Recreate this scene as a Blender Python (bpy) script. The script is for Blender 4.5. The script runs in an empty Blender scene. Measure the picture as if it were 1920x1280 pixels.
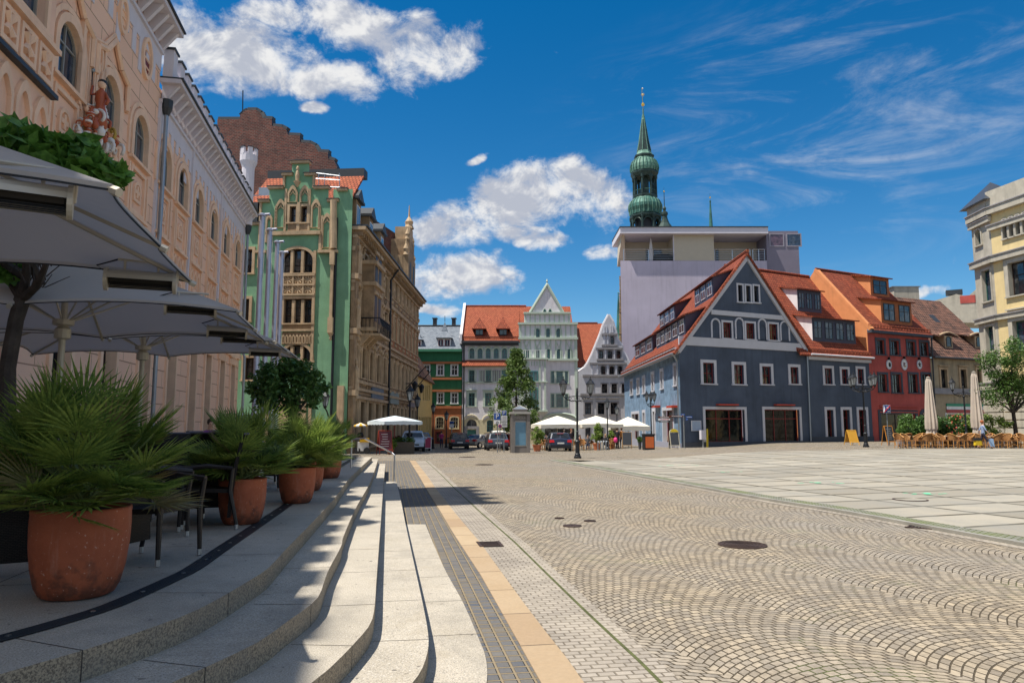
import bpy, math, random
from mathutils import Vector, Matrix, noise
from mathutils.geometry import tessellate_polygon, delaunay_2d_cdt
R = math.radians
random.seed(7)
V = Vector
SC = bpy.context.scene
COL = SC.collection
FPX = 1350.0
TH = math.atan(157 / FPX)
CAMP = V((0, 0, 1.7))
cd = bpy.data.cameras.new('camera'); cam = bpy.data.objects.new('camera', cd); COL.objects.link(cam)
cam.location = CAMP; cam.rotation_euler = (R(90) + TH, 0, 0)
cd.lens = FPX / 1920 * 36; cd.sensor_width = 36; cd.clip_start = .05; cd.clip_end = 3000
SC.camera = cam
FW = V((0, math.cos(TH), math.sin(TH))); UPV = V((0, -math.sin(TH), math.cos(TH)))
def ray(px, py): return FW + V((1, 0, 0)) * ((px - 960) / FPX) + UPV * ((640 - py) / FPX)
def at(px, py, Y):
    r = ray(px, py); return CAMP + r * (Y / r.y)
SUN_DIR = V((-.935, -.355, 0)).normalized(); SUN_EL = R(66.5)
S3 = V((SUN_DIR.x * math.cos(SUN_EL), SUN_DIR.y * math.cos(SUN_EL), math.sin(SUN_EL)))
ld = bpy.data.lights.new('sun', 'SUN'); ld.energy = 4.4; ld.angle = R(.55); ld.color = (1, .94, .84)
sun = bpy.data.objects.new('sun', ld); COL.objects.link(sun); sun.rotation_euler = S3.to_track_quat('Z', 'Y').to_euler()
sun.location = (0, 0, 60)
SC.view_settings.view_transform = 'Standard'; SC.view_settings.look = 'None'
SC.view_settings.gamma = 1; SC.view_settings.exposure = 0.62
SC.view_settings.use_curve_mapping = False
W = bpy.data.worlds.new('World'); SC.world = W; W.use_nodes = True
nt = W.node_tree; nt.nodes.clear()
def WN(t, **k):
    n = nt.nodes.new(t)
    for a, b in k.items(): setattr(n, a, b)
    return n
def wl(a, b): nt.links.new(a, b)
def wmath(op, a, b=None, clamp=False):
    n = WN('ShaderNodeMath', operation=op, use_clamp=clamp)
    for i, q in enumerate((a, b)):
        if q is None: continue
        if isinstance(q, (int, float)): n.inputs[i].default_value = q
        else: wl(q, n.inputs[i])
    return n.outputs[0]
def wmap(x, a, b, c=0, d=1):
    n = WN('ShaderNodeMapRange', interpolation_type='SMOOTHSTEP'); wl(x, n.inputs[0])
    for i, q in enumerate((a, b, c, d)): n.inputs[i + 1].default_value = q
    return n.outputs[0]
sky = WN('ShaderNodeTexSky', sky_type='NISHITA', sun_disc=False, sun_elevation=SUN_EL,
         sun_rotation=math.atan2(SUN_DIR.x, SUN_DIR.y), air_density=1.0, dust_density=.05, ozone_density=3.0, altitude=300)
hs = WN('ShaderNodeHueSaturation'); hs.inputs['Saturation'].default_value = 1.42; hs.inputs['Value'].default_value = .78
hs.inputs['Hue'].default_value = .497
wl(sky.outputs[0], hs.inputs['Color'])
bg1 = WN('ShaderNodeBackground'); bg1.inputs[1].default_value = .10; wl(hs.outputs[0], bg1.inputs[0])
tc = WN('ShaderNodeTexCoord'); dirv = tc.outputs['Generated']
def wnoise(scale, det, rough, vec, dist=0.0):
    n = WN('ShaderNodeTexNoise'); n.inputs['Scale'].default_value = scale; n.inputs['Detail'].default_value = det
    n.inputs['Roughness'].default_value = rough; n.inputs['Distortion'].default_value = dist; wl(vec, n.inputs['Vector']); return n.outputs[0]
def wvec(op, a, b):
    n = WN('ShaderNodeVectorMath', operation=op)
    for i, q in enumerate((a, b)):
        if isinstance(q, (tuple, Vector)): n.inputs[i].default_value = q
        else: wl(q, n.inputs[i])
    return n
blobs = [(450, 105, 125, 55), (340, 60, 75, 60), (520, 30, 60, 26), (645, 45, 75, 42), (640, 150, 75, 32), (790, 90, 55, 55), (845, 110, 60, 45),
         (740, 90, 55, 42), (560, 160, 60, 30), (1070, 365, 120, 50), (960, 400, 90, 40), (840, 425, 95, 42), (870, 520, 110, 40), (800, 577, 60, 14),
         (1130, 460, 50, 22), (1735, 552, 26, 12), (590, 218, 22, 10), (905, 316, 25, 9), (990, 445, 60, 16)]
dens = None
wvs = wvec('MULTIPLY', dirv, (1, 1, 1.35)).outputs[0]
wn = WN('ShaderNodeTexNoise'); wn.inputs['Scale'].default_value = 7; wn.inputs['Detail'].default_value = 5; wl(wvs, wn.inputs['Vector'])
wof = WN('ShaderNodeVectorMath', operation='SCALE'); wl(wvec('SUBTRACT', wn.outputs[1], (.5, .5, .5)).outputs[0], wof.inputs[0]); wof.inputs['Scale'].default_value = .085
dirw = wvec('ADD', dirv, wof.outputs[0]).outputs[0]
for (cx, cy, rx, ry) in blobs:
    c = ray(cx, cy).normalized()
    d = wvec('SUBTRACT', dirw, tuple(c)).outputs[0]
    m = wvec('MULTIPLY', d, (FPX / rx / 1.12, FPX / rx * .7, FPX / ry / 1.12)).outputs[0]
    ln = WN('ShaderNodeVectorMath', operation='LENGTH'); wl(m, ln.inputs[0])
    k = wmap(ln.outputs['Value'], 1.55, .25)
    dens = k if dens is None else wmath('MAXIMUM', dens, k)
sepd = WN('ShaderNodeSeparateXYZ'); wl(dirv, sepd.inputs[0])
dens = wmath('MAXIMUM', dens, wmap(sepd.outputs[1], .25, -.3, 0, .70)); dens = wmath('MAXIMUM', dens, wmap(sepd.outputs[2], .62, .85, 0, .64))  # unseen cloud added behind the camera and overhead, to whiten and lift the shade
n1 = wnoise(15, 10, .66, wvs, .3)
n1b = wnoise(15, 4, .6, wvec('ADD', wvs, (-.006, 0, .014)).outputs[0], .3)
n2 = wnoise(55, 6, .7, wvs, .2)
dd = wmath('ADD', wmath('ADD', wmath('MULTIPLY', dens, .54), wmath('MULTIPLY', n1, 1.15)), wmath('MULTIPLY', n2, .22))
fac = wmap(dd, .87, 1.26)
shade = wmath('ADD', wmath('SUBTRACT', n1b, wmath('MULTIPLY', n1, .6)), wmath('MULTIPLY', dens, .06))
cc = ray(1560, 250).normalized()
d = wvec('MULTIPLY', wvec('SUBTRACT', dirv, tuple(cc)).outputs[0], (3.0, 2.5, 6.2)).outputs[0]
ln = WN('ShaderNodeVectorMath', operation='LENGTH'); wl(d, ln.inputs[0])
cm = wmap(ln.outputs['Value'], 1.25, .15)
mp = WN('ShaderNodeMapping'); mp.inputs['Rotation'].default_value = (0, R(-24), 0); mp.inputs['Scale'].default_value = (3.2, 3, 13)
wl(dirv, mp.inputs[0])
cn = wnoise(1.25, 9, .66, mp.outputs[0], 1.1)
cir = wmath('MULTIPLY', wmath('MULTIPLY', wmap(cn, .44, .85), cm), .5)
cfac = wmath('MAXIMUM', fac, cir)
mix = WN('ShaderNodeMix', data_type='RGBA'); wl(wmap(shade, .16, .34), mix.inputs[0])
mix.inputs[6].default_value = (1, 1, 1, 1); mix.inputs[7].default_value = (.56, .60, .70, 1)
bg2 = WN('ShaderNodeBackground'); bg2.inputs[1].default_value = .56; wl(mix.outputs[2], bg2.inputs[0])
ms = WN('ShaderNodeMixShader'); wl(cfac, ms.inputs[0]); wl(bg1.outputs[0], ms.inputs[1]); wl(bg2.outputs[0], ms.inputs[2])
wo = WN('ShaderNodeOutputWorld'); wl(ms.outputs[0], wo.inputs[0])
def ss(x, a, b):
    t = min(1, max(0, (x - a) / (b - a))); return t * t * (3 - 2 * t)
def gz(x, y):
    return .3 * ss(x, 4, 14) * ss(y, 18, 40) - .65 * ss(y, 35, 80) * (1 - ss(x, 14, 22))
def G(px, py, z=None):
    r = ray(px, py)
    if z is not None: return CAMP + r * ((z - 1.7) / r.z)
    p = CAMP.copy(); t = 1.0
    for i in range(6000):
        q = CAMP + r * t
        if q.z <= gz(q.x, q.y): break
        t += .02 + t * .0008
    return V((q.x, q.y, gz(q.x, q.y)))
def ls(l, s, z=0): return V((l * .983 - s * .182, l * .182 + s * .983, z))   # street axes to world
def GP(px, Y):                                                          # ground point under pixel column at depth Y
    x = (px - 960) / FPX * Y / math.cos(TH) * 1.0
    p = at(px, 797, Y); return V((p.x, Y, gz(p.x, Y)))
ORG = {}
class MB:
    def __init__(s): s.v = []; s.f = []; s.m = []; s.mats = []
    def mi(s, m):
        if m not in s.mats: s.mats.append(m)
        return s.mats.index(m)
    def face(s, pts, m):
        b = len(s.v); s.v += [V(p) for p in pts]; s.f.append(tuple(range(b, b + len(pts)))); s.m.append(s.mi(m))
    def hexa(s, p, m):   # 8 points: 0-3 bottom ccw, 4-7 top
        b = len(s.v); s.v += [V(q) for q in p]; k = s.mi(m)
        for f in ((3, 2, 1, 0), (4, 5, 6, 7), (0, 1, 5, 4), (1, 2, 6, 5), (2, 3, 7, 6), (3, 0, 4, 7)):
            s.f.append(tuple(b + i for i in f)); s.m.append(k)
    def box(s, lo, hi, m, M=None):
        (a, b, c), (d, e, f) = lo, hi
        p = [V(q) for q in ((a, b, c), (d, b, c), (d, e, c), (a, e, c), (a, b, f), (d, b, f), (d, e, f), (a, e, f))]
        if M: p = [M @ q for q in p]
        s.hexa(p, m)
    def obox(s, c, t, hx, hy, z0, z1, m):   # box centred at c, horizontal axis t
        t = V((t[0], t[1], 0)).normalized(); n = V((-t.y, t.x, 0)); c = V((c[0], c[1], 0))
        q = [c - t * hx - n * hy, c + t * hx - n * hy, c + t * hx + n * hy, c - t * hx + n * hy]
        s.hexa([p + V((0, 0, z0)) for p in q] + [p + V((0, 0, z1)) for p in q], m)
    def path(s, pts, rad, m, n=8, cap=True):
        pts = [V(p) for p in pts]
        if not isinstance(rad, (list, tuple)): rad = [rad] * len(pts)
        b = len(s.v); k = s.mi(m); up = None
        for i, p in enumerate(pts):
            d = (pts[min(i + 1, len(pts) - 1)] - pts[max(i - 1, 0)]).normalized()
            if up is None: up = d.orthogonal().normalized()
            up = (up - d * up.dot(d)); up = up.normalized() if up.length > 1e-6 else d.orthogonal().normalized()
            w = d.cross(up)
            for j in range(n):
                a = 2 * math.pi * j / n; s.v.append(p + (up * math.cos(a) + w * math.sin(a)) * rad[i])
        for i in range(len(pts) - 1):
            for j in range(n):
                s.f.append((b + i * n + j, b + i * n + (j + 1) % n, b + (i + 1) * n + (j + 1) % n, b + (i + 1) * n + j)); s.m.append(k)
        if cap:
            s.f.append(tuple(b + j for j in reversed(range(n)))); s.m.append(k)
            e = b + (len(pts) - 1) * n; s.f.append(tuple(e + j for j in range(n))); s.m.append(k)
    def lathe(s, c, prof, m, n=16, rot=0, sx=1, sy=1, cap=True):
        c = V(c); b = len(s.v); k = s.mi(m)
        for (r, z) in prof:
            for j in range(n):
                a = rot + 2 * math.pi * j / n; s.v.append(c + V((math.cos(a) * r * sx, math.sin(a) * r * sy, z)))
        for i in range(len(prof) - 1):
            for j in range(n):
                s.f.append((b + i * n + j, b + i * n + (j + 1) % n, b + (i + 1) * n + (j + 1) % n, b + (i + 1) * n + j)); s.m.append(k)
        if cap:
            s.f.append(tuple(b + j for j in reversed(range(n)))); s.m.append(k)
            e = b + (len(prof) - 1) * n; s.f.append(tuple(e + j for j in range(n))); s.m.append(k)
    def ball(s, c, r, m, n=10, sz=1):
        s.lathe(c, [(max(.001, r * math.sin(math.pi * i / 6)), -r * sz * math.cos(math.pi * i / 6)) for i in range(7)], m, n)
    def slab(s, pts, th, m, m2=None):   # thick polygon, extruded against its normal
        pts = [V(p) for p in pts]; nrm = V((0, 0, 0))
        for i in range(len(pts)): nrm += (pts[i] - pts[0]).cross(pts[(i + 1) % len(pts)] - pts[0])
        nrm.normalize()
        if nrm.z < 0 and abs(nrm.z) > .01: pts.reverse(); nrm = -nrm
        lo = [p - nrm * th for p in pts]
        s.face(pts, m); s.face(lo[::-1], m2 or m)
        for i in range(len(pts)):
            j = (i + 1) % len(pts); s.face([pts[i], lo[i], lo[j], pts[j]], m2 or m)
    def build(s, name, parent=None, org=None, smooth=False):
        if org is None: org = ORG[parent.name] if parent else V((0, 0, 0))
        org = V(org)
        me = bpy.data.meshes.new(name)
        me.from_pydata([tuple(p - org) for p in s.v], [], s.f)
        for m in s.mats: me.materials.append(m)
        me.polygons.foreach_set('material_index', s.m)
        if smooth: me.polygons.foreach_set('use_smooth', [True] * len(s.f))
        uv = me.uv_layers.new(name='UVMap').data
        co = [0.0] * (len(me.loops) * 2); vs = s.v
        for p in me.polygons:
            n = p.normal
            if abs(n.z) > .93: t = V((1, 0, 0)); b = V((0, 1, 0))
            else:
                t = V((-n.y, n.x, 0)).normalized(); b = n.cross(t)
            for li in p.loop_indices:
                q = vs[me.loops[li].vertex_index]; co[li * 2] = q.dot(t); co[li * 2 + 1] = q.dot(b)
        uv.foreach_set('uv', co)
        o = bpy.data.objects.new(name, me); COL.objects.link(o)
        if parent: o.parent = parent
        else: o.location = org
        ORG[o.name] = org
        return o
def tag(o, label=None, cat=None, group=None, kind=None):
    if label: o['label'] = label
    if cat: o['category'] = cat
    if group: o['group'] = group
    if kind: o['kind'] = kind
    return o
def thing(name, loc, label, cat, group=None):
    o = bpy.data.objects.new(name, None); o.empty_display_size = .3; COL.objects.link(o); o.location = V(loc); ORG[o.name] = V(loc)
    return tag(o, label, cat, group)
KIDS = {}
def copy_tree(o, loc=None, rz=None, label=None, scale=None, parent=None):
    c = o.copy(); COL.objects.link(c)
    if parent: c.parent = parent
    for ch in [x for x in o.children if x.name != c.name]: copy_tree(ch, parent=c)
    if loc is not None: c.location = V(loc)
    if rz is not None: c.rotation_euler = (0, 0, rz)
    if scale: c.scale = (scale,) * 3
    if label: c['label'] = label
    return c
def Zc(x0, y0, k): return lambda X, Y: (x0 + X / k, y0 + Y / k)
zA = Zc(0, 0, 3.556); zB = Zc(0, 280, 3.048); zC = Zc(400, 180, 4); zH = Zc(760, 520, 3.765); zI = Zc(1120, 140, 3.369)
zJ = Zc(1160, 460, 3.2); zK = Zc(1420, 480, 3.368); zL = Zc(1700, 330, 2.415); zM = Zc(440, 400, 4.267); zN = Zc(640, 380, 5.333); zO = Zc(640, 600, 5.333)
def nm(name):
    m = bpy.data.materials.new(name); m.use_nodes = True; t = m.node_tree
    return m, t, t.nodes['Principled BSDF']
def N(t, typ, ins=None, **k):
    n = t.nodes.new(typ)
    for a, b in k.items(): setattr(n, a, b)
    for a, b in (ins or {}).items():
        if hasattr(b, 'is_output') or isinstance(b, bpy.types.NodeSocket): t.links.new(b, n.inputs[a])
        else: n.inputs[a].default_value = b
    return n
def c4(c): return (c[0], c[1], c[2], 1)
def mul(c, k): return tuple(min(1, x * k) for x in c)
def mixc(t, f, a, b, bt='MIX'):
    n = N(t, 'ShaderNodeMix', data_type='RGBA', blend_type=bt)
    for i, q in ((0, f), (6, a), (7, b)):
        if isinstance(q, bpy.types.NodeSocket): t.links.new(q, n.inputs[i])
        elif i == 0: n.inputs[0].default_value = q
        else: n.inputs[i].default_value = c4(q)
    return n.outputs[2]
def ramp(t, x, a, b, c=0, d=1):
    n = N(t, 'ShaderNodeMapRange', {0: x, 1: a, 2: b, 3: c, 4: d}); return n.outputs[0]
def nz(t, vec, scale, det=4, rough=.6, dist=0):
    return N(t, 'ShaderNodeTexNoise', {'Vector': vec, 'Scale': scale, 'Detail': det, 'Roughness': rough, 'Distortion': dist}).outputs[0]
def bump(t, bs, h, st, dist=.02):
    n = N(t, 'ShaderNodeBump', {'Height': h, 'Strength': st, 'Distance': dist}); t.links.new(n.outputs[0], bs.inputs['Normal']); return n
def mat(name, col, rough=.8, metal=0, var=.12, scale=1.5, bs=25, bst=.25, spec=.35, streak=0, fine=.06):
    m, t, b = nm(name); pos = N(t, 'ShaderNodeTexCoord').outputs['Object']
    f = ramp(t, nz(t, pos, scale, 5), .3, .7)
    c = mixc(t, f, mul(col, 1 - var), mul(col, 1 + var))
    if fine: c = mixc(t, ramp(t, nz(t, pos, bs * 2, 2), .35, .65), c, mul(col, 1 - fine * 3)) if False else mixc(t, fine, c, N(t, 'ShaderNodeTexNoise', {'Vector': pos, 'Scale': bs * 3, 'Detail': 1.0}).outputs[0], 'OVERLAY')
    if streak:
        mp = N(t, 'ShaderNodeMapping', {'Vector': pos, 'Scale': (2.2, 2.2, .16)})
        s = ramp(t, nz(t, mp.outputs[0], 1.3, 6, .65), .50, .75, 0, streak)
        c = mixc(t, s, c, mul(col, .35))
    t.links.new(c, b.inputs['Base Color']); b.inputs['Roughness'].default_value = rough; b.inputs['Metallic'].default_value = metal
    b.inputs['Specular IOR Level'].default_value = spec
    if bst: bump(t, b, nz(t, pos, bs, 4), bst, .01)
    return m
def bricky(name, c1, c2, mort, w, h, ms, off=.5, bst=.5, dist=.01, rough=.85, rot=0, macro=None, smooth=.1, freq=2):
    m, t, b = nm(name); uv = N(t, 'ShaderNodeTexCoord').outputs['UV']
    if rot: uv = N(t, 'ShaderNodeMapping', {'Vector': uv, 'Rotation': (0, 0, rot)}).outputs[0]
    br = N(t, 'ShaderNodeTexBrick', {'Vector': uv, 'Color1': c4(c1), 'Color2': c4(c2), 'Mortar': c4(mort), 'Scale': 1.0, 'Mortar Size': ms,
            'Mortar Smooth': smooth, 'Brick Width': w, 'Row Height': h, 'Bias': 0.0}, offset=off, offset_frequency=freq)
    c = br.outputs[0]
    pos = N(t, 'ShaderNodeTexCoord').outputs['Object']
    if macro: c = mixc(t, ramp(t, nz(t, pos, macro[0], 5, .65), .40, .72, 0, macro[1]), c, macro[2])
    c = mixc(t, .12, c, N(t, 'ShaderNodeTexNoise', {'Vector': pos, 'Scale': 30.0, 'Detail': 3.0}).outputs[0], 'OVERLAY')
    t.links.new(c, b.inputs['Base Color']); b.inputs['Roughness'].default_value = rough; b.inputs['Specular IOR Level'].default_value = .25
    h2 = N(t, 'ShaderNodeMath', {0: nz(t, pos, 35, 3), 1: .25}, operation='MULTIPLY').outputs[0]
    hh = N(t, 'ShaderNodeMath', {0: h2, 1: br.outputs['Fac']}, operation='SUBTRACT').outputs[0]
    bump(t, b, hh, bst, dist)
    return m
def glassm(name, col=(.02, .027, .035), rough=.06, curtain=.0, ccol=(.45, .42, .38)):
    m, t, b = nm(name); uv = N(t, 'ShaderNodeTexCoord').outputs['UV']
    pos = N(t, 'ShaderNodeTexCoord').outputs['Object']
    mp = N(t, 'ShaderNodeMapping', {'Vector': uv, 'Scale': (1.1, .55, 1)}).outputs[0]
    f = ramp(t, nz(t, mp, 1.3, 2, .4), .52, .56, 0, curtain)
    c = mixc(t, f, col, ccol); c = mixc(t, ramp(t, nz(t, uv, 2.2, 4), .35, .7), c, mul(col, .3))
    t.links.new(c, b.inputs['Base Color']); b.inputs['Roughness'].default_value = rough; b.inputs['Specular IOR Level'].default_value = .9 if 'shop' not in name else .3
    bump(t, b, nz(t, pos, 1.2, 2), .12, .05)
    return m
def leafm(name, c1, c2, tr=.25, sc=3.0):
    m, t, b = nm(name); pos = N(t, 'ShaderNodeTexCoord').outputs['Object']
    f = ramp(t, nz(t, pos, sc, 3), .35, .65); c = mixc(t, f, c1, c2)
    c = mixc(t, ramp(t, nz(t, pos, sc * 9, 1), .45, .7, 0, .5), c, mul(c2, 1.5))
    t.links.new(c, b.inputs['Base Color']); b.inputs['Roughness'].default_value = .5; b.inputs['Specular IOR Level'].default_value = .4
    tl = N(t, 'ShaderNodeBsdfTranslucent', {'Color': c}); mx = N(t, 'ShaderNodeMixShader', {0: tr, 1: b.outputs[0], 2: tl.outputs[0]})
    t.links.new(mx.outputs[0], t.nodes['Material Output'].inputs[0]); return m
M_ = {}
def simple(name, col, rough=.5, metal=0, spec=.4):
    if name in M_: return M_[name]
    M_[name] = mat(name, col, rough, metal, .06, 4, 30, .05, spec, 0, .03); return M_[name]
pink = mat('pink_plaster', (.86, .55, .39), var=.12, streak=.25, scale=.5)
pinktrim = mat('pale_ochre_trim', (.86, .58, .40), var=.1, streak=.25)
pinkwhite = mat('lilac_white_plaster', (.66, .62, .66), var=.05, streak=.15)
greenpl = mat('green_plaster', (.19, .37, .22), var=.16, streak=.3, bs=6, bst=.7, scale=.8)
sand = mat('weathered_sandstone', (.33, .225, .13), var=.4, streak=.8, bs=14, bst=.8, scale=1.2)
sand_d = mat('dark_sandstone', (.27, .185, .105), var=.3, streak=.6, bs=10, bst=.8)
sand_l = mat('light_sandstone', (.47, .34, .21), var=.22, streak=.5, bs=10, bst=.6)
whitep = mat('white_plaster', (.70, .68, .70), var=.08, streak=.3)
lilac = mat('lilac_plaster', (.60, .52, .66), var=.05, streak=.1, scale=.3)
palegreen = mat('pale_green_trim', (.46, .54, .45), var=.06, streak=.15)
beigep = mat('beige_plaster', (.55, .49, .32), var=.08, streak=.2)
greyp = mat('grey_white_plaster', (.50, .50, .53), var=.08, streak=.25)
greytrim = mat('grey_stone_trim', (.27, .26, .27), var=.15)
darkgreen = mat('dark_green_plaster', (.03, .16, .07), var=.15, streak=.3)
brownpl = mat('terracotta_plaster', (.38, .13, .05), var=.15, streak=.3)
yellowp = mat('yellow_plaster', (.60, .43, .17), var=.08, streak=.2)
bluepl = mat('slate_blue_plaster', (.066, .088, .130), var=.24, bs=8, bst=.25, scale=.45, streak=.35)
bluelt = mat('light_blue_wash_plaster', (.17, .26, .37), var=.34, bs=8, bst=.4, scale=1.6, streak=.15)
bluetrim = mat('pale_grey_trim', (.52, .53, .58), var=.05)
redpl = mat('red_plaster', (.42, .08, .065), var=.2, streak=.35, scale=.6)
orangepl = mat('orange_plaster', (.62, .25, .10), var=.08, streak=.15)
graytrim2 = mat('dark_grey_trim', (.06, .07, .09), var=.1)
ochre = mat('cream_plaster', (.72, .56, .28), var=.07, streak=.2)
creamst = mat('cream_stone', (.46, .42, .34), var=.15, streak=.45)
beigehouse = mat('weathered_beige_plaster', (.36, .29, .19), var=.2, streak=.6)
modlil = mat('lilac_render', (.51, .46, .55), var=.12, streak=.25, scale=.2)
modgrey = mat('grey_metal_cladding', (.20, .18, .23), rough=.5, var=.1, scale=.3)
modbeige = mat('beige_panel', (.52, .46, .36), var=.04)
modwhite = mat('white_fascia', (.62, .60, .66), var=.04)
rooftile = bricky('red_roof_tiles', (.38, .09, .04), (.22, .046, .022), (.08, .02, .015), .24, .34, .03, bst=1, dist=.03, macro=(1.1, .55, (.17, .055, .03)))
rooftile2 = bricky('orange_roof_tiles', (.45, .125, .058), (.31, .075, .036), (.11, .03, .02), .24, .32, .03, bst=1, dist=.03, macro=(.8, .5, (.24, .075, .035)))
rooftile3 = bricky('old_brown_roof_tiles', (.22, .12, .09), (.09, .055, .045), (.02, .015, .013), .32, .42, .05, bst=1, dist=.06, macro=(1.2, .6, (.30, .14, .09)))
slate = bricky('slate_shingles', (.13, .16, .20), (.22, .25, .29), (.04, .05, .06), .3, .2, .012, bst=.6, dist=.02, rough=.45)
brick = bricky('dark_red_brick', (.19, .05, .035), (.07, .022, .02), (.17, .12, .10), .34, .14, .024, bst=.8, dist=.03, macro=(1.2, .7, (.05, .022, .022)))
ashlar_p = bricky('pink_ashlar_blocks', (.88, .565, .40), (.82, .52, .365), (.40, .23, .15), 1.7, .62, .016, bst=.8, dist=.03, macro=(.5, .2, (.90, .63, .47)), smooth=.05)
glass = glassm('window_glass', curtain=.25)
glass_b = glassm('sky_reflecting_glass', (.03, .06, .11), .03, .15)
glass_t = glassm('teal_window_glass', (.02, .075, .085), .08, .1)
glass_sh = glassm('shop_window_glass', (.012, .013, .013), .05, .35, (.05, .055, .045))
fr_w = simple('white_paint', (.72, .72, .70)); fr_d = simple('dark_brown_paint', (.035, .02, .015)); fr_r = simple('dark_red_paint', (.17, .018, .02))
fr_t = simple('teal_paint', (.05, .2, .19)); fr_g = simple('grey_paint', (.28, .27, .24)); fr_dg = simple('dark_green_paint', (.03, .10, .08))
black = simple('black_iron', (.02, .022, .026), .45, .3); zinc = simple('zinc_sheet', (.32, .35, .38), .4, .7); steel = simple('brushed_steel', (.55, .56, .58), .3, .95)
darkz = simple('dark_lead', (.05, .055, .06), .5, .3); gold = simple('gilding', (.8, .55, .15), .25, 1)
wood = mat('dark_stained_wood', (.06, .035, .025), .5, var=.3)
class Fac:
    def __init__(s, A, B):
        s.A = V((A[0], A[1], 0)); s.t = (V((B[0], B[1], 0)) - s.A); s.L = s.t.length; s.t.normalize(); s.n = V((s.t.y, -s.t.x, 0))
    def uz(s, px, py, d=0):
        r = ray(px, py); k = (s.A + s.n * d - CAMP).dot(s.n) / r.dot(s.n); p = CAMP + r * k
        return (p - s.A).dot(s.t), p.z
    def P(s, u, z, d=0): return s.A + s.t * u + s.n * d + V((0, 0, z))
    def box(s, mb, u0, u1, z0, z1, d0, d1, m):
        mb.hexa([s.P(u0, z0, d1), s.P(u1, z0, d1), s.P(u1, z0, d0), s.P(u0, z0, d0), s.P(u0, z1, d1), s.P(u1, z1, d1), s.P(u1, z1, d0), s.P(u0, z1, d0)], m)
    def rect(s, z, x0, y0, x1, y1, d=0):      # rectangle given in a picture-reading frame, returned in metres on the wall
        xm, ym = (x0 + x1) / 2, (y0 + y1) / 2
        return s.uz(*z(x0, ym), d)[0], s.uz(*z(x1, ym), d)[0], s.uz(*z(xm, y1), d)[1], s.uz(*z(xm, y0), d)[1]
def opening(u0, u1, z0, z1, arch=0, n=10):
    if not arch: return [(u0, z0), (u1, z0), (u1, z1), (u0, z1)]
    w = (u1 - u0) / 2; c = (u0 + u1) / 2
    if arch == 'p':
        h = w * 1.5; pts = [(u0, z0), (u1, z0)]
        for i in range(n + 1):
            a = i / n * 2 - 1; k = 1 - abs(a) ** 1.0
            pts.append((c - a * w, z1 - h + h * (1 - abs(a) ** 1.7)))
        return pts
    h = w * arch; pts = [(u0, z0), (u1, z0)]
    for i in range(n + 1):
        a = math.pi * i / n; pts.append((c + w * math.cos(a), z1 - h + h * math.sin(a)))
    return pts
def ring(mb, F, o, i, d0, d1, m):
    n = len(o)
    for k in range(n):
        j = (k + 1) % n
        mb.face([F.P(*o[k], d1), F.P(*o[j], d1), F.P(*i[j], d1), F.P(*i[k], d1)], m)
        mb.face([F.P(*i[k], d1), F.P(*i[j], d1), F.P(*i[j], d0), F.P(*i[k], d0)], m)
        mb.face([F.P(*o[j], d1), F.P(*o[k], d1), F.P(*o[k], d0), F.P(*o[j], d0)], m)
def inpoly(x, y, p):
    r = False; j = len(p) - 1
    for i in range(len(p)):
        if (p[i][1] > y) != (p[j][1] > y) and x < (p[j][0] - p[i][0]) * (y - p[i][1]) / (p[j][1] - p[i][1]) + p[i][0]: r = not r
        j = i
    return r
def wall(mb, F, outline, holes, m, rev=.22, d=0, mr=None):
    loops = [[V((a, b, 0)) for a, b in outline]] + [[V((a, b, 0)) for a, b in h] for h in holes]
    flat = [p for l in loops for p in l]; base = len(mb.v); k = mb.mi(m)
    mb.v += [F.P(p.x, p.y, d) for p in flat]
    b0 = 0; edges = []
    for l in loops:
        edges += [(b0 + i, b0 + (i + 1) % len(l)) for i in range(len(l))]; b0 += len(l)
    vv, ee, ff, _, _, _ = delaunay_2d_cdt([p.xy for p in flat], edges, [], 1, 1e-5)
    del mb.v[base:]; mb.v += [F.P(p.x, p.y, d) for p in vv]
    for t in ff:
        cx = sum(vv[i].x for i in t) / 3; cy = sum(vv[i].y for i in t) / 3
        if not inpoly(cx, cy, outline) or any(inpoly(cx, cy, h) for h in holes): continue
        a, b, c = (vv[i] for i in t)
        if (b - a).x * (c - a).y - (b - a).y * (c - a).x < 0: t = list(t)[::-1]
        mb.f.append(tuple(base + i for i in t)); mb.m.append(k)
    for h in holes:
        for i in range(len(h)):
            j = (i + 1) % len(h); mb.face([F.P(*h[i], d), F.P(*h[j], d), F.P(*h[j], d - rev), F.P(*h[i], d - rev)][::-1], mr or m)
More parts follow.
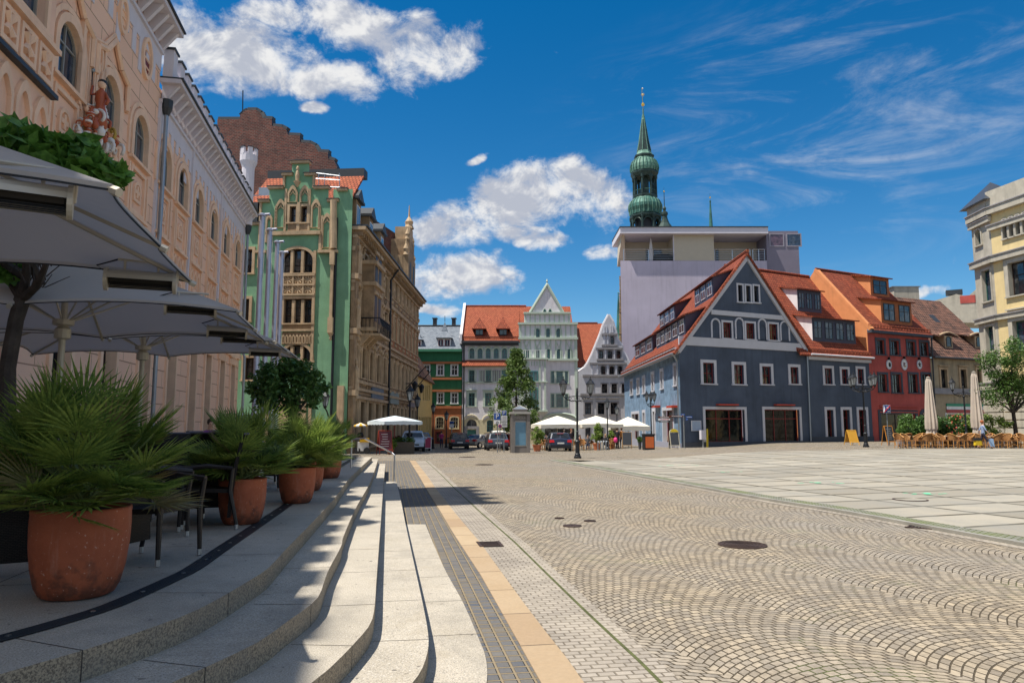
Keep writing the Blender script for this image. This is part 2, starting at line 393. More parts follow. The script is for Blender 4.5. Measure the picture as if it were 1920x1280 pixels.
def window(F, par, r, arch=0, fm=None, gm=None, trim=.1, tm=None, nx=2, ny=2, rev=.16, sill=True, d=0, fw=.05, td=.04, hood=None, transom=None, name='window', n=10):
    u0, u1, z0, z1 = r; fm = fm or fr_w; gm = gm or glass
    mb = MB(); o = opening(u0, u1, z0, z1, arch, n); i1 = opening(u0 + fw, u1 - fw, z0 + fw, z1 - fw, arch, n)
    ring(mb, F, o, i1, d - rev - .06, d - rev + .03, fm)
    if trim: ring(mb, F, opening(u0 - trim, u1 + trim, z0 - (0 if sill else trim), z1 + trim, arch, n), o, d - .01, d + td, tm or fm)
    w = u1 - u0; h = z1 - z0
    for a in range(1, nx): c = u0 + w * a / nx; F.box(mb, c - fw * .45, c + fw * .45, z0 + fw, z1 - fw * 1.2 - (0 if arch == 0 else 0), d - rev - .05, d - rev + .025, fm)
    zs = [z0 + h * a / ny for a in range(1, ny)] if transom is None else [z0 + h * q for q in transom]
    for c in zs: F.box(mb, u0 + fw * .9, u1 - fw * .9, c - fw * .4, c + fw * .4, d - rev - .05, d - rev + .02, fm)
    if sill: F.box(mb, u0 - trim - .05, u1 + trim + .05, z0 - .1, z0, d - rev, d + td + .06, tm or fm)
    if hood: F.box(mb, u0 - trim - .08, u1 + trim + .08, z1 + trim + hood, z1 + trim + hood + .1, d - .01, d + .2, tm or fm)
    ob = mb.build(name, par)
    g = MB(); g.face([F.P(*q, d - rev - .02) for q in o], gm); g.build('pane', ob)
    return ob
def holes_of(rs): return [opening(*r[:4], r[4] if len(r) > 4 else 0) for r in rs]
def rp(F, ze, k, px, py, d0=0):      # where a sight line meets the roof plane z = ze + k*(d0-d)
    r = ray(px, py); nn = F.n * k + V((0, 0, 1)); p0 = F.P(0, ze, d0); t = (p0 - CAMP).dot(nn) / r.dot(nn); p = CAMP + r * t
    q = p - F.A; return q.dot(F.t), q.dot(F.n), p.z
def shed_dormer(F, par, u0, u1, d1, zb, h, ze, k, d0, rm, wm, cm, fm, n=3, gm=None, k2=.35, name='dormer', ov=.25):
    """shed dormer standing on the roof plane z=ze+k*(d0-d); front at depth d1"""
    mb = MB(); zt = zb + h
    F.box(mb, u0, u1, zb - .3, zt, d1 - .15, d1, wm)
    db = d1 - (zt - zb) / (k - k2)       # where the dormer's own roof runs into the main roof
    zb2 = zt + k2 * (d1 - db)
    for u in (u0, u1):
        e = .003 if u == u1 else -.003
        mb.face([F.P(u + e, zb - .3, d1), F.P(u + e, zt, d1), F.P(u + e, zb2, db), F.P(u + e, zb - .3, db)], cm)
    o = ov
    mb.slab([F.P(u0 - o, zt + .06 - k2 * .3, d1 + .3), F.P(u1 + o, zt + .06 - k2 * .3, d1 + .3), F.P(u1 + o, zb2 + .06, db), F.P(u0 - o, zb2 + .06, db)], .1, rm)
    ob = mb.build(name, par); w = (u1 - u0) / n
    for i in range(n):
        a = u0 + w * i + w * .14; b = u0 + w * (i + 1) - w * .14
        f = MB(); FB = F
        ring(f, F, opening(a, b, zb + h * .12, zt - h * .16), opening(a + .06, b - .06, zb + h * .12 + .06, zt - h * .16 - .06), d1 - .02, d1 + .05, fm)
        F.box(f, (a + b) / 2 - .03, (a + b) / 2 + .03, zb + h * .12 + .05, zt - h * .16 - .05, d1 - .02, d1 + .04, fm)
        F.box(f, a + .05, b - .05, zb + h * .55, zb + h * .55 + .05, d1 - .02, d1 + .035, fm)
        f.face([F.P(q[0], q[1], d1 + .012) for q in opening(a + .05, b - .05, zb + h * .12 + .05, zt - h * .16 - .05)], gm or glass)
        f.build('window', ob)
    return ob
def leaf_cloud(mb, clumps, n, size, m, seed=1, flat=.3, squash=1.0):
    rnd = random.Random(seed)
    for i in range(n):
        c, r = clumps[rnd.randrange(len(clumps))]
        d = V((rnd.gauss(0, 1), rnd.gauss(0, 1), rnd.gauss(0, 1))).normalized() * (rnd.random() ** .45)
        p = V(c) + V((d.x * r, d.y * r, d.z * r * squash))
        a = V((rnd.uniform(-1, 1), rnd.uniform(-1, 1), rnd.uniform(-.8, .5))).normalized(); b = a.cross(V((rnd.uniform(-1, 1), rnd.uniform(-1, 1), rnd.uniform(.2, 1)))).normalized()
        s = size * rnd.uniform(.6, 1.3); n_ = a.cross(b) * s * flat
        mb.face([p - a * s, p + b * s * .5 - n_ * .2, p + a * s, p - b * s * .5 - n_ * .2], m)
def Fpx(pxa, Ya, pxb, Yb): a = at(pxa, 797, Ya); b = at(pxb, 797, Yb); return Fac((a.x, a.y), (b.x, b.y))
def ground_mats():
    m, t, b = nm('fan_laid_setts'); uv = N(t, 'ShaderNodeTexCoord').outputs['UV']
    rt_ = N(t, 'ShaderNodeMapping', {'Vector': uv, 'Rotation': (0, 0, R(-20))}).outputs[0]
    wob = N(t, 'ShaderNodeTexNoise', {'Vector': rt_, 'Scale': .8, 'Detail': 2.0}).outputs[1]
    rt2 = mixc(t, 1.0, rt_, rt_)  # passthrough
    ad = N(t, 'ShaderNodeVectorMath', {0: wob, 1: (-.5, -.5, -.5)}, operation='ADD').outputs[0]
    sc_ = N(t, 'ShaderNodeVectorMath', {0: ad, 'Scale': .16}, operation='SCALE').outputs[0]
    p = N(t, 'ShaderNodeVectorMath', {0: rt_, 1: sc_}, operation='ADD').outputs[0]
    sp = N(t, 'ShaderNodeSeparateXYZ', {0: p})
    def mt(op, a, b_=None):
        n = N(t, 'ShaderNodeMath', operation=op)
        for i, q in enumerate((a, b_)):
            if q is None: continue
            if isinstance(q, (int, float)): n.inputs[i].default_value = q
            else: t.links.new(q, n.inputs[i])
        return n.outputs[0]
    Wd = 1.55
    fr = mt('FRACT', mt('DIVIDE', sp.outputs[0], Wd)); a = mt('SUBTRACT', mt('MULTIPLY', fr, 2), 1)
    arc = mt('MULTIPLY', mt('SUBTRACT', 1, mt('MULTIPLY', a, a)), .32)
    v2 = mt('SUBTRACT', sp.outputs[1], arc)
    cx = N(t, 'ShaderNodeCombineXYZ', {0: sp.outputs[0], 1: v2}).outputs[0]
    br = N(t, 'ShaderNodeTexBrick', {'Vector': cx, 'Color1': (.40, .33, .235, 1), 'Color2': (.225, .19, .145, 1), 'Mortar': (.105, .08, .05, 1), 'Scale': 1.0,
          'Mortar Size': .008, 'Mortar Smooth': .5, 'Brick Width': .104, 'Row Height': .086}, offset=.5)
    c = br.outputs[0]; pos = N(t, 'ShaderNodeTexCoord').outputs['Object']
    c = mixc(t, ramp(t, nz(t, pos, .25, 5, .7), .40, .66, 0, .6), c, (.29, .275, .255))
    c = mixc(t, ramp(t, nz(t, pos, 1.4, 5, .7), .52, .72, 0, .5), c, (.19, .15, .105))
    fcol = mixc(t, br.outputs['Fac'], c, (.085, .065, .04))
    moss = mixc(t, ramp(t, nz(t, pos, .6, 6, .7), .56, .66, 0, .8), (.085, .065, .04), (.10, .13, .03))
    c = mixc(t, br.outputs['Fac'], c, moss)
    c = mixc(t, .5, c, N(t, 'ShaderNodeTexNoise', {'Vector': pos, 'Scale': 22.0, 'Detail': 6.0}).outputs[0], 'OVERLAY')
    t.links.new(c, b.inputs['Base Color']); b.inputs['Roughness'].default_value = .8; b.inputs['Specular IOR Level'].default_value = .3
    hgt = mt('ADD', mt('SUBTRACT', mt('MULTIPLY', nz(t, pos, 28, 4), .5), br.outputs['Fac']), mt('MULTIPLY', br.outputs[0], 1.4))
    bump(t, b, hgt, 1.0, .018)
    return m
setts = ground_mats()
_k0, _k1 = G(827, 960), G(1014, 1280); KROT = R(90) - math.atan2(_k0.y - _k1.y, _k0.x - _k1.x)
darksett = bricky('dark_blue_setts', (.085, .095, .115), (.15, .145, .14), (.25, .20, .13), .11, .125, .014, off=0, bst=1, dist=.02, rot=KROT, macro=(2.5, .5, (.20, .16, .10)), smooth=.5)
palesett = bricky('pale_gutter_setts', (.36, .32, .27), (.26, .23, .195), (.15, .125, .095), .125, .08, .008, off=.5, bst=.8, dist=.012, rot=KROT, macro=(.9, .4, (.5, .44, .35)), smooth=.4)
kerbtan = bricky('tan_sandstone_kerb', (.43, .33, .215), (.33, .235, .15), (.16, .12, .08), 4, .95, .012, off=0, bst=.4, rot=KROT, macro=(2.0, .5, (.34, .24, .14)))
kerbgrey = mat('grey_granite_kerb', (.26, .25, .22), bs=40, bst=.5, var=.2)
plaza = bricky('pale_plaza_slabs', (.38, .345, .28), (.255, .23, .185), (.07, .062, .04), 2.15, 1.28, .075, off=.0, bst=.5, dist=.015, rot=R(-19 + 0), macro=(.8, .75, (.25, .245, .22)), smooth=.25)
def granitem():
    m, t, b = nm('speckled_granite'); pos = N(t, 'ShaderNodeTexCoord').outputs['Object']
    c = mixc(t, ramp(t, nz(t, pos, .9, 5), .35, .7), (.42, .375, .30), (.53, .475, .385))
    c = mixc(t, ramp(t, nz(t, pos, 130, 3, .7), .50, .62, 0, .85), c, (.15, .135, .12))
    c = mixc(t, ramp(t, nz(t, pos, 90, 2, .6), .58, .68, 0, .8), c, (.68, .64, .58))
    c = mixc(t, ramp(t, nz(t, pos, 2.2, 6, .7), .52, .70, 0, .35), c, (.30, .25, .17))
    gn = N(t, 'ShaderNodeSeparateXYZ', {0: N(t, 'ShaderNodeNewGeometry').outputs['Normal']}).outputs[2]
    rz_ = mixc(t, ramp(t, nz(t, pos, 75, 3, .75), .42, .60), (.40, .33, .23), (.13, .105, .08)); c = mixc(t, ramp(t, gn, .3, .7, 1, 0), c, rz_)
    c = mixc(t, ramp(t, nz(t, pos, .55, 7, .75, .4), .50, .62, 0, .38), c, (.20, .185, .16)); c = mixc(t, ramp(t, nz(t, pos, 14, 2, .5), .70, .74, 0, .7), c, (.09, .08, .07))
    t.links.new(c, b.inputs['Base Color']); b.inputs['Roughness'].default_value = .7; b.inputs['Specular IOR Level'].default_value = .35
    bump(t, b, nz(t, pos, 60, 4), .5, .006); return m
granite = granitem()
darkgran = mat('grey_terrace_stone', (.36, .345, .33), .6, var=.12, scale=.8, bs=60, bst=.2, fine=.25)  # even grey stone with random mottling
g = MB()
def grid(mb, xs, ys, m, dz=0):
    b = len(mb.v); k = mb.mi(m)
    for y in ys:
        for x in xs: mb.v.append(V((x, y, gz(x, y) + dz)))
    nx = len(xs)
    for j in range(len(ys) - 1):
        for i in range(nx - 1):
            mb.f.append((b + j * nx + i, b + j * nx + i + 1, b + (j + 1) * nx + i + 1, b + (j + 1) * nx + i)); mb.m.append(k)
grid(g, [-900, -200, -60] + [x * 1.0 for x in range(-40, 62, 1)] + [80, 200, 900], [-60, -10] + [y * 1.0 for y in range(-4, 110, 1)] + [140, 300, 900, 1500], setts)
o = g.build('ground', smooth=True); tag(o, kind='structure')
def resample(pts, n):
    pts = [V((p[0], p[1], 0)) for p in pts]; L = [0]
    for a, b in zip(pts, pts[1:]): L.append(L[-1] + (b - a).length)
    out = []
    for i in range(n):
        d = L[-1] * i / (n - 1); k = 0
        while k < len(L) - 2 and L[k + 1] < d: k += 1
        out.append(pts[k].lerp(pts[k + 1], (d - L[k]) / max(1e-9, L[k + 1] - L[k])))
    return out
def smooth_curve(pts, n=60):      # Catmull-Rom
    P = [V((p[0], p[1], 0)) for p in pts]; P = [P[0] * 2 - P[1]] + P + [P[-1] * 2 - P[-2]]; out = []
    for i in range(1, len(P) - 2):
        for k in range(10):
            t = k / 10; a, b, c, d = P[i - 1:i + 3]
            out.append(.5 * ((2 * b) + (c - a) * t + (2 * a - 5 * b + 4 * c - d) * t * t + (3 * b - a - 3 * c + d) * t ** 3))
    out.append(P[-2]); return resample(out, n)
def sheet(name, A, B, m, dz, n=60, mcross=4, thick=0):
    a = resample(A, n); b = resample(B, n); mb = MB(); k = mb.mi(m)
    for p, q in zip(a, b):
        for j in range(mcross + 1):
            r = p.lerp(q, j / mcross); mb.v.append(V((r.x, r.y, gz(r.x, r.y) + dz)))
    w = mcross + 1
    for i in range(n - 1):
        for j in range(mcross): mb.f.append((i * w + j, i * w + j + 1, (i + 1) * w + j + 1, (i + 1) * w + j)); mb.m.append(k)
    f = mb.f[0]; nn = (mb.v[f[1]] - mb.v[f[0]]).cross(mb.v[f[2]] - mb.v[f[1]])
    if nn.z < 0: mb.f = [x[::-1] for x in mb.f]
    if thick:
        for r0, inv in ((0, 0), (mcross, 1)):
            for i in range(n - 1):
                p = mb.v[i * w + r0]; q = mb.v[(i + 1) * w + r0]
                mb.face([p, q, q - V((0, 0, thick)), p - V((0, 0, thick))], m)
    o = mb.build(name); tag(o, kind='structure'); return o
zG = Zc(640, 820, 2.783); zg4 = Zc(480, 980, 4); zg6 = Zc(560, 840, 6.4); zg0 = Zc(0, 980, 4)
def gp(z, pts, h=0): return [G(*z(*p), h) for p in pts]
kl = gp(zg6, [(1330, 150), (1450, 345), (1540, 500), (1600, 600), (1700, 760)]) + gp(zG, [(580, 495), (730, 725), (820, 885), (1040, 1280)])
kr = gp(zg6, [(1400, 150), (1550, 345), (1640, 480), (1770, 640), (1850, 750)]) + gp(zG, [(720, 545), (845, 720), (965, 885), (1060, 1010), (1190, 1175), (1260, 1280)])
def ext(c, d=5): v = (V(c[-1]) - V(c[-3])).normalized(); return c + [V(c[-1]) + v * d]
kl = ext(kl); kr = ext(kr)
far_l = V((-7.5, 27, 0))
sheet('cobbled_pavement', [p + V((-6, 0, 0)) for p in kl], kl, darksett, .004, mcross=8)
sheet('sandstone_kerb', kl, kr, kerbtan, .012, thick=.012)
gr = [V((p.x + .5 + .0 * p.y, p.y, 0)) for p in kr]
sheet('gutter_strip', kr, gr, palesett, .005)
ml = [V((p.x + .5, p.y, 0)) for p in kr]; mr_ = [V((p.x + .53, p.y, 0)) for p in kr]
sheet('moss_joint', ml, mr_, mat('mossy_joint', (.085, .095, .035), .95, var=.5, scale=5, bs=60, bst=1), .007, mcross=1)
sheet('border_setts', mr_, [p + V((.13, 0, 0)) for p in mr_], palesett, .006, mcross=1)
zg7 = Zc(1020, 840, 4.174); zg8 = Zc(1460, 830, 4.174)
pk = gp(zg7, [(40, 100), (860, 250), (1700, 405)]) + gp(zg8, [(500, 552), (1920, 815)])
pk = [V((p.x, p.y, 0)) for p in pk]
pk = ext(pk, 6)
pkc = smooth_curve(pk, 80)
sheet('plaza_kerb', pkc, [p + V((.09, .09, 0)) for p in pkc], kerbgrey, .06, n=80, mcross=1, thick=.08)
sheet('gutter_line', [p - V((.16, .16, 0)) for p in pkc], pkc, palesett, .006, n=80)
sheet('plaza_border_setts', [p + V((.09, .09, 0)) for p in pkc], [p + V((.42, .42, 0)) for p in pkc], bricky('mossy_grey_setts', (.20, .20, .18), (.28, .27, .25), (.09, .10, .04), .11, .11, .014, bst=1, rot=R(20), macro=(1.0, .8, (.14, .17, .05))), .052, n=80, mcross=1)
inner = [p + V((.42, .42, 0)) for p in pkc]
farpl = resample([(3.2, 33), (12, 38), (22, 41.5), (34, 43), (46, 42), (46, 30), (30, 5), (22, -5)], 80)
sheet('plaza', inner, farpl, plaza, .05, n=80, mcross=36)
def lx(pts, x0=-13):   # closing points to the left, under the town hall
    return pts
T4 = gp(zg4, [(1270, 15), (1400, 320), (1550, 600), (1680, 900), (1718, 1000), (1735, 1120), (1725, 1230), (1690, 1330), (1600, 1460)], .0)
T3 = gp(zg6, [(1175, 400), (1240, 690)], .15) + gp(zg4, [(1120, 0), (1200, 370), (1250, 600), (1287, 800), (1292, 930), (1250, 1080), (1170, 1200), (1040, 1330), (800, 1500)], .15)
T2 = gp(zg6, [(1040, 185), (1020, 400), (1005, 600)], .3) + gp(zg4, [(935, 0), (920, 200), (905, 400), (880, 690), (800, 830), (690, 950), (560, 1080), (410, 1200), (200, 1340), (-200, 1530)], .3)
T1 = gp(zg6, [(955, 130), (870, 380), (700, 690), (540, 1050)], .45) + gp(zg4, [(640, 170), (540, 360), (480, 530), (400, 620), (200, 760), (0, 900)], .45) + gp(zg0, [(1300, 1190), (900, 1370), (300, 1600)], .45)
T0 = gp(zg6, [(880, 105), (640, 330), (430, 600), (180, 870)], .6) + gp(zg4, [(250, 170), (100, 330), (0, 400)], .6) + gp(zg0, [(1500, 640), (1000, 830), (500, 990), (0, 1130), (-900, 1420)], .6)
def slabstep(name, C, z0, z1, m, n=110):
    c = smooth_curve(C, n); mb = MB()
    e0 = c[0]; far = V((-13, e0.y + 1.2 if z1 > .5 else e0.y + .2, 0)); e1 = c[-1]
    if z1 > .5: poly = c + [V((-14, e1.y - 1.2, 0)), V((-16, 26.5, 0)), V((c[0].x - 1.2, c[0].y + .2, 0))]
    else: poly = c + [V((-9, e1.y - 1.5, 0)), V((-9, e0.y, 0))]
    top = [V((p.x, p.y, z1)) for p in poly]; k = mb.mi(m); b = len(mb.v); mb.v += top
    for t in tessellate_polygon([[V((p.x, p.y, 0)) for p in poly]]):
        a, bb, cc = (poly[i] for i in t); t = t if (bb - a).cross(cc - a).z > 0 else t[::-1]
        mb.f.append(tuple(b + i for i in t)); mb.m.append(k)
    r = .012
    for i in range(len(poly)):
        j = (i + 1) % len(poly); p, q = poly[i], poly[j]
        mb.face([V((p.x, p.y, z1)), V((q.x, q.y, z1)), V((q.x, q.y, z0)), V((p.x, p.y, z0))][::1], m)
    o = mb.build(name); tag(o, kind='structure')
    return c
def stepmat(name, base, cuts):
    return base
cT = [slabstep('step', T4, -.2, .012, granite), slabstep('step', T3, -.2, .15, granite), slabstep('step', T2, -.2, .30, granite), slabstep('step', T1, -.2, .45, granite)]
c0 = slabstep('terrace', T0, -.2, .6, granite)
jm = simple('dark_joint_mortar', (.05, .045, .04), .9)  # dark mortar colour of the stone joints
for c, z, stp, ph in ((cT[0], .012, 1.15, .3), (cT[1], .15, 1.3, .6), (cT[2], .30, 1.25, .2), (cT[3], .45, 1.35, .9), (c0, .6, 1.4, .4)):
    mb = MB(); acc = ph; nxt = stp
    for i in range(1, len(c) - 1):
        acc += (c[i] - c[i - 1]).length
        if acc > nxt:
            nxt += stp; t = (c[i + 1] - c[i - 1]).normalized(); nn = V((-t.y, t.x, 0))
            if nn.x > 0: nn = -nn
            q = c[i] + nn * (.40 if z < .5 else .62); w = t * .0035; p = c[i] - nn * .0015
            mb.face([V((*(p - w).xy, z + .0015)), V((*(p + w).xy, z + .0015)), V((*(q + w).xy, z + .0015)), V((*(q - w).xy, z + .0015))], jm)
            mb.face([V((*(p - w).xy, z + .0015)), V((*(p + w).xy, z + .0015)), V((*(p + w).xy, z - .15)), V((*(p - w).xy, z - .15))], jm)
    o = mb.build('step_joints'); tag(o, kind='structure')
mb = MB()
for s_ in [1.2 + i * 1.5 for i in range(16)]:
    a = ls(-7.9, s_); cr = min(c0, key=lambda p: abs((p.x * -.182 + p.y * .983) - s_)); cl = cr.x * .983 + cr.y * .182
    b = ls(cl - .85, s_); t = V((-.182, .983, 0)) * .004
    mb.face([V((*(a - t).xy, .6015)), V((*(b - t).xy, .6015)), V((*(b + t).xy, .6015)), V((*(a + t).xy, .6015))], jm)
for l_ in (-2.6, -4.2, -5.8):
    a = ls(l_, 3.2 if l_ > -3 else 1); b = ls(l_, 24); t = V((.983, .182, 0)) * .004
    if l_ > -3: a = ls(l_, 5)
    mb.face([V((*(a - t).xy, .6015)), V((*(a + t).xy, .6015)), V((*(b + t).xy, .6015)), V((*(b - t).xy, .6015))], jm)
o = mb.build('paving_joints'); tag(o, kind='structure')
def offs(c, d):
    out = []
    for i in range(len(c)):
        t = (c[min(i + 1, len(c) - 1)] - c[max(i - 1, 0)]).normalized(); n_ = V((-t.y, t.x, 0))
        if n_.x > 0: n_ = -n_
        out.append(c[i] + n_ * d)
    return out
def flat(name, A, B, z, m):
    mb = MB()
    for i in range(len(A) - 1): mb.face([V((*A[i].xy, z)), V((*B[i].xy, z)), V((*B[i + 1].xy, z)), V((*A[i + 1].xy, z))], m)
    return mb
dr_a, dr_b = offs(c0, .50), offs(c0, .64)
chan = MB()
for i in range(len(dr_a) - 1): chan.face([V((*dr_a[i].xy, .604)), V((*dr_b[i].xy, .604)), V((*dr_b[i + 1].xy, .604)), V((*dr_a[i + 1].xy, .604))], simple('dark_drain_metal', (.03, .03, .037), .4, .6))
for k in range(1, 7):
    a = offs(c0, .50 + k * .02)
    for i in range(len(a) - 1):
        chan.path([V((*a[i].xy, .606)), V((*a[i + 1].xy, .606))], .0035, darkz, 4, False)
dch = chan.build('drain_channel'); tag(dch, 'long dark slotted drain channel curving along the terrace edge', 'drain')
acc = 0
mid = offs(c0, .57)
for i in range(1, len(mid)):
    acc += (mid[i] - mid[i - 1]).length
    if acc > .42: acc = 0; li = MB(); li.lathe(V((*mid[i].xy, .607)), [(.016, 0), (.016, .004), (.002, .005)], steel, 8); li.build('inset_light', dch)
ironm = mat('rusty_cast_iron', (.075, .05, .04), .6, .5, var=.3, bs=60, bst=.6)
def manhole(px, py, r, label, sq=False, h=.0, asp=1, z=None):
    p = G(px, py) if z is None else G(px, py, z); mb = MB()
    if z is not None: p.z = z
    mb.lathe(p + V((0, 0, h)), [(r, -.02), (r, .014), (r * .93, .016), (r * .92, .009), (.01, .009)], ironm, 28, cap=False)
    for k in range(1, 6): mb.lathe(p + V((0, 0, h)), [(r * .15 * k, .009), (r * .15 * k, .014), (r * .15 * k + .022, .014), (r * .15 * k + .022, .009)], ironm, 24, cap=False)
    return tag(mb.build('manhole_cover', None, p), label, 'manhole cover')
manhole(1392, 1022, .34, 'round rusty cast iron manhole cover, largest one in the cobbled road')
manhole(1073, 986, .16, 'small round brown iron cover between two small flat plates in the road')
manhole(1049, 972, .09, 'small flat iron plate left of the small round cover in the road')
manhole(1106, 977, .11, 'small flat iron plate right of the small round cover in the road')
manhole(908, 871, .4, 'dark round cover in the far road in front of the kiosk')
manhole(876, 857, .45, 'dark round cover farthest away in the road beside the parked cars')
p = G(1707, 941); p.z += .052
mb = MB(); mb.lathe(p, [(.36, 0), (.36, .012), (.33, .013)], ironm, 28); mb.lathe(p, [(.32, .011), (.32, .016), (.01, .016)], plaza, 28)
tag(mb.build('manhole_cover', None, p), 'round slab filled cover set in the pale plaza paving', 'manhole cover')
def grate(px, py, w, d, ang, label):
    p = G(px, py, 0.0); mb = MB(); M = Matrix.Translation(p) @ Matrix.Rotation(ang, 4, 'Z')
    mb.box((-w, -d, -.01), (w, d, .009), darkz, M)
    for i in range(9): x = -w + (2 * w) * (i + .5) / 9; mb.box((x - w * .05, -d * .85, .009), (x + w * .05, d * .85, .018), ironm, M)
    for s_ in (-1, 1): mb.box((-w, s_ * d - .02, .009), (w, s_ * d + .02, .02), ironm, M)
    return tag(mb.build('drain_grate', None, p), label, 'drain grate')
grate(1733, 990, .26, .13, R(-42), 'slotted iron drain grate beside the plaza kerb')
grate(918, 1021, .22, .15, R(100), 'rusty drain grate in the gutter next to the tan kerb')
gp_ = simple('green_spray_paint', (.16, .62, .35), .8)
mb = MB(); rnd = random.Random(3)
for (px, py, n, w) in ((1742, 929, 12, .35), (1535, 908, 8, .3), (1255, 875, 8, .5), (1368, 887, 7, .3)):
    c = G(px, py)
    for i in range(n):
        q = c + V((rnd.gauss(0, w), rnd.gauss(0, w * .35), 0)); q.z = gz(q.x, q.y) + .057
        mb.lathe(q, [(rnd.uniform(.02, .07), 0), (.001, .0005)], gp_, 7, sx=rnd.uniform(1, 2), cap=False)
o = mb.build('survey_paint'); tag(o, kind='structure')
LF = 8.0
_a = ls(-LF, -8); _b = ls(-LF, 47.3)
TF = Fac((_a.x, _a.y), (_b.x, _b.y)); TF.s0 = 4      # u = s-4
hall = thing('town_hall', ls(-LF - 4, 26, .6), 'long salmon pink town hall with arched windows and white battlements at the left edge', 'building')
UE = TF.uz(451, 600)[0]
US = TF.uz(303, 90)[0]            # where the taller bay ends
ZE = TF.uz(472, 388, .7)[1]           # cornice of the lower wing
UL = UE
wr = []                            # upper windows: (x0,x1, apex xy, bottom xy) in reading frame
up = [(zA, 370, 500, 430, 115, 560), (zA, 665, 755, 705, 480, 860), (zA, 875, 960, 915, 750, 1075),
      (zB, 905, 950, 925, 10, 230), (zB, 1005, 1055, 1035, 110, 340), (zB, 1100, 1145, 1125, 225, 450), (zB, 1190, 1230, 1210, 325, 535), (zB, 1265, 1300, 1285, 415, 605), (zB, 1335, 1360, 1350, 495, 675)]
for z, x0, x1, xc, yt, yb in up:
    u0 = TF.uz(*z(x0, yb))[0]; u1 = TF.uz(*z(x1, yb))[0]
    wr.append([u0, u1, TF.uz(*z(xc, yb))[1], TF.uz(*z(xc, yt))[1]])
hz0 = sum(r[2] for r in wr[3:]) / 6; hz1 = sum(r[3] for r in wr[3:]) / 6
for i, r in enumerate(wr):
    if i >= 3: r[2], r[3] = hz0, hz1
    else: r[2], r[3] = min(wr[0][2], 12), wr[i][3]
zt0 = sum(r[3] for r in wr[:3]) / 3
for r in wr[:3]: r[2], r[3] = r[2], zt0
c_ = [(r[0] + r[1]) / 2 for r in wr]; hw = .70
for r, c in zip(wr, c_): r[0], r[1] = c - hw, c + hw
near_c = [c_[0] - 3.35 * k for k in range(1, 8)]
ground_w = [TF.rect(Zc(340, 680, 3.4286), *q) for q in ((40, 100, 80, 270), (140, 128, 175, 300), (230, 155, 260, 430), (305, 178, 325, 440))]
gz0 = .6; gw = []
gc = [(r[0] + r[1]) / 2 for r in ground_w]; gtop = 5.0
for c in gc: gw.append((c - .55, c + .55, 1.3, gtop))
for k in range(1, 13): gw.append((gc[0] - 3.3 * k - .55, gc[0] - 3.3 * k + .55, 1.3, gtop))
mw = [(c - .5, c + .5, hz0 - 4.9, hz0 - 3.0) for c in c_[3:]]
nearw = [(c - hw, c + hw, wr[0][2], wr[0][3]) for c in near_c if c > 1]
hA = [opening(*r, 1.0) for r in wr] + [opening(*r, 0) for r in gw if r[0] > .3] + [opening(*r, .8) for r in mw] + [opening(*r, 1.0) for r in nearw]
ZT = TF.uz(330, 24, .8)[1] - .2; print('ZT', ZT, 'ZE', ZE, 'US', US, 'UE', UE)             # cornice of the taller bay
gr0, gr1 = 21.9, 26.4              # tall gable, its ends along u
out = [(0, .3), (UE, .3), (UE, ZE - .2), (US, ZE - .2), (US, ZT), (0, ZT)]
mb = MB(); wall(mb, TF, out, hA, ashlar_p, .3, mr=pinktrim)
b_ = TF.P; D_ = -13
mb.face([b_(UE, .3), b_(UE, .3, D_), b_(UE, ZE - .2, D_), b_(UE, ZE - .2)], pink)
mb.face([b_(0, .3, D_), b_(0, .3), b_(0, ZT), b_(0, ZT, D_)], pink)
mb.face([b_(UE, .3, D_), b_(0, .3, D_), b_(0, ZT, D_), b_(UE, ZE - .2, D_)], pink)
mb.face([b_(US, ZE - .2), b_(US, ZE - .2, D_), b_(US, ZT, D_), b_(US, ZT)][::-1], pinkwhite)
mb.build('wall', hall)
mb = MB(); mb.slab([b_(-.2, ZT + .01, .1), b_(US, ZT + .01, .1), b_(US, ZT + 3, -6), b_(-.2, ZT + 3, -6)], .15, slate)
mb.slab([b_(US, ZE - .1, -.6), b_(UE, ZE - .1, -.6), b_(UE, ZE + 1.2, -6), b_(US, ZE + 1.2, -6)], .15, slate); mb.build('roof', hall)
def hall_crown(u0, u1, ze, nm_):
    mb = MB()
    TF.box(mb, u0, u1, ze - 1.35, ze - .75, 0, .035, pinkwhite)
    u = u0 + .3; k = 0
    while u < u1 - .3:
        h = .42 + .34 * (k % 3); TF.box(mb, u, u + .34, ze - 1.35 - h, ze - 1.35, 0, .035, pinkwhite); u += .68; k += 1
    TF.box(mb, u0 + .02, u1 - .02, ze - .75, ze - .62, 0, .12, pinkwhite)
    u = u0 + .2
    while u < u1 - .15:
        mb.hexa([TF.P(u, ze - .62, .14), TF.P(u + .16, ze - .62, .14), TF.P(u + .16, ze - .62, .03), TF.P(u, ze - .62, .03), TF.P(u, ze, .62), TF.P(u + .16, ze, .62), TF.P(u + .16, ze, .03), TF.P(u, ze, .03)], pinkwhite); u += .62
    TF.box(mb, u0 - .01, u1 + .05, ze, ze + .16, 0, .72, pinkwhite); TF.box(mb, u0 - .01, u1 + .08, ze + .16, ze + .22, 0, .8, darkz)
    mb.build('cornice', hall)
    mb = MB(); u = u0 + .05
    TF.box(mb, u0, u1, ze + .22, ze + .62, .08, .42, pinkwhite)
    while u < u1 - .45:
        TF.box(mb, u, u + .52, ze + .62, ze + 1.28, .08, .42, pinkwhite); TF.box(mb, u - .05, u + .57, ze + 1.28, ze + 1.36, .03, .47, darkz); u += .98
    mb.build('battlement', hall)
hall_crown(US + .02, UE, ZE, 'a')
hall_crown(0, US - .02, ZT, 'b')
print('top', ZT + 1.36)
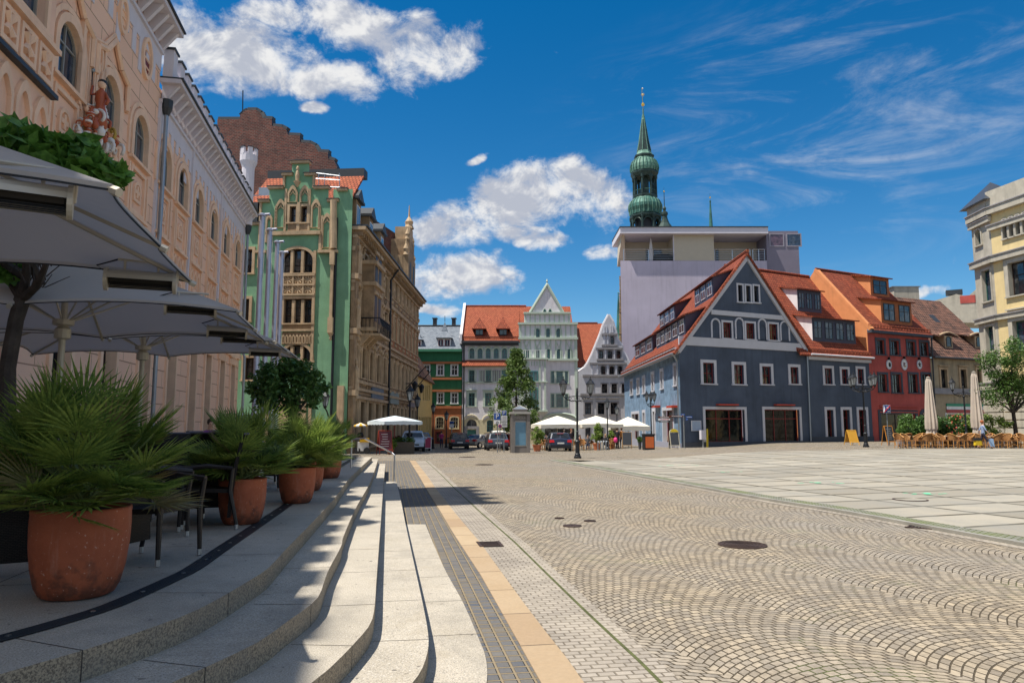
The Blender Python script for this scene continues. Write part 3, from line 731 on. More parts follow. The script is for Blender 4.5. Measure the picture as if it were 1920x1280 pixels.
tp = TF.P(UE - .2, 0, .1); tz = TF.uz(450, 275)[1]; mb = MB()
mb.lathe(tp, [(.36, ZE - .6), (.36, tz - .5), (.4, tz - .35), (.5, tz - .1), (.5, tz + .3)], pinkwhite, 12)
for k in range(6):
    a = k * math.pi / 3; c = tp + V((math.cos(a) * .42, math.sin(a) * .42, 0)); mb.obox(c, (math.sin(a), -math.cos(a)), .13, .07, tz + .3, tz + .7, pinkwhite)
    mb.obox(c, (math.sin(a), -math.cos(a)), .16, .10, tz + .7, tz + .75, darkz)
mb.build('turret', hall)
mb = MB(); gh = 9.0
steps_ = [(gr0 - .6, gr1 + .6, 1.6), (gr0, gr1, gh - .5)]
for i, (a, b, h) in enumerate(steps_): TF.box(mb, a, b, ZT + .23, ZT + h, -.35 - .02 * i, .1 + .02 * i, pink)
for k in range(5):
    a = gr0 + k * 1.0; TF.box(mb, a, a + .5, ZT + gh - .5, ZT + gh + .2, -.3, .1, pinkwhite)
mb.build('gable', hall)
mb = MB()
for u in [US + .15] + [(c_[i] + c_[i + 1]) / 2 for i in (4, 6)] + [UE - .2]:
    TF.box(mb, u - .09, u + .09, 5.6, ZE - .75, 0, .10, pinkwhite)
TF.box(mb, .1, UE - .02, 5.45, 5.75, 0, .14, pinktrim); TF.box(mb, .1, UE, .3, 1.05, 0, .12, pinktrim)
z = 1.45
while z < 5.4: TF.box(mb, US, UE - .05, z, z + .035, 0, .025, sand_d) if False else None; z += .6
mb.build('lesene', hall)
for i, r in enumerate(wr + nearw):
    w_ = window(TF, hall, r, 1.0, fr_g, glass_b, .22, pinktrim, 2, 2, .10, True, 0, .06, .10, transom=(.66,))
    c = (r[0] + r[1]) / 2
    f = MB(); ring(f, TF, opening(r[0] - .42, r[1] + .42, r[2], r[3] + .42, 1.0), opening(r[0] - .27, r[1] + .27, r[2], r[3] + .27, 1.0), 0, .06, pinktrim)
    f.build('surround', w_)
    if True:   # relief panels below the window
        p = MB(); zb = r[2] - .14
        TF.box(p, c - .95, c + .95, zb - 1.75, zb - 1.66, 0, .16, pinktrim)
        ring(p, TF, opening(c - .72, c + .72, zb - 1.62, zb - .1), opening(c - .60, c + .60, zb - 1.50, zb - .22), 0, .08, pinktrim)
        ring(p, TF, opening(c - .34, c + .34, zb - 1.2, zb - .5, 1.0), opening(c - .24, c + .24, zb - 1.1, zb - .6, 1.0), 0, .07, pinktrim)
        TF.box(p, c - .06, c + .06, zb - 1.05, zb - .65, 0, .07, pinktrim); TF.box(p, c - .2, c + .2, zb - .91, zb - .79, 0, .065, pinktrim)
        for k in range(3):
            a = c - .8 + k * .56; ring(p, TF, opening(a, a + .48, zb - 3.4, zb - 1.85, 'p', 8), opening(a + .09, a + .39, zb - 3.32, zb - 2.0, 'p', 8), 0, .07, pinktrim)
        TF.box(p, c - .98, c - .86, zb - 3.5, zb - .1, 0, .09, pinktrim); TF.box(p, c + .86, c + .98, zb - 3.5, zb - .1, 0, .09, pinktrim)
        p.build('relief_panel', hall)
for r in mw: window(TF, hall, r, .8, fr_g, glass, .16, pinktrim, 2, 2, .22, True, 0, .05, .08)
for r in gw:
    if r[0] > .3: window(TF, hall, r, 0, fr_d, glass, .2, pinktrim, 2, 1, .28, True, 0, .06, .07, transom=(.7,))
mb = MB()   # rusticated voussoirs over ground floor windows
for r in gw:
    c = (r[0] + r[1]) / 2
    if c < 1: continue
    for k in range(-4, 5):
        a = k * .16; TF.box(mb, c + a * 1.5 - .09, c + a * 1.5 + .09, gtop + .02, gtop + .42 - abs(k) * .03, 0, .10, pinktrim)
mb.build('keystones', hall)['kind'] = 'stuff'
mb = MB()
for r in wr[:2]:
    c = (r[0] + r[1]) / 2; zt = r[3]
    for e0, e1 in (((-1.25, -.5), (-1.25, .35)), ((-1.25, .35), (-.6, .55)), ((-.6, .55), (0, 1.15)), ((0, 1.15), (.6, .55)), ((.6, .55), (1.25, .35)), ((1.25, .35), (1.25, -.5))):
        p, q = TF.P(c + e0[0], zt + e0[1], .09), TF.P(c + e1[0], zt + e1[1], .09); mb.path([p, q], .085, pinktrim, 6)
        p, q = TF.P(c + e0[0] * 1.12, zt + e0[1] * 1.12 + .05, .05), TF.P(c + e1[0] * 1.12, zt + e1[1] * 1.12 + .05, .05); mb.path([p, q], .06, pinktrim, 6)
cc_ = (c_[0] + c_[1]) / 2
for k in range(3):
    a = cc_ - .66 + k * .46; ring(mb, TF, opening(a, a + .4, wr[0][3] - 1.9, wr[0][3] + .6, 'p', 8), opening(a + .08, a + .32, wr[0][3] - 1.8, wr[0][3] + .4, 'p', 8), 0, .08, pinktrim)
TF.box(mb, cc_ - .8, cc_ - .68, wr[0][2] - .2, wr[0][3] + .7, 0, .1, pinktrim); TF.box(mb, cc_ + .72, cc_ + .84, wr[0][2] - .2, wr[0][3] + .7, 0, .1, pinktrim)
mb.build('hood_mould', hall)
for (px, py, a, b, fill) in ((227, 30, .38, .58, pinktrim), (272, 110, .50, .72, fr_r)):
    u, z = TF.uz(px, py); mb = MB()
    o = [(u + a * math.cos(t * math.pi / 12), z + b * math.sin(t * math.pi / 12)) for t in range(24)]
    i1 = [(u + (a - .13) * math.cos(t * math.pi / 12), z + (b - .13) * math.sin(t * math.pi / 12)) for t in range(24)]
    ring(mb, TF, o, i1, 0, .12, pinktrim); mb.face([TF.P(*q, .03) for q in i1], fill)
    for k in range(-1, 2): TF.box(mb, u - a * .7, u + a * .7, z + k * b * .4 - .03, z + k * b * .4 + .03, .035, .06, pinktrim)
    mb.build('medallion', hall)
u1 = TF.uz(50, 200)[0]; u0 = u1 - 4.2; wz0 = TF.uz(30, 50)[1]
BF = Fac(TF.P(u0, 0, .45).xy, TF.P(u1, 0, .45).xy)
zl = TF.uz(58, 180)[1]; zp = TF.uz(55, 85)[1]; 
mb = MB(); wsr = [(.5, 1.75, zp + .15, zp + 2.9), (2.35, 3.7, zp + .15, zp + 2.9)]
wall(mb, BF, [(0, 5.6), (4.2, 5.6), (4.2, ZT - 1.4), (0, ZT - 1.4)], [opening(*r) for r in wsr], pink, .25)
mb.face([BF.P(4.2, 5.6), BF.P(4.2, 5.6, -.45), BF.P(4.2, ZT - 1.4, -.45), BF.P(4.2, ZT - 1.4)], pink)
mb.face([BF.P(0, ZT - 1.4), BF.P(4.2, ZT - 1.4), BF.P(4.2, ZT - 1.4, -.45), BF.P(0, ZT - 1.4, -.45)], pink)
mb.face([BF.P(0, 5.6), BF.P(4.2, 5.6), BF.P(4.2, 5.6, -.45), BF.P(0, 5.6, -.45)][::-1], pink)
bay = mb.build('bay', hall)
for r in wsr: window(BF, bay, r, 0, fr_g, glass_b, .14, pinktrim, 2, 2, .2, True, 0, .06, .06, transom=(.7,))
mb = MB()
BF.box(mb, -.05, 4.28, zp - .12, zp + .0, 0, .16, pinktrim); BF.box(mb, -.05, 4.28, zl - .1, zl, 0, .16, darkz)
for k in range(5):
    a = .2 + k * .8; ring(mb, BF, opening(a, a + .7, zl + .1, zp - .2), opening(a + .1, a + .6, zl + .22, zp - .3), 0, .09, pinktrim)
    for q in range(4):
        an = q * math.pi / 2 + .78; mb.path([BF.P(a + .35, (zl + zp) / 2, .04), BF.P(a + .35 + .2 * math.cos(an), (zl + zp) / 2 + .3 * math.sin(an), .05)], [.05, .1], pinktrim, 6)
    ring(mb, BF, opening(a, a + .7, zl - 3.4, zl - .25, 'p', 8), opening(a + .1, a + .6, zl - 3.3, zl - .5, 'p', 8), 0, .09, pinktrim)
mb.build('relief', bay)
for (pxt, pyt, u) in ((300, 180, US + .25), (468, 400, UE - .15)):
    mb = MB(); zz = ZE - .9
    mb.path([TF.P(u, zz, .22), TF.P(u, 5.9, .22), TF.P(u, 5.6, .34), TF.P(u, .7, .34)], .075, zinc, 10)
    mb.lathe(TF.P(u, 0, .22), [(.1, zz - .25), (.2, zz), (.22, zz + .3), (.2, zz + .32)], darkz, 8); mb.build('downpipe', hall)
terr = simple('terracotta_glaze', (.42, .10, .04), .35); whi = simple('white_glaze', (.75, .72, .68), .3); yel = simple('yellow_glaze', (.5, .33, .06), .35); dkg = simple('black_glaze', (.02, .02, .02), .3)
fp = TF.uz(170, 260); FG = thing('facade_ornament', TF.P(fp[0], fp[1] - 2, .1), 'climbing red and white ceramic ornament crowned by a small figure on the pink facade', 'facade ornament')
rnd = random.Random(11); mb = MB()
for i in range(190):
    q = rnd.random(); py = 200 + q * 140; wdt = 6 + 64 * q ** .7; px = 160 + rnd.uniform(-1, .9) * wdt - 2 * q
    if px < 95: px = 102
    u, z = TF.uz(px, py); r = rnd.uniform(.04, .115); c = TF.P(u, z, rnd.uniform(.08, .42)); m = rnd.choice((terr, terr, whi, whi, whi, yel, pinktrim))
    k = rnd.randrange(3)
    if k == 0: mb.lathe(c, [(r * .4, -r * 1.6), (r * 1.0, -r), (r * 1.15, 0), (r * .6, r), (r * .9, r * 1.5), (r * .8, r * 1.6)], m, 9)
    elif k == 1: mb.ball(c, r, m, 8); mb.lathe(c, [(r * 1.06, -.03), (r * 1.12, 0), (r * 1.06, .03)], rnd.choice((terr, whi)), 9)
    else: mb.path([c + V((r * 1.4 * math.cos(a), rnd.uniform(-.03, .03), r * 1.6 * math.sin(a))) for a in [j * .5 for j in range(-2, 9)]], r * .42, m, 6)
mb.build('scrollwork', FG, smooth=True)
u, z = TF.uz(163, 190); c = TF.P(u, z, .35); mb = MB()
mb.lathe(c, [(.06, -.75), (.2, -.7), (.16, -.3), (.11, -.1), (.15, .05), (.13, .28), (.05, .36), (.05, .40)], terr, 10); mb.ball(c + V((0, 0, .5)), .11, pinktrim, 10, 1.2); mb.ball(c + V((0, .02, .57)), .12, dkg, 9, .8)
mb.path([c + V((.1, 0, .25)), c + V((.24, -.05, .02)), c + V((.2, -.1, -.12))], [.05, .045, .035], terr, 6)
mb.path([c + V((-.1, 0, .25)), c + V((-.26, -.05, .2)), c + V((-.22, -.05, .45))], [.05, .045, .035], terr, 6)
mb.path([c + V((-.22, -.05, -.4)), c + V((-.26, -.05, .85))], .016, dkg, 5); mb.ball(c + V((-.26, -.05, .9)), .07, zinc, 7)
mb.build('figure', FG, smooth=True)
gh_ = thing('corner_house', GP(560, 50), 'tall green corner house with sandstone gable and triple windows behind the flagpoles', 'building')
GA = at(440, 797, 46.6); GB = at(650, 797, 46.0); GF = Fac(GA.xy, GB.xy)
r_ = lambda z, *a: GF.rect(z, *a)
zb_ = -.6
ARC = r_(zM, 375, 285, 628, 478); TR2 = r_(zM, 395, 685, 618, 878); TR3 = r_(zM, 380, 1050, 616, 1180)
outl = []
def gfp(z, x, y): return GF.uz(*z(x, y))
ZR = gfp(zC, 0, 970)[1]
gab = [(250, 970), (360, 970), (360, 785), (420, 785), (420, 690), (525, 690), (525, 590), (590, 590), (590, 500), (720, 500), (720, 590), (765, 590), (765, 690), (865, 690), (865, 780), (900, 780), (900, 700), (1000, 700)]
gpts = [gfp(zC, x, y) for x, y in gab]; uR = GF.L
gpts = [(0, zb_), (uR, zb_), (uR, gpts[-1][1])] + [(min(u, uR - .01), z) for u, z in gpts[::-1]][1:] + [(0, gpts[0][1])]
def trip(r, n=3, gap=.16):
    u0, u1, z0, z1 = r; w = (u1 - u0 - gap * (n - 1)) / n; return [(u0 + i * (w + gap), u0 + i * (w + gap) + w, z0, z1) for i in range(n)]
gw1 = r_(zC, 575, 830, 622, 950); gw2 = r_(zC, 660, 830, 705, 950)
lw = [r_(zM, 70, 290, 142, 478), r_(zM, 60, 685, 118, 860), r_(zM, 78, 1155, 170, 1330)]
hol = [opening(*ARC, .75), opening(*TR2), opening(*TR3, .9), opening(*gw1), opening(*gw2)] + [opening(*q) for q in lw]
mb = MB(); wall(mb, GF, gpts, hol, greenpl, .35, mr=sand)
DD = -18
mb.build('wall', gh_)
mb = MB()   # roof behind the gable (ridge towards the back), side slopes
ur0, ur1 = gfp(zC, 250, 780)[0], gfp(zC, 1000, 780)[0]; zr0 = gfp(zC, 400, 780)[1]; zr1 = gfp(zC, 400, 640)[1] + .5
mb.slab([GF.P(0, zr0, -.5), GF.P(uR - .3, zr0, -.5), GF.P(uR - .3, zr1 + 1, -3.5), GF.P(0, zr1 + 1, -3.5)], .15, rooftile2)
GF.box(mb, 0, uR - .3, zr1 + .9, zr1 + 1.5, -4.3, -3.4, darkz)
GF.box(mb, 0, ur0 + .6, zr0 - 2.6, zr0, -2.4, -.4, darkz)
mb.build('roof', gh_)
mb = MB(); u, z = gfp(zC, 325, 692); GF.box(mb, u - .45, u + .45, z - .5, z + .5, -1.9, -1.3, zinc); mb.build('skylight', gh_)
for x0, x1, yt, yb in ((410, 465, 535, 640), (485, 540, 570, 640)):
    r = r_(zC, x0, yt, x1, yb); mb = MB(); GF.box(mb, r[0], r[1], r[2] - 1, r[3], -5.2, -4.4, sand_d); GF.box(mb, r[0] - .08, r[1] + .08, r[3], r[3] + .12, -5.3, -4.3, darkz); mb.build('chimney', gh_)
def gwin(r, arch, nx, tr, fm=fr_d, **k): return window(GF, gh_, r, arch, fm, glass, .18, sand_l, nx, 1, .28, True, 0, .07, .09, transom=tr, **k)
gwin(ARC, .75, 3, (.35,), n=16); gwin(TR2, 0, 3, (.33, .66)); gwin(TR3, .9, 3, (), n=16); gwin(gw1, 0, 1, (.5,), ); gwin(gw2, 0, 1, (.5,))
for q in lw: gwin(q, 0, 2, (.3, .6))
mb = MB()   # stone mullions, panels between the storeys
for r in (ARC, TR2, TR3):
    w = r[1] - r[0]
    for k in (1, 2): GF.box(mb, r[0] + w * k / 3 - .09, r[0] + w * k / 3 + .09, r[2], r[3] - (.08 if r is TR2 else .1), -.2, .06, sand_l)
p1 = r_(zM, 388, 495, 632, 650); p2 = r_(zM, 385, 885, 628, 935); p3 = r_(zM, 380, 950, 625, 1048)
for p in (p1, p2, p3):
    GF.box(mb, p[0], p[1], p[2], p[3], 0, .05, sand); 
for a, zz in ((p1, p1[3]), (p1, p1[2]), (p2, p2[2]), (p1, (p1[2] + p1[3]) / 2)): GF.box(mb, a[0] - .1, a[1] + .1, zz - .07, zz + .07, .05, .15, sand_l)
for k in range(4): u = p1[0] + (p1[1] - p1[0]) * k / 3; GF.box(mb, u - .06, u + .06, p1[2] + .08, p1[3] - .08, .05, .13, sand_l)
for k in range(3):
    w = (p1[1] - p1[0]) / 3; c = p1[0] + w * (k + .5); h = (p1[3] - p1[2]) / 2
    for zz in (p1[2] + h * .5, p1[2] + h * 1.5):
        for a in range(8): mb.path([GF.P(c, zz, .06), GF.P(c + .28 * math.cos(a * .785), zz + .24 * math.sin(a * .785), .07)], [.03, .055], sand_l, 5)
for k in range(9):
    w = (p3[1] - p3[0]) / 9; a = p3[0] + w * k; ring(mb, GF, opening(a + .02, a + w - .02, p3[3] - .75, p3[3] - .15, 'p', 6), opening(a + .07, a + w - .07, p3[3] - .70, p3[3] - .28, 'p', 6), .05, .12, sand_l)
for x in (352, 640):
    u = gfp(zM, x, 500)[0]; GF.box(mb, u - .09, u + .09, zb_ + 1, gfp(zM, x, 300)[1], 0, .12, sand_l)
mb.build('stone_panels', gh_)
mb = MB()   # gable dressing: caps, ledges, blind arches
def ledge(x0, x1, y, th=.16, d=.22, z=zC): 
    a, zz = gfp(z, x0, y); b, _ = gfp(z, x1, y); GF.box(mb, a, b, zz - th, zz, -.3, d, sand_l); GF.box(mb, a - .04, b + .04, zz, zz + .05, -.34, d + .05, darkz)
for q in ((585, 725, 495), (520, 600, 585), (690, 770, 585), (415, 530, 685), (760, 870, 685), (345, 425, 785), (860, 945, 780), (932, 1008, 700), (245, 365, 955)): ledge(*q)
a, zz = gfp(zC, 450, 1022); b, _ = gfp(zC, 810, 1022); GF.box(mb, a, b, zz - .25, zz, 0, .25, sand_l)
a, z2 = gfp(zM, 675, 300); b, _ = gfp(zM, 830, 300); GF.box(mb, a, b, z2 - .18, z2, 0, .3, sand_l); GF.box(mb, a, a + .16, z2, zz - .2, 0, .14, sand_l)
a, z2 = gfp(zM, 175, 300); b, _ = gfp(zM, 260, 300); GF.box(mb, a, b, z2 - .18, z2, 0, .25, sand_l)
def pil(x, y0, y1, w=.14, z=zC, d=.12): u, za = gfp(z, x, y0); _, zb2 = gfp(z, x, y1); GF.box(mb, u - w / 2, u + w / 2, zb2, za, 0, d, sand_l)
for q in ((550, 700, 1015), (645, 800, 1015, .2), (727, 700, 1015), (475, 830, 1000), (800, 830, 1000), (820, 900, 1150), (885, 900, 1150), (535, 600, 690), (757, 600, 690), (360, 800, 1290)): pil(*q)
for (x0, x1, yt, yb, fl) in ((562, 636, 672, 800, 1), (652, 726, 672, 800, 1), (468, 545, 775, 990, 1), (735, 808, 775, 990, 1), (395, 445, 885, 1100, 1), (815, 892, 880, 1140, 1)):
    r = r_(zC, x0, yt, x1, yb); t = .11
    ring(mb, GF, opening(*r, 'p', 12), opening(r[0] + t, r[1] - t, r[2] + .02, r[3] - .26, 'p', 12), 0, .12, sand_l)
    c = (r[0] + r[1]) / 2; w = r[1] - r[0]
    for s_ in (-1, 1): mb.path([GF.P(c + s_ * w * .30, r[3] - w * 1.0, .06), GF.P(c + s_ * w * .10, r[3] - w * .82, .06), GF.P(c + s_ * w * .02, r[3] - w * .6, .06)], .035, sand_l, 5)
    mb.path([GF.P(c + w * .1 * math.cos(a), r[3] - w * .5 + w * .1 * math.sin(a), .07) for a in [k * .7 for k in range(10)]], .025, sand_l, 5)
for q in (gw1, gw2): GF.box(mb, q[0] - .1, q[1] + .1, q[2] - .75, q[2] - .1, 0, .08, sand)
u, z = gfp(zC, 643, 640); c = GF.P(u, z, .3)
mb.lathe(c, [(.05, -.5), (.22, -.2), (.24, -.12), (.12, -.08), (.14, .3), (.1, .55), (.06, .62), (.1, .72), (.09, .85), (.02, .95)], sand_l, 9)
for (x, yt, yb, w) in ((795, 300, 960, .30),):
    u, za = gfp(zM, x, yt); _, zb2 = gfp(zM, 775, yb); GF.box(mb, u - w * .3, u + w * .3, zb2, za, 0, .35, sand_l)
    GF.box(mb, u - w * .5, u + w * .5, za - 1.0, za - .1, 0, .42, sand_l)
    GF.box(mb, u - w * .55, u + w * .55, zb2, zb2 + 1.0, .0, .40, sand_l); mb.lathe(GF.P(u, zb2, .2), [(.02, -.5), (.10, -.35), (.06, -.25), (.2, 0)], sand_l, 8)
mb.path([GF.P(gfp(zC, 910, 800)[0], gfp(zC, 910, 790)[1], .22), GF.P(gfp(zC, 910, 1150)[0], gfp(zC, 910, 1150)[1], .22)], .22, sand_l, 10)
mb.build('gable_dressing', gh_)
mb = MB(); u, z = gfp(zM, 822, 40); mb.path([GF.P(u, z, .12), GF.P(u, .3, .12)], .09, black, 8); mb.build('downpipe', gh_)
mb = MB()   # roof walk railing and rods
for x0, y0, x1, y1 in ((770, 578, 950, 600), (770, 620, 950, 632), (780, 680, 950, 685)): 
    p, q = GF.uz(*zC(x0, y0), -2), GF.uz(*zC(x1, y1), -2); mb.path([GF.P(*p, -2), GF.P(*q, -2)], .03, zinc, 5)
for x in (790, 835, 945): p, q = GF.uz(*zC(x, 580), -2), GF.uz(*zC(x, 690), -2); mb.path([GF.P(*p, -2), GF.P(*q, -2)], .03, zinc, 5)
mb.build('roof_railing', gh_)
mb = MB(); u0 = gfp(zM, 380, 1250)[0]; u1 = gfp(zM, 560, 1250)[0]
GF.box(mb, u0 - 1.2, u1 + .2, zb_, gfp(zM, 0, 1330)[1] - 1.2, 0, .10, sand_l); GF.box(mb, uR - .6, uR - .2, zb_, 4.2, 0, .25, sand_l); mb.build('ground_storey', gh_)
bg_ = thing('brick_gable', GP(560, 62), 'dark red brick stepped gable wall rising behind the green corner house', 'building')
BFc = Fac(at(400, 797, 60).xy, at(660, 797, 57).xy)
pts = [(30, 175), (200, 175), (200, 145), (225, 120), (250, 105), (320, 105), (350, 125), (372, 168), (438, 172), (440, 225), (510, 232), (545, 250), (562, 293), (648, 297), (652, 348), (720, 352), (760, 372), (785, 418), (860, 422), (862, 470), (905, 485), (928, 530), (932, 590), (960, 600), (962, 1250), (30, 1250)]
o = [BFc.uz(*zC(*p)) for p in pts][::-1]; mb = MB(); wall(mb, BFc, o, [], brick)
bk = [BFc.P(*q, -.6) for q in o]; fr_ = [BFc.P(*q, 0) for q in o]
for i in range(len(o)):
    j = (i + 1) % len(o)
    mb.face([fr_[j], fr_[i], bk[i], bk[j]], darkz if o[i][1] > 12 else brick)
mb.face(bk[::-1], brick); mb.build('wall', bg_)
mb = MB()
for i in range(len(o) - 1):
    if o[i][1] > 13 and o[i + 1][1] > 13 and abs(o[i][0] - o[i + 1][0]) > .3: mb.path([BFc.P(*o[i], -.3), BFc.P(*o[i + 1], -.3)], .35, darkz, 4)
mb.build('coping', bg_)['kind'] = 'stuff'
mb = MB(); q = BFc.uz(*zC(220, 120), -.3); q2 = BFc.uz(*zC(222, -40), -.3); mb.path([BFc.P(*q, -.3), BFc.P(*q2, -.3)], .05, black, 5); mb.build('lightning_rod', bg_)
body = MB(); BFc.box(body, .5, BFc.uz(*zC(960, 600))[0], -1, BFc.uz(*zC(500, 800))[1], -12, -.62, brick); body.build('rear_wing', bg_)
CA = V((GF.P(uR, 0, 0).x + .02, GF.P(uR, 0, 0).y, 0)); CB = at(781, 797, 76)
OF = Fac(CA.xy, CB.xy)
def orn(u0, u1, ze, name, label, nb, wallm, floors, base=None, balc=None, dormers=0, gable=False, tallroof=0, d0=0.0):
    t = thing(name, OF.P((u0 + u1) / 2, 0, -3), label, 'building')
    rs = []; w = (u1 - u0) / nb
    for fi, (za, zb2, arch, ww, hood) in enumerate(floors):
        for i in range(nb):
            c = u0 + w * (i + .5); rs.append((c - w * ww / 2, c + w * ww / 2, za, zb2, arch, hood, fi))
    mb = MB(); wall(mb, OF, [(u0, -1.2), (u1, -1.2), (u1, ze), (u0, ze)], [opening(*r[:5]) for r in rs], wallm, .35, d0, sand_d)
    mb.face([OF.P(u1, -1.2, d0), OF.P(u1, -1.2, -12), OF.P(u1, ze, -12), OF.P(u1, ze, d0)], wallm)
    mb.build('wall', t); ur = u0 + (1.6 if u0 < 1 else 0)
    for r in rs:
        h = r[5]; win = window(OF, t, r[:4], r[4], fr_d if r[6] else fr_dg, glass, .17, sand_l, 2, 1, .28, True, d0, .06, .12, transom=(.68,), hood=None)
        c = (r[0] + r[1]) / 2; ww = r[1] - r[0]; m = MB()
        for s_ in (-1, 1): x = c + s_ * (ww / 2 + .28); m.path([OF.P(x, r[2] - .1, d0 + .13), OF.P(x, r[3] + .15, d0 + .13)], .09, sand_l, 6); m.box((-.12, -.1, 0), (.12, .1, .14), sand_l, Matrix.Translation(OF.P(x, r[3] + .12, d0 + .14)))
        if h == 'tri':
            b = r[3] + .32; OF.box(m, c - ww / 2 - .42, c + ww / 2 + .42, b, b + .12, d0, d0 + .3, sand_l)
            m.hexa([OF.P(c - ww / 2 - .4, b + .12, d0 + .28), OF.P(c + ww / 2 + .4, b + .12, d0 + .28), OF.P(c + ww / 2 + .4, b + .12, d0), OF.P(c - ww / 2 - .4, b + .12, d0), OF.P(c - .05, b + .7, d0 + .3), OF.P(c + .05, b + .7, d0 + .3), OF.P(c + .05, b + .7, d0), OF.P(c - .05, b + .7, d0)], sand)
        elif h == 'flat':
            b = r[3] + .3; OF.box(m, c - ww / 2 - .42, c + ww / 2 + .42, b, b + .18, d0, d0 + .34, sand_l)
        elif h == 'arc':
            m.path([OF.P(c + (ww / 2 + .35) * math.cos(a), r[3] + .25 + .5 * math.sin(a), d0 + .14) for a in [math.pi * k / 8 for k in range(9)]], .1, sand_l, 6); m.ball(OF.P(c, r[3] + .35, d0 + .18), .18, sand_l, 7)
        if r[6] > 0 and h: OF.box(m, c - ww / 2 - .2, c + ww / 2 + .2, r[2] - .7, r[2] - .12, d0, d0 + .12, sand_d); [m.ball(OF.P(c + q * ww * .28, r[2] - .42, d0 + .14), .12, sand_l, 6) for q in (-1, 0, 1)]
        m.build('surround', win)
    mb = MB()
    for fi, (za, zb2, arch, ww, hood) in enumerate(floors):
        if fi: OF.box(mb, u0, u1 - .01, za - .95, za - .75, d0, d0 + .26, sand_l); OF.box(mb, u0, u1 - .01, za - 1.2, za - 1.0, d0, d0 + .14, sand)
    for i in range(nb + 1):
        c = u0 + w * i; c = min(max(c, u0 + .22), u1 - .22)
        for fi in range(1, len(floors)):
            zt = floors[fi + 1][0] - 1.2 if fi + 1 < len(floors) else ze - 1.1
            OF.box(mb, c - .2, c + .2, floors[fi][0] - .7, zt, d0, d0 + .13, sand); OF.box(mb, c - .26, c + .26, zt - .3, zt - .02, d0, d0 + .2, sand_l)
            mb.ball(OF.P(c, zt - .7, d0 + .16), .16, sand_l, 7, 1.5)
    mb.build('string_courses', t)
    mb = MB(); OF.box(mb, u0, u1, ze - .55, ze - .35, d0, d0 + .3, sand_l)
    k = u0 + .2
    while k < u1 - .2: OF.box(mb, k, k + .18, ze - .35, ze, d0, d0 + .62, sand); k += .55
    OF.box(mb, u0, u1 + .1, ze, ze + .22, d0 - .2, d0 + .85, sand_l); OF.box(mb, u0, u1 + .15, ze + .22, ze + .34, d0 - .2, d0 + .98, darkz)
    mb.build('cornice', t)
    mb = MB(); mb.slab([OF.P(ur, ze + .35, d0 + .5), OF.P(u1, ze + .35, d0 + .5), OF.P(u1, ze + 3 + tallroof, -3.2), OF.P(ur, ze + 3 + tallroof, -3.2)], .2, slate); 
    OF.box(mb, ur, u1, ze + .3, ze + 2.9 + tallroof, -9, -3.3, slate); mb.build('roof', t)
    for i in range(dormers):
        c = u0 + (u1 - u0) * (i + .5) / dormers; m = MB(); dz = ze + .4
        OF.box(m, c - .75, c + .75, dz, dz + 2.1, -2.6, -.15, sand_d); OF.box(m, c - .95, c + .95, dz + 2.1, dz + 2.28, -2.7, .1, darkz)
        m.hexa([OF.P(c - .9, dz + 2.28, .05), OF.P(c + .9, dz + 2.28, .05), OF.P(c + .9, dz + 2.28, -2.6), OF.P(c - .9, dz + 2.28, -2.6), OF.P(c - .1, dz + 2.95, .05), OF.P(c + .1, dz + 2.95, .05), OF.P(c + .1, dz + 2.95, -2.6), OF.P(c - .1, dz + 2.95, -2.6)], darkz)
        o_ = m.build('dormer', t); f = MB(); OF.box(f, c - .5, c + .5, dz + .35, dz + 1.8, -.2, -.12, fr_w); f.face([OF.P(*q, -.115) for q in opening(c - .42, c - .04, dz + .42, dz + 1.72)], glass); f.face([OF.P(*q, -.115) for q in opening(c + .04, c + .42, dz + .42, dz + 1.72)], glass); f.build('window', o_)
    return t, rs
uB = OF.uz(722, 797)[0]; uC = OF.uz(779, 797)[0]; uX = OF.uz(655, 797)[0]
zq = lambda px, py: OF.uz(px, py)[1]
ze1 = OF.uz(690.6, 438, .8)[1]; ze2 = OF.uz(782, 552, .8)[1]; print('eaves', ze1, ze2)
o1, rs1 = orn(.15, uB, ze1, 'ornate_house', 'ornate sandstone house with corner oriel and iron balcony next to the green house', 5, sand,
     [(.2, 3.3, 0, .62, None), (4.95, 7.0, 0, .5, 'arc'), (8.7, 10.7, 0, .44, 'tri'), (11.9, 13.6, 0, .44, 'tri')], dormers=3)
o2, rs2 = orn(uB + .02, uC, ze2, 'ornate_house', 'ornate sandstone house with orange panels and a big gable dormer, farther down the street', 8, sand,
     [(0, 3.2, 0, .62, None), (4.9, 7.1, 0, .5, 'flat'), (8.9, 11.0, 0, .46, 'flat'), (12.4, 14.4, 0, .46, 'flat')], dormers=0, tallroof=1.5)
mb = MB(); w = (uC - uB) / 8
for i in range(8):
    for s_ in (0, 1):
        a = uB + w * i + (.24 if s_ == 0 else w * .78); OF.box(mb, a, a + w * .18, 8.0, 11.5, 0, .14, brownpl)
mb.build('orange_panels', o2)
mb = MB(); c = (uB + uC) / 2 + 2      # big ornamented gable dormer
GDF = OF
OF.box(mb, c - 2.2, c + 2.2, ze2 + .35, ze2 + 3.3, -2.2, .35, sand); OF.box(mb, c - 1.6, c + 1.6, ze2 + 3.3, ze2 + 5.0, -1.8, .3, sand); OF.box(mb, c - .9, c + .9, ze2 + 5, ze2 + 6.4, -1.2, .25, sand_l)
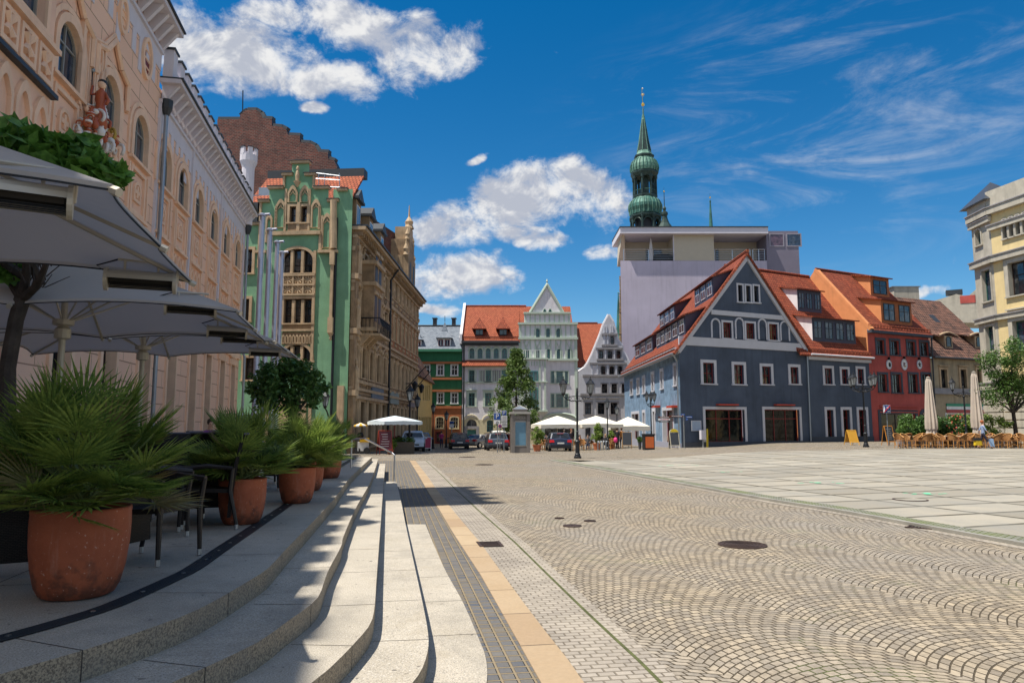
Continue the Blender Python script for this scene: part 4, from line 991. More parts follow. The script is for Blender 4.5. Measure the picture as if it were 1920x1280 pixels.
for s_ in (-1, 1):
    mb.lathe(OF.P(c + s_ * 2.1, ze2 + 3.3, .1), [(.3, 0), (.2, .3), (.3, .6), (.1, 1.1), (.04, 1.5)], sand_l, 8); mb.lathe(OF.P(c + s_ * 1.4, ze2 + 5, .1), [(.28, 0), (.2, .3), (.26, .5), (.04, 1.1)], sand_l, 8)
    OF.box(mb, c + s_ * 1.0 - .35, c + s_ * 1.0 + .35, ze2 + 1, ze2 + 2.8, .35, .38, black)
mb.lathe(OF.P(c, ze2 + 6.4, 0), [(.5, 0), (.35, .4), (.42, .7), (.1, 1.2), (.03, 2.4)], sand_l, 8); mb.build('gable_dormer', o2)
mb = MB(); oc = uB * .30; zlo = 8.3
OF.box(mb, oc - 1.3, oc + 1.5, zlo, ze1 - 1.8, 0, 1.0, sand); OF.box(mb, oc - 1.45, oc + 1.65, ze1 - 1.8, ze1 - 1.55, 0, 1.2, sand_l); OF.box(mb, oc - 1.45, oc + 1.65, 11.2, 11.45, 0, 1.18, sand_l)
OF.box(mb, oc - 1.5, oc + 1.7, zlo - .25, zlo, 0, 1.25, sand_l)
for k in range(2):
    for zz in (zlo + .5, 11.6): OF.box(mb, oc - 1.0 + k * 1.25, oc - .2 + k * 1.25, zz, zz + 1.8, 1.0, 1.015, black); OF.box(mb, oc - 1.1 + k * 1.25, oc - .1 + k * 1.25, zz + 1.85, zz + 2.05, 1.0, 1.12, sand_l)
for s_ in (-1.2, .1, 1.4): mb.hexa([OF.P(oc + s_ - .12, zlo - 1.3, .1), OF.P(oc + s_ + .12, zlo - 1.3, .1), OF.P(oc + s_ + .12, zlo - 1.3, 0), OF.P(oc + s_ - .12, zlo - 1.3, 0), OF.P(oc + s_ - .12, zlo - .25, 1.1), OF.P(oc + s_ + .12, zlo - .25, 1.1), OF.P(oc + s_ + .12, zlo - .25, 0), OF.P(oc + s_ - .12, zlo - .25, 0)], sand_l)
mb.build('oriel', o1)
mb = MB(); bx0, bx1 = oc - 1.4, oc + 2.2; bz = 7.9
OF.box(mb, bx0, bx1, bz - .15, bz, 0, 1.5, sand_l)
for k in range(15): u = bx0 + .05 + (bx1 - bx0 - .1) * k / 14; mb.path([OF.P(u, bz, 1.45), OF.P(u, bz + .5, 1.6), OF.P(u, bz + 1.05, 1.45)], .025, black, 4)
for k in range(5): 
    for u in (bx0 + .05, bx1 - .05): mb.path([OF.P(u, bz, .25 + k * .27), OF.P(u, bz + 1.05, .25 + k * .27)], .025, black, 4)
mb.path([OF.P(bx0, bz + 1.05, 0), OF.P(bx0, bz + 1.05, 1.48), OF.P(bx1, bz + 1.05, 1.48), OF.P(bx1, bz + 1.05, 0)], .04, black, 5); mb.build('balcony', o1)
mb = MB()   # corner pier with statues, shop signs
OF.box(mb, .2, .95, -1, ze1 - .5, 0, .30, sand)
for zz in (3.6, 7.6, 11.2): OF.box(mb, .1, 1.05, zz, zz + .35, 0, .45, sand_l); mb.lathe(OF.P(.58, zz + .35, .38), [(.22, 0), (.15, .8), (.2, 1.3), (.06, 1.6), (.12, 1.75), (.11, 1.95), (.02, 2.05)], sand_l, 8)
mb.build('corner_pier', o1)
mb = MB(); OF.box(mb, .5, uB - .1, 3.45, 3.65, 0, .3, sand_l); OF.box(mb, .5, uB - .1, 4.5, 4.7, 0, .28, sand_l); OF.box(mb, 1.2, 3.4, 3.7, 4.45, .02, .1, simple('grey_sign_panel', (.2, .18, .2))); mb.build('fascia', o1)
mb = MB(); OF.box(mb, uB * .50, uB * .84, 3.6, 4.6, .1, .24, simple('blue_grey_sign', (.09, .13, .19))); mb.build('shop_sign', o1)
mb = MB(); OF.box(mb, uB + 1.2, uB + 5.2, 3.5, 4.5, .05, .2, simple('mint_grey_sign', (.20, .26, .26))); mb.build('shop_sign', o2)
mb = MB(); OF.box(mb, uB + 11, uB + 15, 3.5, 4.3, .05, .2, simple('plum_grey_sign', (.16, .13, .17))); mb.build('shop_sign', o2)
for k in (9, 13.5):   # flag brackets with lanterns
    mb = MB(); mb.path([OF.P(uB + k, 5.0, .1), OF.P(uB + k, 7.2, 2.0)], .05, black, 5); mb.path([OF.P(uB + k, 5.6, .1), OF.P(uB + k, 5.6, 1.2)], .05, black, 5); mb.lathe(OF.P(uB + k, 4.9, 1.0), [(.1, 0), (.28, .6), (.32, .65), (.05, .95)], black, 6); mb.build('bracket', o2)
mb = MB()
mb.path([OF.P(uB - .25, ze1, .9), OF.P(uB - .25, ze1 - .9, .3), OF.P(uB - .25, 1, .3)], .09, black, 7); mb.build('downpipe', o1)
yh = thing('yellow_house', GP(790, 84), 'low yellow rendered house with a steep dark roof at the end of the ornate row', 'building')
YA = at(777.5, 797, 76.5); YB = at(809.5, 797, 92.5); YF = Fac(YA.xy, YB.xy)
zy = YF.uz(*zH(70, 690))[1]; mb = MB(); 
yl = [YF.rect(zH, x, 765, x + 8, 865) for x in (82, 98, 124, 140, 152, 166)]; yd = [YF.rect(zH, x, 985, x + 9, 1120) for x in (80, 96, 112, 126, 140, 152, 164, 174)]
wall(mb, YF, [(0, -2), (YF.L, -2), (YF.L, zy), (0, zy)], [opening(*q) for q in yl + yd], yellowp, .2)
mb.face([YF.P(YF.L, -2), YF.P(YF.L, -2, -10), YF.P(YF.L, zy, -10), YF.P(YF.L, zy)], yellowp); mb.build('wall', yh)
for q in yl + yd: window(YF, yh, q, 0, simple('beige_paint', (.45, .36, .18)), glass, .06, None, 1, 2, .15, False, 0, .05, .02)
mb = MB(); zr = YF.uz(*zH(60, 600))[1]; mb.slab([YF.P(-.1, zy, .35), YF.P(YF.L + .1, zy, .35), YF.P(YF.L + .1, zy + 4.2, -2.2), YF.P(-.1, zy + 4.2, -2.2)], .2, rooftile3); YF.box(mb, 0, YF.L, zy, zy + 4.1, -8, -2.3, rooftile3)
for k in range(3): YF.box(mb, 1 + k * 2.8, 2.2 + k * 2.8, zy + 1.6, zy + 4.6 - k * .1, -2.6, -.9, darkz); YF.box(mb, .8 + k * 2.8, 2.4 + k * 2.8, zy + 4.6 - k * .1, zy + 4.8 - k * .1, -2.8, -.6, rooftile2); YF.box(mb, .86 + k * 2.8, 1.02 + k * 2.8, zy + 2.4, zy + 4.6, -.9, -.8, rooftile2)
mb.build('roof', yh)
gb = thing('green_brown_house', GP(830, 92), 'dark green and terracotta house with slate roof and pointed dormers', 'building')
NF = Fac(at(772, 797, 94).xy, at(865, 797, 94).xy)
q = lambda *a: NF.rect(zH, *a)
def zof(F, y, x=300, z=zH): return F.uz(*z(x, y))[1]
zg_, zt_ = zof(NF, 905), zof(NF, 515)
w1 = [q(133, 618, 170, 690), q(225, 618, 268, 690), q(325, 618, 368, 690), q(228, 815, 268, 888), q(325, 815, 368, 888)]; w2 = [q(218, 985, 268, 1065), q(318, 985, 372, 1065)]; w3 = [q(218, 1092, 255, 1165)]
mb = MB(); uL = NF.L
wall(mb, NF, [(0, zg_), (uL, zg_), (uL, zt_), (0, zt_)], [opening(*a) for a in w1], darkgreen, .2)
wall(mb, NF, [(0, -2), (uL, -2), (uL, zg_), (0, zg_)], [opening(*a, .4) for a in w2] + [opening(*a) for a in w3], brownpl, .2)
mb.face([NF.P(uL, -2), NF.P(uL, -2, -9), NF.P(uL, zt_, -9), NF.P(uL, zt_)], darkgreen); mb.build('wall', gb)
for a in w1: window(NF, gb, a, 0, fr_w, glass if a[2] < 9 else glass_b, .12, palegreen if a[2] > 9 else None, 2, 2, .15, True, 0, .08, .05, transom=(.6,))
for a in w2: window(NF, gb, a, .4, simple('cream_paint', (.6, .5, .3)), glass, .12, None, 3, 3, .15, True, 0, .07, .05)
for a in w3: window(NF, gb, a, 0, fr_r, glass, .1, None, 2, 1, .2, False, 0, .09, .03, name='door')
mb = MB()
for y in (600, 712, 797): zz = zof(NF, y); NF.box(mb, 0, uL, zz - .18, zz + .1, 0, .25, brownpl)
NF.box(mb, 0, uL, zt_ - .2, zt_ + .15, 0, .6, simple('green_cornice', (.05, .2, .11))); NF.box(mb, 0, uL, zof(NF, 925), zof(NF, 908), 0, .12, brownpl); mb.build('string_courses', gb)
zr = zof(NF, 325); mb = MB(); mb.slab([NF.P(-1, zt_ + .15, .5), NF.P(uL, zt_ + .15, .5), NF.P(uL, zr, -2.5), NF.P(-1, zr, -2.5)], .2, slate); NF.box(mb, -1, uL, zt_, zr - .1, -9, -2.6, slate); mb.path([NF.P(-1, zr + .05, -2.5), NF.P(uL, zr + .05, -2.5)], .12, darkz, 6)
mb.build('roof', gb)
for (cx_, wd, y0, yt, ya, nn) in ((93, 40, 500, 445, 385, 1), (273, 92, 500, 432, 312, 2)):
    r = NF.rect(zH, cx_ - wd / 2, yt, cx_ + wd / 2, y0, .1); c = (r[0] + r[1]) / 2; w = (r[1] - r[0]) / 2; za = NF.uz(*zH(cx_, ya), -.8)[1]; mb = MB()
    NF.box(mb, r[0], r[1], r[2], r[3], -2.5, .1, fr_w); NF.box(mb, r[0] - .15, r[1] + .15, r[3], r[3] + .1, -2.6, .35, darkz)
    b4 = [NF.P(c - w - .25, r[3] + .1, .4), NF.P(c + w + .25, r[3] + .1, .4), NF.P(c + w + .25, r[3] + .1, -2), NF.P(c - w - .25, r[3] + .1, -2)]; m4 = [NF.P(c - w * .5, r[3] + (za - r[3]) * .4, -.3), NF.P(c + w * .5, r[3] + (za - r[3]) * .4, -.3), NF.P(c + w * .5, r[3] + (za - r[3]) * .4, -1.4), NF.P(c - w * .5, r[3] + (za - r[3]) * .4, -1.4)]; ap = NF.P(c, za, -.8)
    mb.hexa(b4 + m4, slate); [mb.face([m4[i], m4[(i + 1) % 4], ap], slate) for i in range(4)]; mb.path([ap, ap + V((0, 0, .8))], .04, darkz, 5)
    dd = mb.build('dormer', gb)
    for k in range(nn):
        a0 = r[0] + (r[1] - r[0]) * (k + .14) / nn; a1 = r[0] + (r[1] - r[0]) * (k + .86) / nn; f = MB(); ring(f, NF, opening(a0, a1, r[2] + .3, r[3] - .15), opening(a0 + .07, a1 - .07, r[2] + .37, r[3] - .22), .1, .14, fr_r); NF.box(f, (a0 + a1) / 2 - .03, (a0 + a1) / 2 + .03, r[2] + .35, r[3] - .2, .1, .13, fr_w); f.face([NF.P(*p, .115) for p in opening(a0, a1, r[2] + .3, r[3] - .15)], glass_b); f.build('window', dd)
for x in (208, 342):
    r = NF.rect(zH, x - 14, 290, x + 12, 340, -2.4); mb = MB(); NF.box(mb, r[0], r[1], r[2], r[3], -3.2, -2.4, darkz); NF.box(mb, r[0] - .1, r[1] + .1, r[3], r[3] + .1, -3.3, -2.3, darkz); mb.build('chimney', gb)
WY = 94
WF = Fac(at(866, 797, WY).xy, at(1084, 797, WY).xy)
wb = thing('white_building', GP(970, 94), 'large white town house with pale green trim, steep red roof and a tall pointed gable', 'building')
q = lambda *a: WF.rect(zH, *a)
def wz(y, x=900): return WF.uz(*zH(x, y))[1]
def wu(x, y=900): return WF.uz(*zH(x, y))[0]
uG0, uG1 = wu(803), wu(1218)
L1 = [q(c - 17, 500, c + 17, 572) for c in (470, 527, 585, 642, 700, 757)]
L2 = [q(450, 655, 488, 735), q(568, 655, 604, 735), q(680, 655, 716, 735)]
L3 = [q(447, 815, 490, 908), q(563, 815, 607, 908), q(690, 815, 733, 908)]
L4 = [q(430, 1000, 505, 1055), q(575, 1005, 620, 1090), q(690, 1005, 735, 1090)]
L5 = [q(436, 1068, 500, 1150)]
C1 = [q(c - 18, 505, c + 18, 580) for c in (855, 932, 1010, 1087, 1162)]
C2 = [q(c - 18, 360, c + 18, 425) for c in (931, 1008, 1084)]
C4 = [q(1030, 663, 1050, 745), q(1066, 663, 1112, 745), q(1127, 663, 1148, 745), q(1030, 822, 1050, 915), q(1066, 822, 1112, 915), q(1127, 822, 1148, 915)]
C5 = q(985, 985, 1195, 1180)
T_ = [q(974, 222, 994, 258), q(1012, 222, 1032, 258)]
g0 = wz(1040)
mb = MB(); uR2 = uG1
out = [(0, -2), (uR2, -2), (uR2, wz(325)), (wu(1172), wz(325)), (wu(1172), wz(252)), (wu(1125), wz(258)), (wu(1005), wz(52)), (wu(888), wz(250)), (wu(840), wz(250)), (wu(840), wz(325)), (uG0, wz(325)), (uG0, wz(470)), (0, wz(470))]
hs_ = [opening(*r, 1.0) for r in L1 + C1 + C2 + L4[:1]] + [opening(*r, .6) for r in L4[1:]] + [opening(*r) for r in L2 + L3 + L5 + C4] + [opening(*C5, .9, 16)] + [opening(*r, 'p') for r in T_]
wall(mb, WF, out, hs_, whitep, .3)
mb.face([WF.P(uG1, -2), WF.P(uG1, -2, -10), WF.P(uG1, wz(430), -10), WF.P(uG1, wz(430))], whitep)
mb.face([WF.P(0, -2, -10), WF.P(0, -2), WF.P(0, wz(470)), WF.P(0, wz(200), -6), WF.P(0, wz(470), -10)], whitep)
mb.build('wall', wb)
for r in L1: window(WF, wb, r, 1, fr_t, glass_t, .16, palegreen, 2, 2, .2, True, 0, .08, .08, transom=(.65,))
for r in C1 + C2: window(WF, wb, r, 1, fr_t, glass_t, .10, palegreen, 2, 2, .2, True, 0, .07, .08, transom=(.6,))
for r in L2: window(WF, wb, r, 0, fr_t, glass_t, .14, palegreen, 2, 2, .2, True, 0, .07, .06, transom=(.6,))
for r in L3: window(WF, wb, r, 0, fr_t, glass_t, .28, palegreen, 2, 2, .2, True, 0, .08, .06, transom=(.68,), hood=.05)
for r in C4: window(WF, wb, r, 0, fr_t, glass_t, .12, palegreen, 2 if r[1] - r[0] > 2 else 1, 2, .2, True, 0, .07, .06, transom=(.66,))
for r in T_: window(WF, wb, r, 'p', fr_t, glass_t, .08, palegreen, 2, 1, .15, False, 0, .06, .05)
window(WF, wb, L4[0], 1, fr_g, glass, .35, beigep, 2, 1, .25, False, 0, .07, .06)
for r in L4[1:]: window(WF, wb, r, .6, fr_t, glass_t, .3, beigep, 2, 2, .25, True, 0, .07, .06)
d_ = window(WF, wb, L5[0], 0, fr_t, fr_t, .35, greytrim, 2, 1, .3, False, 0, .12, .10, transom=(.85,), name='door')
window(WF, wb, C5, .9, fr_d, glass, .3, palegreen, 4, 2, .4, False, 0, .12, .10, transom=(.62,), n=16)
mb = MB()   # coloured zones and string courses
WF.box(mb, 0, uG0 - .02, wz(740) - .12, wz(740) + .12, 0, .12, palegreen); WF.box(mb, 0, uG0 - .02, wz(634), wz(622), 0, .14, palegreen)
for y in (430, 580): WF.box(mb, uG0 - .1, uG1 + .1, wz(y) - .15, wz(y) + .12, 0, .3, palegreen)
WF.box(mb, uG0 - .15, uG1 + .1, wz(328) - .1, wz(322) + .05, -.3, .3, palegreen); WF.box(mb, wu(836), wu(1176), wz(256) - .05, wz(250) + .08, -.3, .3, palegreen)
WF.box(mb, 0, uG0 - .05, wz(480), wz(462), 0, .35, darkz)
for u in (uG0 + .15, uG1 - .2): WF.box(mb, u - .18, u + .18, wz(1180), wz(330), 0, .09, palegreen)
for (y0, y1, n, a, b) in ((322, 262, 9, 850, 1160), (426, 335, 11, 812, 1208), (575, 440, 11, 812, 1208)):
    for i in range(n + 1): u = wu(a + (b - a) * i / n); WF.box(mb, u - .09, u + .09, wz(y0), wz(y1), 0, .07, palegreen)
for c in (855, 932, 1010, 1087, 1162):
    p = [WF.P(wu(c - 20), wz(452), .05), WF.P(wu(c + 20), wz(452), .05), WF.P(wu(c), wz(498), .05)]; mb.path([p[0], p[2], p[1]], .07, palegreen, 5)
    WF.box(mb, wu(c - 6), wu(c + 6), wz(475), wz(455), 0, .08, whitep)
for a, b in ((873, 1005), (1127, 1005)): mb.path([WF.P(wu(a), wz(262), .02), WF.P(wu(b), wz(50), .02)], .20, palegreen, 6)
mb.lathe(WF.P(wu(1005), wz(52), 0), [(.2, 0), (.05, .3), (.14, .45), (.02, .8)], palegreen, 8)
for x in (510, 545, 625, 655, 735, 760): u = wu(x); WF.box(mb, u - .35, u + .35, wz(733), wz(655), 0, .04, greytrim if x % 2 else bluetrim) if x < 800 else None
for x in (500, 520, 532, 545, 617, 630, 643, 656): WF.box(mb, wu(x) - .05, wu(x) + .05, wz(733), wz(655), .04, .08, palegreen)
for c in (470, 527, 585, 642, 700, 757): mb.path([WF.P(wu(c) + .52 * math.cos(a), wz(520) + .6 * math.sin(a), .08) for a in [math.pi * k / 10 for k in range(11)]], .08, palegreen, 5)
mb.path([WF.P(wu(1090) + (wu(1210) - wu(1090)) * math.cos(a), wz(1010) + (wz(960) - wz(1010)) * math.sin(a), .1) for a in [math.pi * k / 16 for k in range(17)]], .16, palegreen, 6)
mb.build('string_courses', wb)
mb = MB(); WF.box(mb, 0, wu(985) - .4, -2, wz(1002), 0, .06, beigep) if False else None
us = [0] + [wu(x) for x in (428, 508, 545, 570, 625, 655)]
for a, b in ((0, wu(426)), (wu(511), wu(565)), (wu(630), wu(682)), (wu(742), wu(960))): WF.box(mb, a, b, -2, wz(1003), 0, .07, beigep)
for c in (465, 597): mb.path([WF.P(wu(c) + .95 * math.cos(a), wz(1012) + .8 * math.sin(a), .08) for a in [math.pi * k / 10 for k in range(11)]], .07, beigep, 5)
mb.build('ground_storey', wb)
o0, o1_ = wu(822), wu(998); mb = MB(); WF.box(mb, o0, o1_, wz(940), wz(578), 0, .95, whitep); WF.box(mb, o0 - .15, o1_ + .15, wz(583), wz(573), 0, 1.2, palegreen); WF.box(mb, o0 - .1, o1_ + .1, wz(743), wz(735), 0, 1.1, palegreen); WF.box(mb, o0 - .1, o1_ + .1, wz(948), wz(936), 0, 1.1, palegreen)
for x in (832, 863, 948, 985): WF.box(mb, wu(x) - .12, wu(x) + .12, wz(935), wz(585), .95, 1.03, palegreen)
for k in range(9): WF.box(mb, wu(830 + k * 19), wu(838 + k * 19), wz(628), wz(595), .95, 1.02, palegreen)
ORF = Fac(WF.P(0, 0, .95).xy, WF.P(WF.L, 0, .95).xy)
ob = mb.build('oriel', wb)
for r in (ORF.rect(zH, 875, 660, 938, 735), ORF.rect(zH, 880, 780, 938, 915)):
    f = MB(); ring(f, ORF, opening(*r), opening(r[0] + .1, r[1] - .1, r[2] + .1, r[3] - .1), 0, .08, fr_t); ORF.box(f, (r[0] + r[1]) / 2 - .05, (r[0] + r[1]) / 2 + .05, r[2], r[3], .0, .06, fr_t); f.face([ORF.P(*p, .03) for p in opening(*r)], glass_t); f.build('window', ob)
mb = MB(); z = wz(573)
for k in range(14): u = o0 + (o1_ - o0) * k / 13; mb.path([WF.P(u, z, 1.1), WF.P(u, z + 1.0, 1.1)], .03, fr_w, 4)
mb.path([WF.P(o0, z + 1, 1.1), WF.P(o1_, z + 1, 1.1)], .04, fr_w, 4); mb.build('balcony_railing', wb)
mb = MB(); mb.slab([WF.P(0, wz(625), .7), WF.P(uG0, wz(625), .7), WF.P(uG0, wz(583), 0), WF.P(0, wz(583), 0)], .12, rooftile2); mb.build('pent_roof', wb)
ze = wz(455); rb = WF.uz(*zH(600, 205), -7)[1]; k_ = (rb - ze) / 7.6
mb = MB(); mb.slab([WF.P(-.15, ze, .6), WF.P(uG0 + .1, ze, .6), WF.P(uG0 + .1, rb, -7), WF.P(-.15, rb, -7)], .18, rooftile2)
uRR = wu(1420); ze3 = wz(645)
rb3 = WF.uz(*zH(1280, 314), -7)[1]
WF.box(mb, -.1, uG0, ze - .2, ze + .1, .5, .7, darkz)
mb.path([WF.P(-.1, rb + .06, -7), WF.P(wu(860, 200), rb + .06, -7)], .14, rooftile, 6)
mb.slab([WF.P(uG0, ze, .0), WF.P(uG1 - .3, ze, .0), WF.P(uG1 - .3, rb, -7), WF.P(uG0, rb, -7)], .18, rooftile2)
ax, az = wu(1005), wz(56)
mb.slab([WF.P(ax, az, -.1), WF.P(wu(872), wz(250), -.1), WF.P(wu(872), wz(250), -9), WF.P(ax, az, -9)], .15, rooftile2); mb.slab([WF.P(ax, az, -.1), WF.P(wu(1140), wz(258), -.1), WF.P(wu(1140), wz(258), -9), WF.P(ax, az, -9)], .15, rooftile2)
for i in range(60): WF.box(mb, uG0 * i / 60, uG0 * i / 60 + .06, ze + .42, ze + .62, .08, .16, rooftile)
mb.path([WF.P(0, ze + .65, .13), WF.P(uG0, ze + .65, .13)], .05, rooftile, 5)
mb.build('roof', wb)
mb = MB(); WF.box(mb, -.35, -.05, wz(470), ze + 1, -1, .6, whitep); mb.slab([WF.P(-.4, ze + .5, .55), WF.P(-.05, ze + .5, .55), WF.P(-.05, rb + .5, -7), WF.P(-.4, rb + .5, -7)], 1.0, whitep); mb.build('fire_wall', wb)
for cx_, w2_ in ((522, 60), (690, 60)):
    u, d, z0 = rp(WF, ze, k_, *zH(cx_, 420), .6); w = w2_ / 3.765 / FPX * WY / 2; h = 1.15; mb = MB()
    WF.box(mb, u - w, u + w, z0 - .3, z0 + h, d - 3, d, rooftile); zt = z0 + h; za = zt + 1.6
    for s_ in (-1, 1): mb.slab([WF.P(u, za, d - .9), WF.P(u + s_ * (w + .4), zt - .1, d + .5), WF.P(u + s_ * (w + .4), zt - .1, d - 2.9), WF.P(u, za, d - 3.5)], .12, rooftile)
    mb.slab([WF.P(u - w - .4, zt - .1, d + .5), WF.P(u + w + .4, zt - .1, d + .5), WF.P(u, za, d - .9)], .12, rooftile)
    o = mb.build('dormer', wb); f = MB(); WF.box(f, u - w + .1, u + w - .1, z0 + .2, zt - .1, d, d + .06, black); 
    for s_ in (-1, 1): f.face([WF.P(*p, d + .07) for p in opening(u + s_ * w * .42 - w * .36, u + s_ * w * .42 + w * .36, z0 + .35, zt - .2)], glass_t)
    f.build('window', o)
mb = MB()   # rear wing roof to the right of the gable
u0 = uG1 - .5; mb.slab([WF.P(u0, ze3 + .3, -.6), WF.P(uRR + 1, ze3 + .3, -.6), WF.P(uRR + 1, rb3, -8.5), WF.P(u0 - 3, rb3, -8.5)], .2, rooftile2); mb.path([WF.P(u0 - 3, rb3 + .05, -8.5), WF.P(uRR, rb3 + .05, -8.5)], .13, rooftile, 6)
WF.box(mb, u0, wu(1290), -1, ze3 + .1, -3, -.7, greyp); mb.build('rear_roof', wb)
for x, y in ((412, 470), (1232, 650)):
    mb = MB(); u = wu(x); mb.path([WF.P(u, wz(y), .2), WF.P(u, -.5, .2)], .11, darkz, 7); mb.build('downpipe', wb)
gy = thing('grey_gable_house', GP(1130, 93), 'narrow grey and white house with a curved stepped gable beside the blue house', 'building')
YF2 = Fac(at(1085, 797, 93.4).xy, at(1176, 797, 93.4).xy)
q = lambda *a: YF2.rect(zH, *a)
fz = lambda x, y: YF2.uz(*zH(x, y))
ga = [q(1450, 415, 1472, 472)]; gb_ = [q(1366, 516, 1396, 573), q(1428, 516, 1460, 573), q(1490, 516, 1520, 573)]; gc_ = [q(1382, 625, 1413, 688), q(1442, 625, 1474, 688), q(1502, 625, 1532, 688)]
gd = [q(1285, 750, 1323, 816), q(1387, 750, 1426, 816), q(1456, 750, 1494, 816), q(1528, 750, 1562, 816)]; ge = [q(1268, 884, 1312, 965), q(1358, 884, 1406, 965), q(1449, 884, 1498, 965)]
gg = [q(1272, 1045, 1308, 1120), q(1340, 1045, 1400, 1180), q(1440, 1045, 1500, 1180)]
o = [fz(*p) for p in ((1225, 1300), (1660, 1300), (1660, 690), (1600, 640), (1560, 560), (1535, 520), (1530, 480), (1500, 440), (1490, 400), (1465, 310), (1436, 262), (1400, 330), (1380, 390), (1365, 430), (1320, 540), (1290, 600), (1262, 640), (1225, 665))]
mb = MB(); wall(mb, YF2, o, [opening(*r, .6) for r in ga + gb_ + gc_] + [opening(*r) for r in gd + ge + gg], greyp, .25)
bk = [YF2.P(*p, -.5) for p in o]; 
for i in range(len(o)): j = (i + 1) % len(o); mb.face([YF2.P(*o[j]), YF2.P(*o[i]), bk[i], bk[j]], greyp)
mb.build('wall', gy)
for r in ga + gb_ + gc_: window(YF2, gy, r, .6, fr_d, glass, .12, greytrim, 2, 2, .2, True, 0, .07, .06)
for r in gd: window(YF2, gy, r, 0, fr_d, glass, .15, greytrim, 2, 2, .2, True, 0, .08, .06)
for r in ge: window(YF2, gy, r, 0, fr_d, glass, .2, greytrim, 2, 2, .2, True, 0, .08, .08, hood=.35)
for r in gg: window(YF2, gy, r, 0, fr_d, glass, .1, greytrim, 2, 2, .2, False, 0, .08, .06)
mb = MB()
for (x0, x1, y) in ((1250, 1660, 690), (1235, 1660, 822), (1345, 1535, 500), (1385, 1500, 400), (1300, 1560, 605), (1385, 1500, 478), (1350, 1540, 580)):
    a, z = fz(x0, y); b, _ = fz(x1, y); YF2.box(mb, a, b, z - .14, z + .1, 0, .22, greytrim)
for x, y0, y1 in ((1405, 470, 405), (1428, 470, 405), (1404, 390, 340), (1418, 390, 340), (1450, 390, 340), (1462, 390, 340), (1355, 575, 505), (1412, 575, 505), (1475, 575, 505), (1318, 686, 615), (1356, 686, 615), (1430, 686, 615), (1488, 686, 615)):
    u, z0 = fz(x, y0); _, z1 = fz(x, y1); YF2.box(mb, u - .09, u + .09, z0, z1, 0, .12, bluetrim)
r = q(1322, 622, 1352, 686); YF2.box(mb, *r, 0, .03, whitep)
mb.build('gable_mouldings', gy)
mb = MB()
for i in range(3, len(o) - 1):
    mb.path([YF2.P(*o[i], -.2), YF2.P(*o[i + 1], -.2)], .22, whitep, 5)
mb.build('coping', gy)
mo = thing('modern_block', V((18, 100, 0)), 'modern flat roofed lilac block with a recessed roof terrace behind the blue house', 'building')
MY = 98
MF = Fac(at(1168.5, 797, MY).xy, at(1513, 797, MY).xy)
mz = lambda x, y, d=0: MF.uz(*zI(x, y), d)
ul, zf = mz(163, 1175); ur_, _ = mz(1072, 1175); ue, ztop = mz(1305, 992)
mb = MB(); mb.hexa([MF.P(0, -1, 0), MF.P(ur_, -1, 0), MF.P(ur_, -1, -22), MF.P(3.6, -1, -22), MF.P(0, zf, 0), MF.P(ur_, zf, 0), MF.P(ur_, zf, -22), MF.P(3.6, zf, -22)], modlil); MF.box(mb, ur_, MF.L, -1, ztop + .1, -22, .05, modgrey); mb.build('wall', mo)
za = mz(600, 1000)[1]; zfl = zf + .02
mb = MB(); MF.box(mb, -.1, mz(1065, 1000)[0], za - .3, za + .55, -7, .9, modwhite); MF.box(mb, -.15, mz(1065, 1000)[0], za + .55, za + .68, -7, 1.0, darkz); mb.build('roof', mo)
a, _ = mz(485, 1100); b, _ = mz(737, 1100); mb = MB(); MF.box(mb, a, b, zfl, za - .3, -14, .0, modbeige); MF.box(mb, a - .12, a, zfl, za - .3, -.2, .04, modwhite); mb.build('panel', mo)
mb = MB(); MF.box(mb, 1.4, ur_, zfl, za - .3, -6.8, -4.0, modbeige); 
mb.hexa([MF.P(.15, zfl, -3.9), MF.P(1.4, zfl, -3.9), MF.P(1.4, zfl, -4), MF.P(.15, zfl, -4), MF.P(.3, za - .3, .2), MF.P(.6, za - .3, .2), MF.P(1.4, za - .3, -4), MF.P(.3, za - .3, -4)], modbeige)
mb.build('recess', mo)
for (x0, x1) in ((305, 335), (350, 410), (742, 770), (1010, 1055)):
    r = MF.rect(zI, x0, 1100, x1, 1180, -4); mb = MB(); MF.box(mb, r[0], r[1], zfl, r[3], -4, -3.95, fr_g); MF.box(mb, r[0] + .15, r[1] - .15, zfl + .1, r[3] - .15, -3.97, -3.93, glass); mb.build('glass_door', mo)
for (x0, x1) in ((1092, 1172), (1200, 1282)):
    r = MF.rect(zI, x0, 1010, x1, 1080, .05); mb = MB(); ring(mb, MF, opening(r[0] - .15, r[1] + .15, r[2] - .15, r[3] + .15), opening(*r), .05, .12, simple('grey_frame', (.3, .28, .33))); mb.face([MF.P(*p, .08) for p in opening(*r)], glass_b if x0 > 1100 else glassm('rosy_glass', (.16, .09, .12), .1)); mb.build('window', mo)
mb = MB()
for x0, x1 in ((168, 484), (742, 968), (985, 1060)):
    a, _ = mz(x0, 1150); b, _ = mz(x1, 1150); h = 1.7; n = max(2, int((b - a) / 2.4))
    for k in range(n + 1): u = a + (b - a) * k / n; mb.path([MF.P(u, zfl, -.15), MF.P(u, zfl + h * .95, -.15)], .04, steel, 5)
    mb.path([MF.P(a, zfl + h * .95, -.15), MF.P(b, zfl + h * .95, -.15)], .05, steel, 5)
    for k in range(1, 5): mb.path([MF.P(a, zfl + h * .19 * k, -.15), MF.P(b, zfl + h * .19 * k, -.15)], .018, steel, 4)
mb.build('balcony_railing', mo)
for (x, w, h) in ((185, 1.1, 1.2), (420, 4.5, 1.1), (345, .8, 2.6)):
    u, _ = mz(x, 1160, -1.5); pass
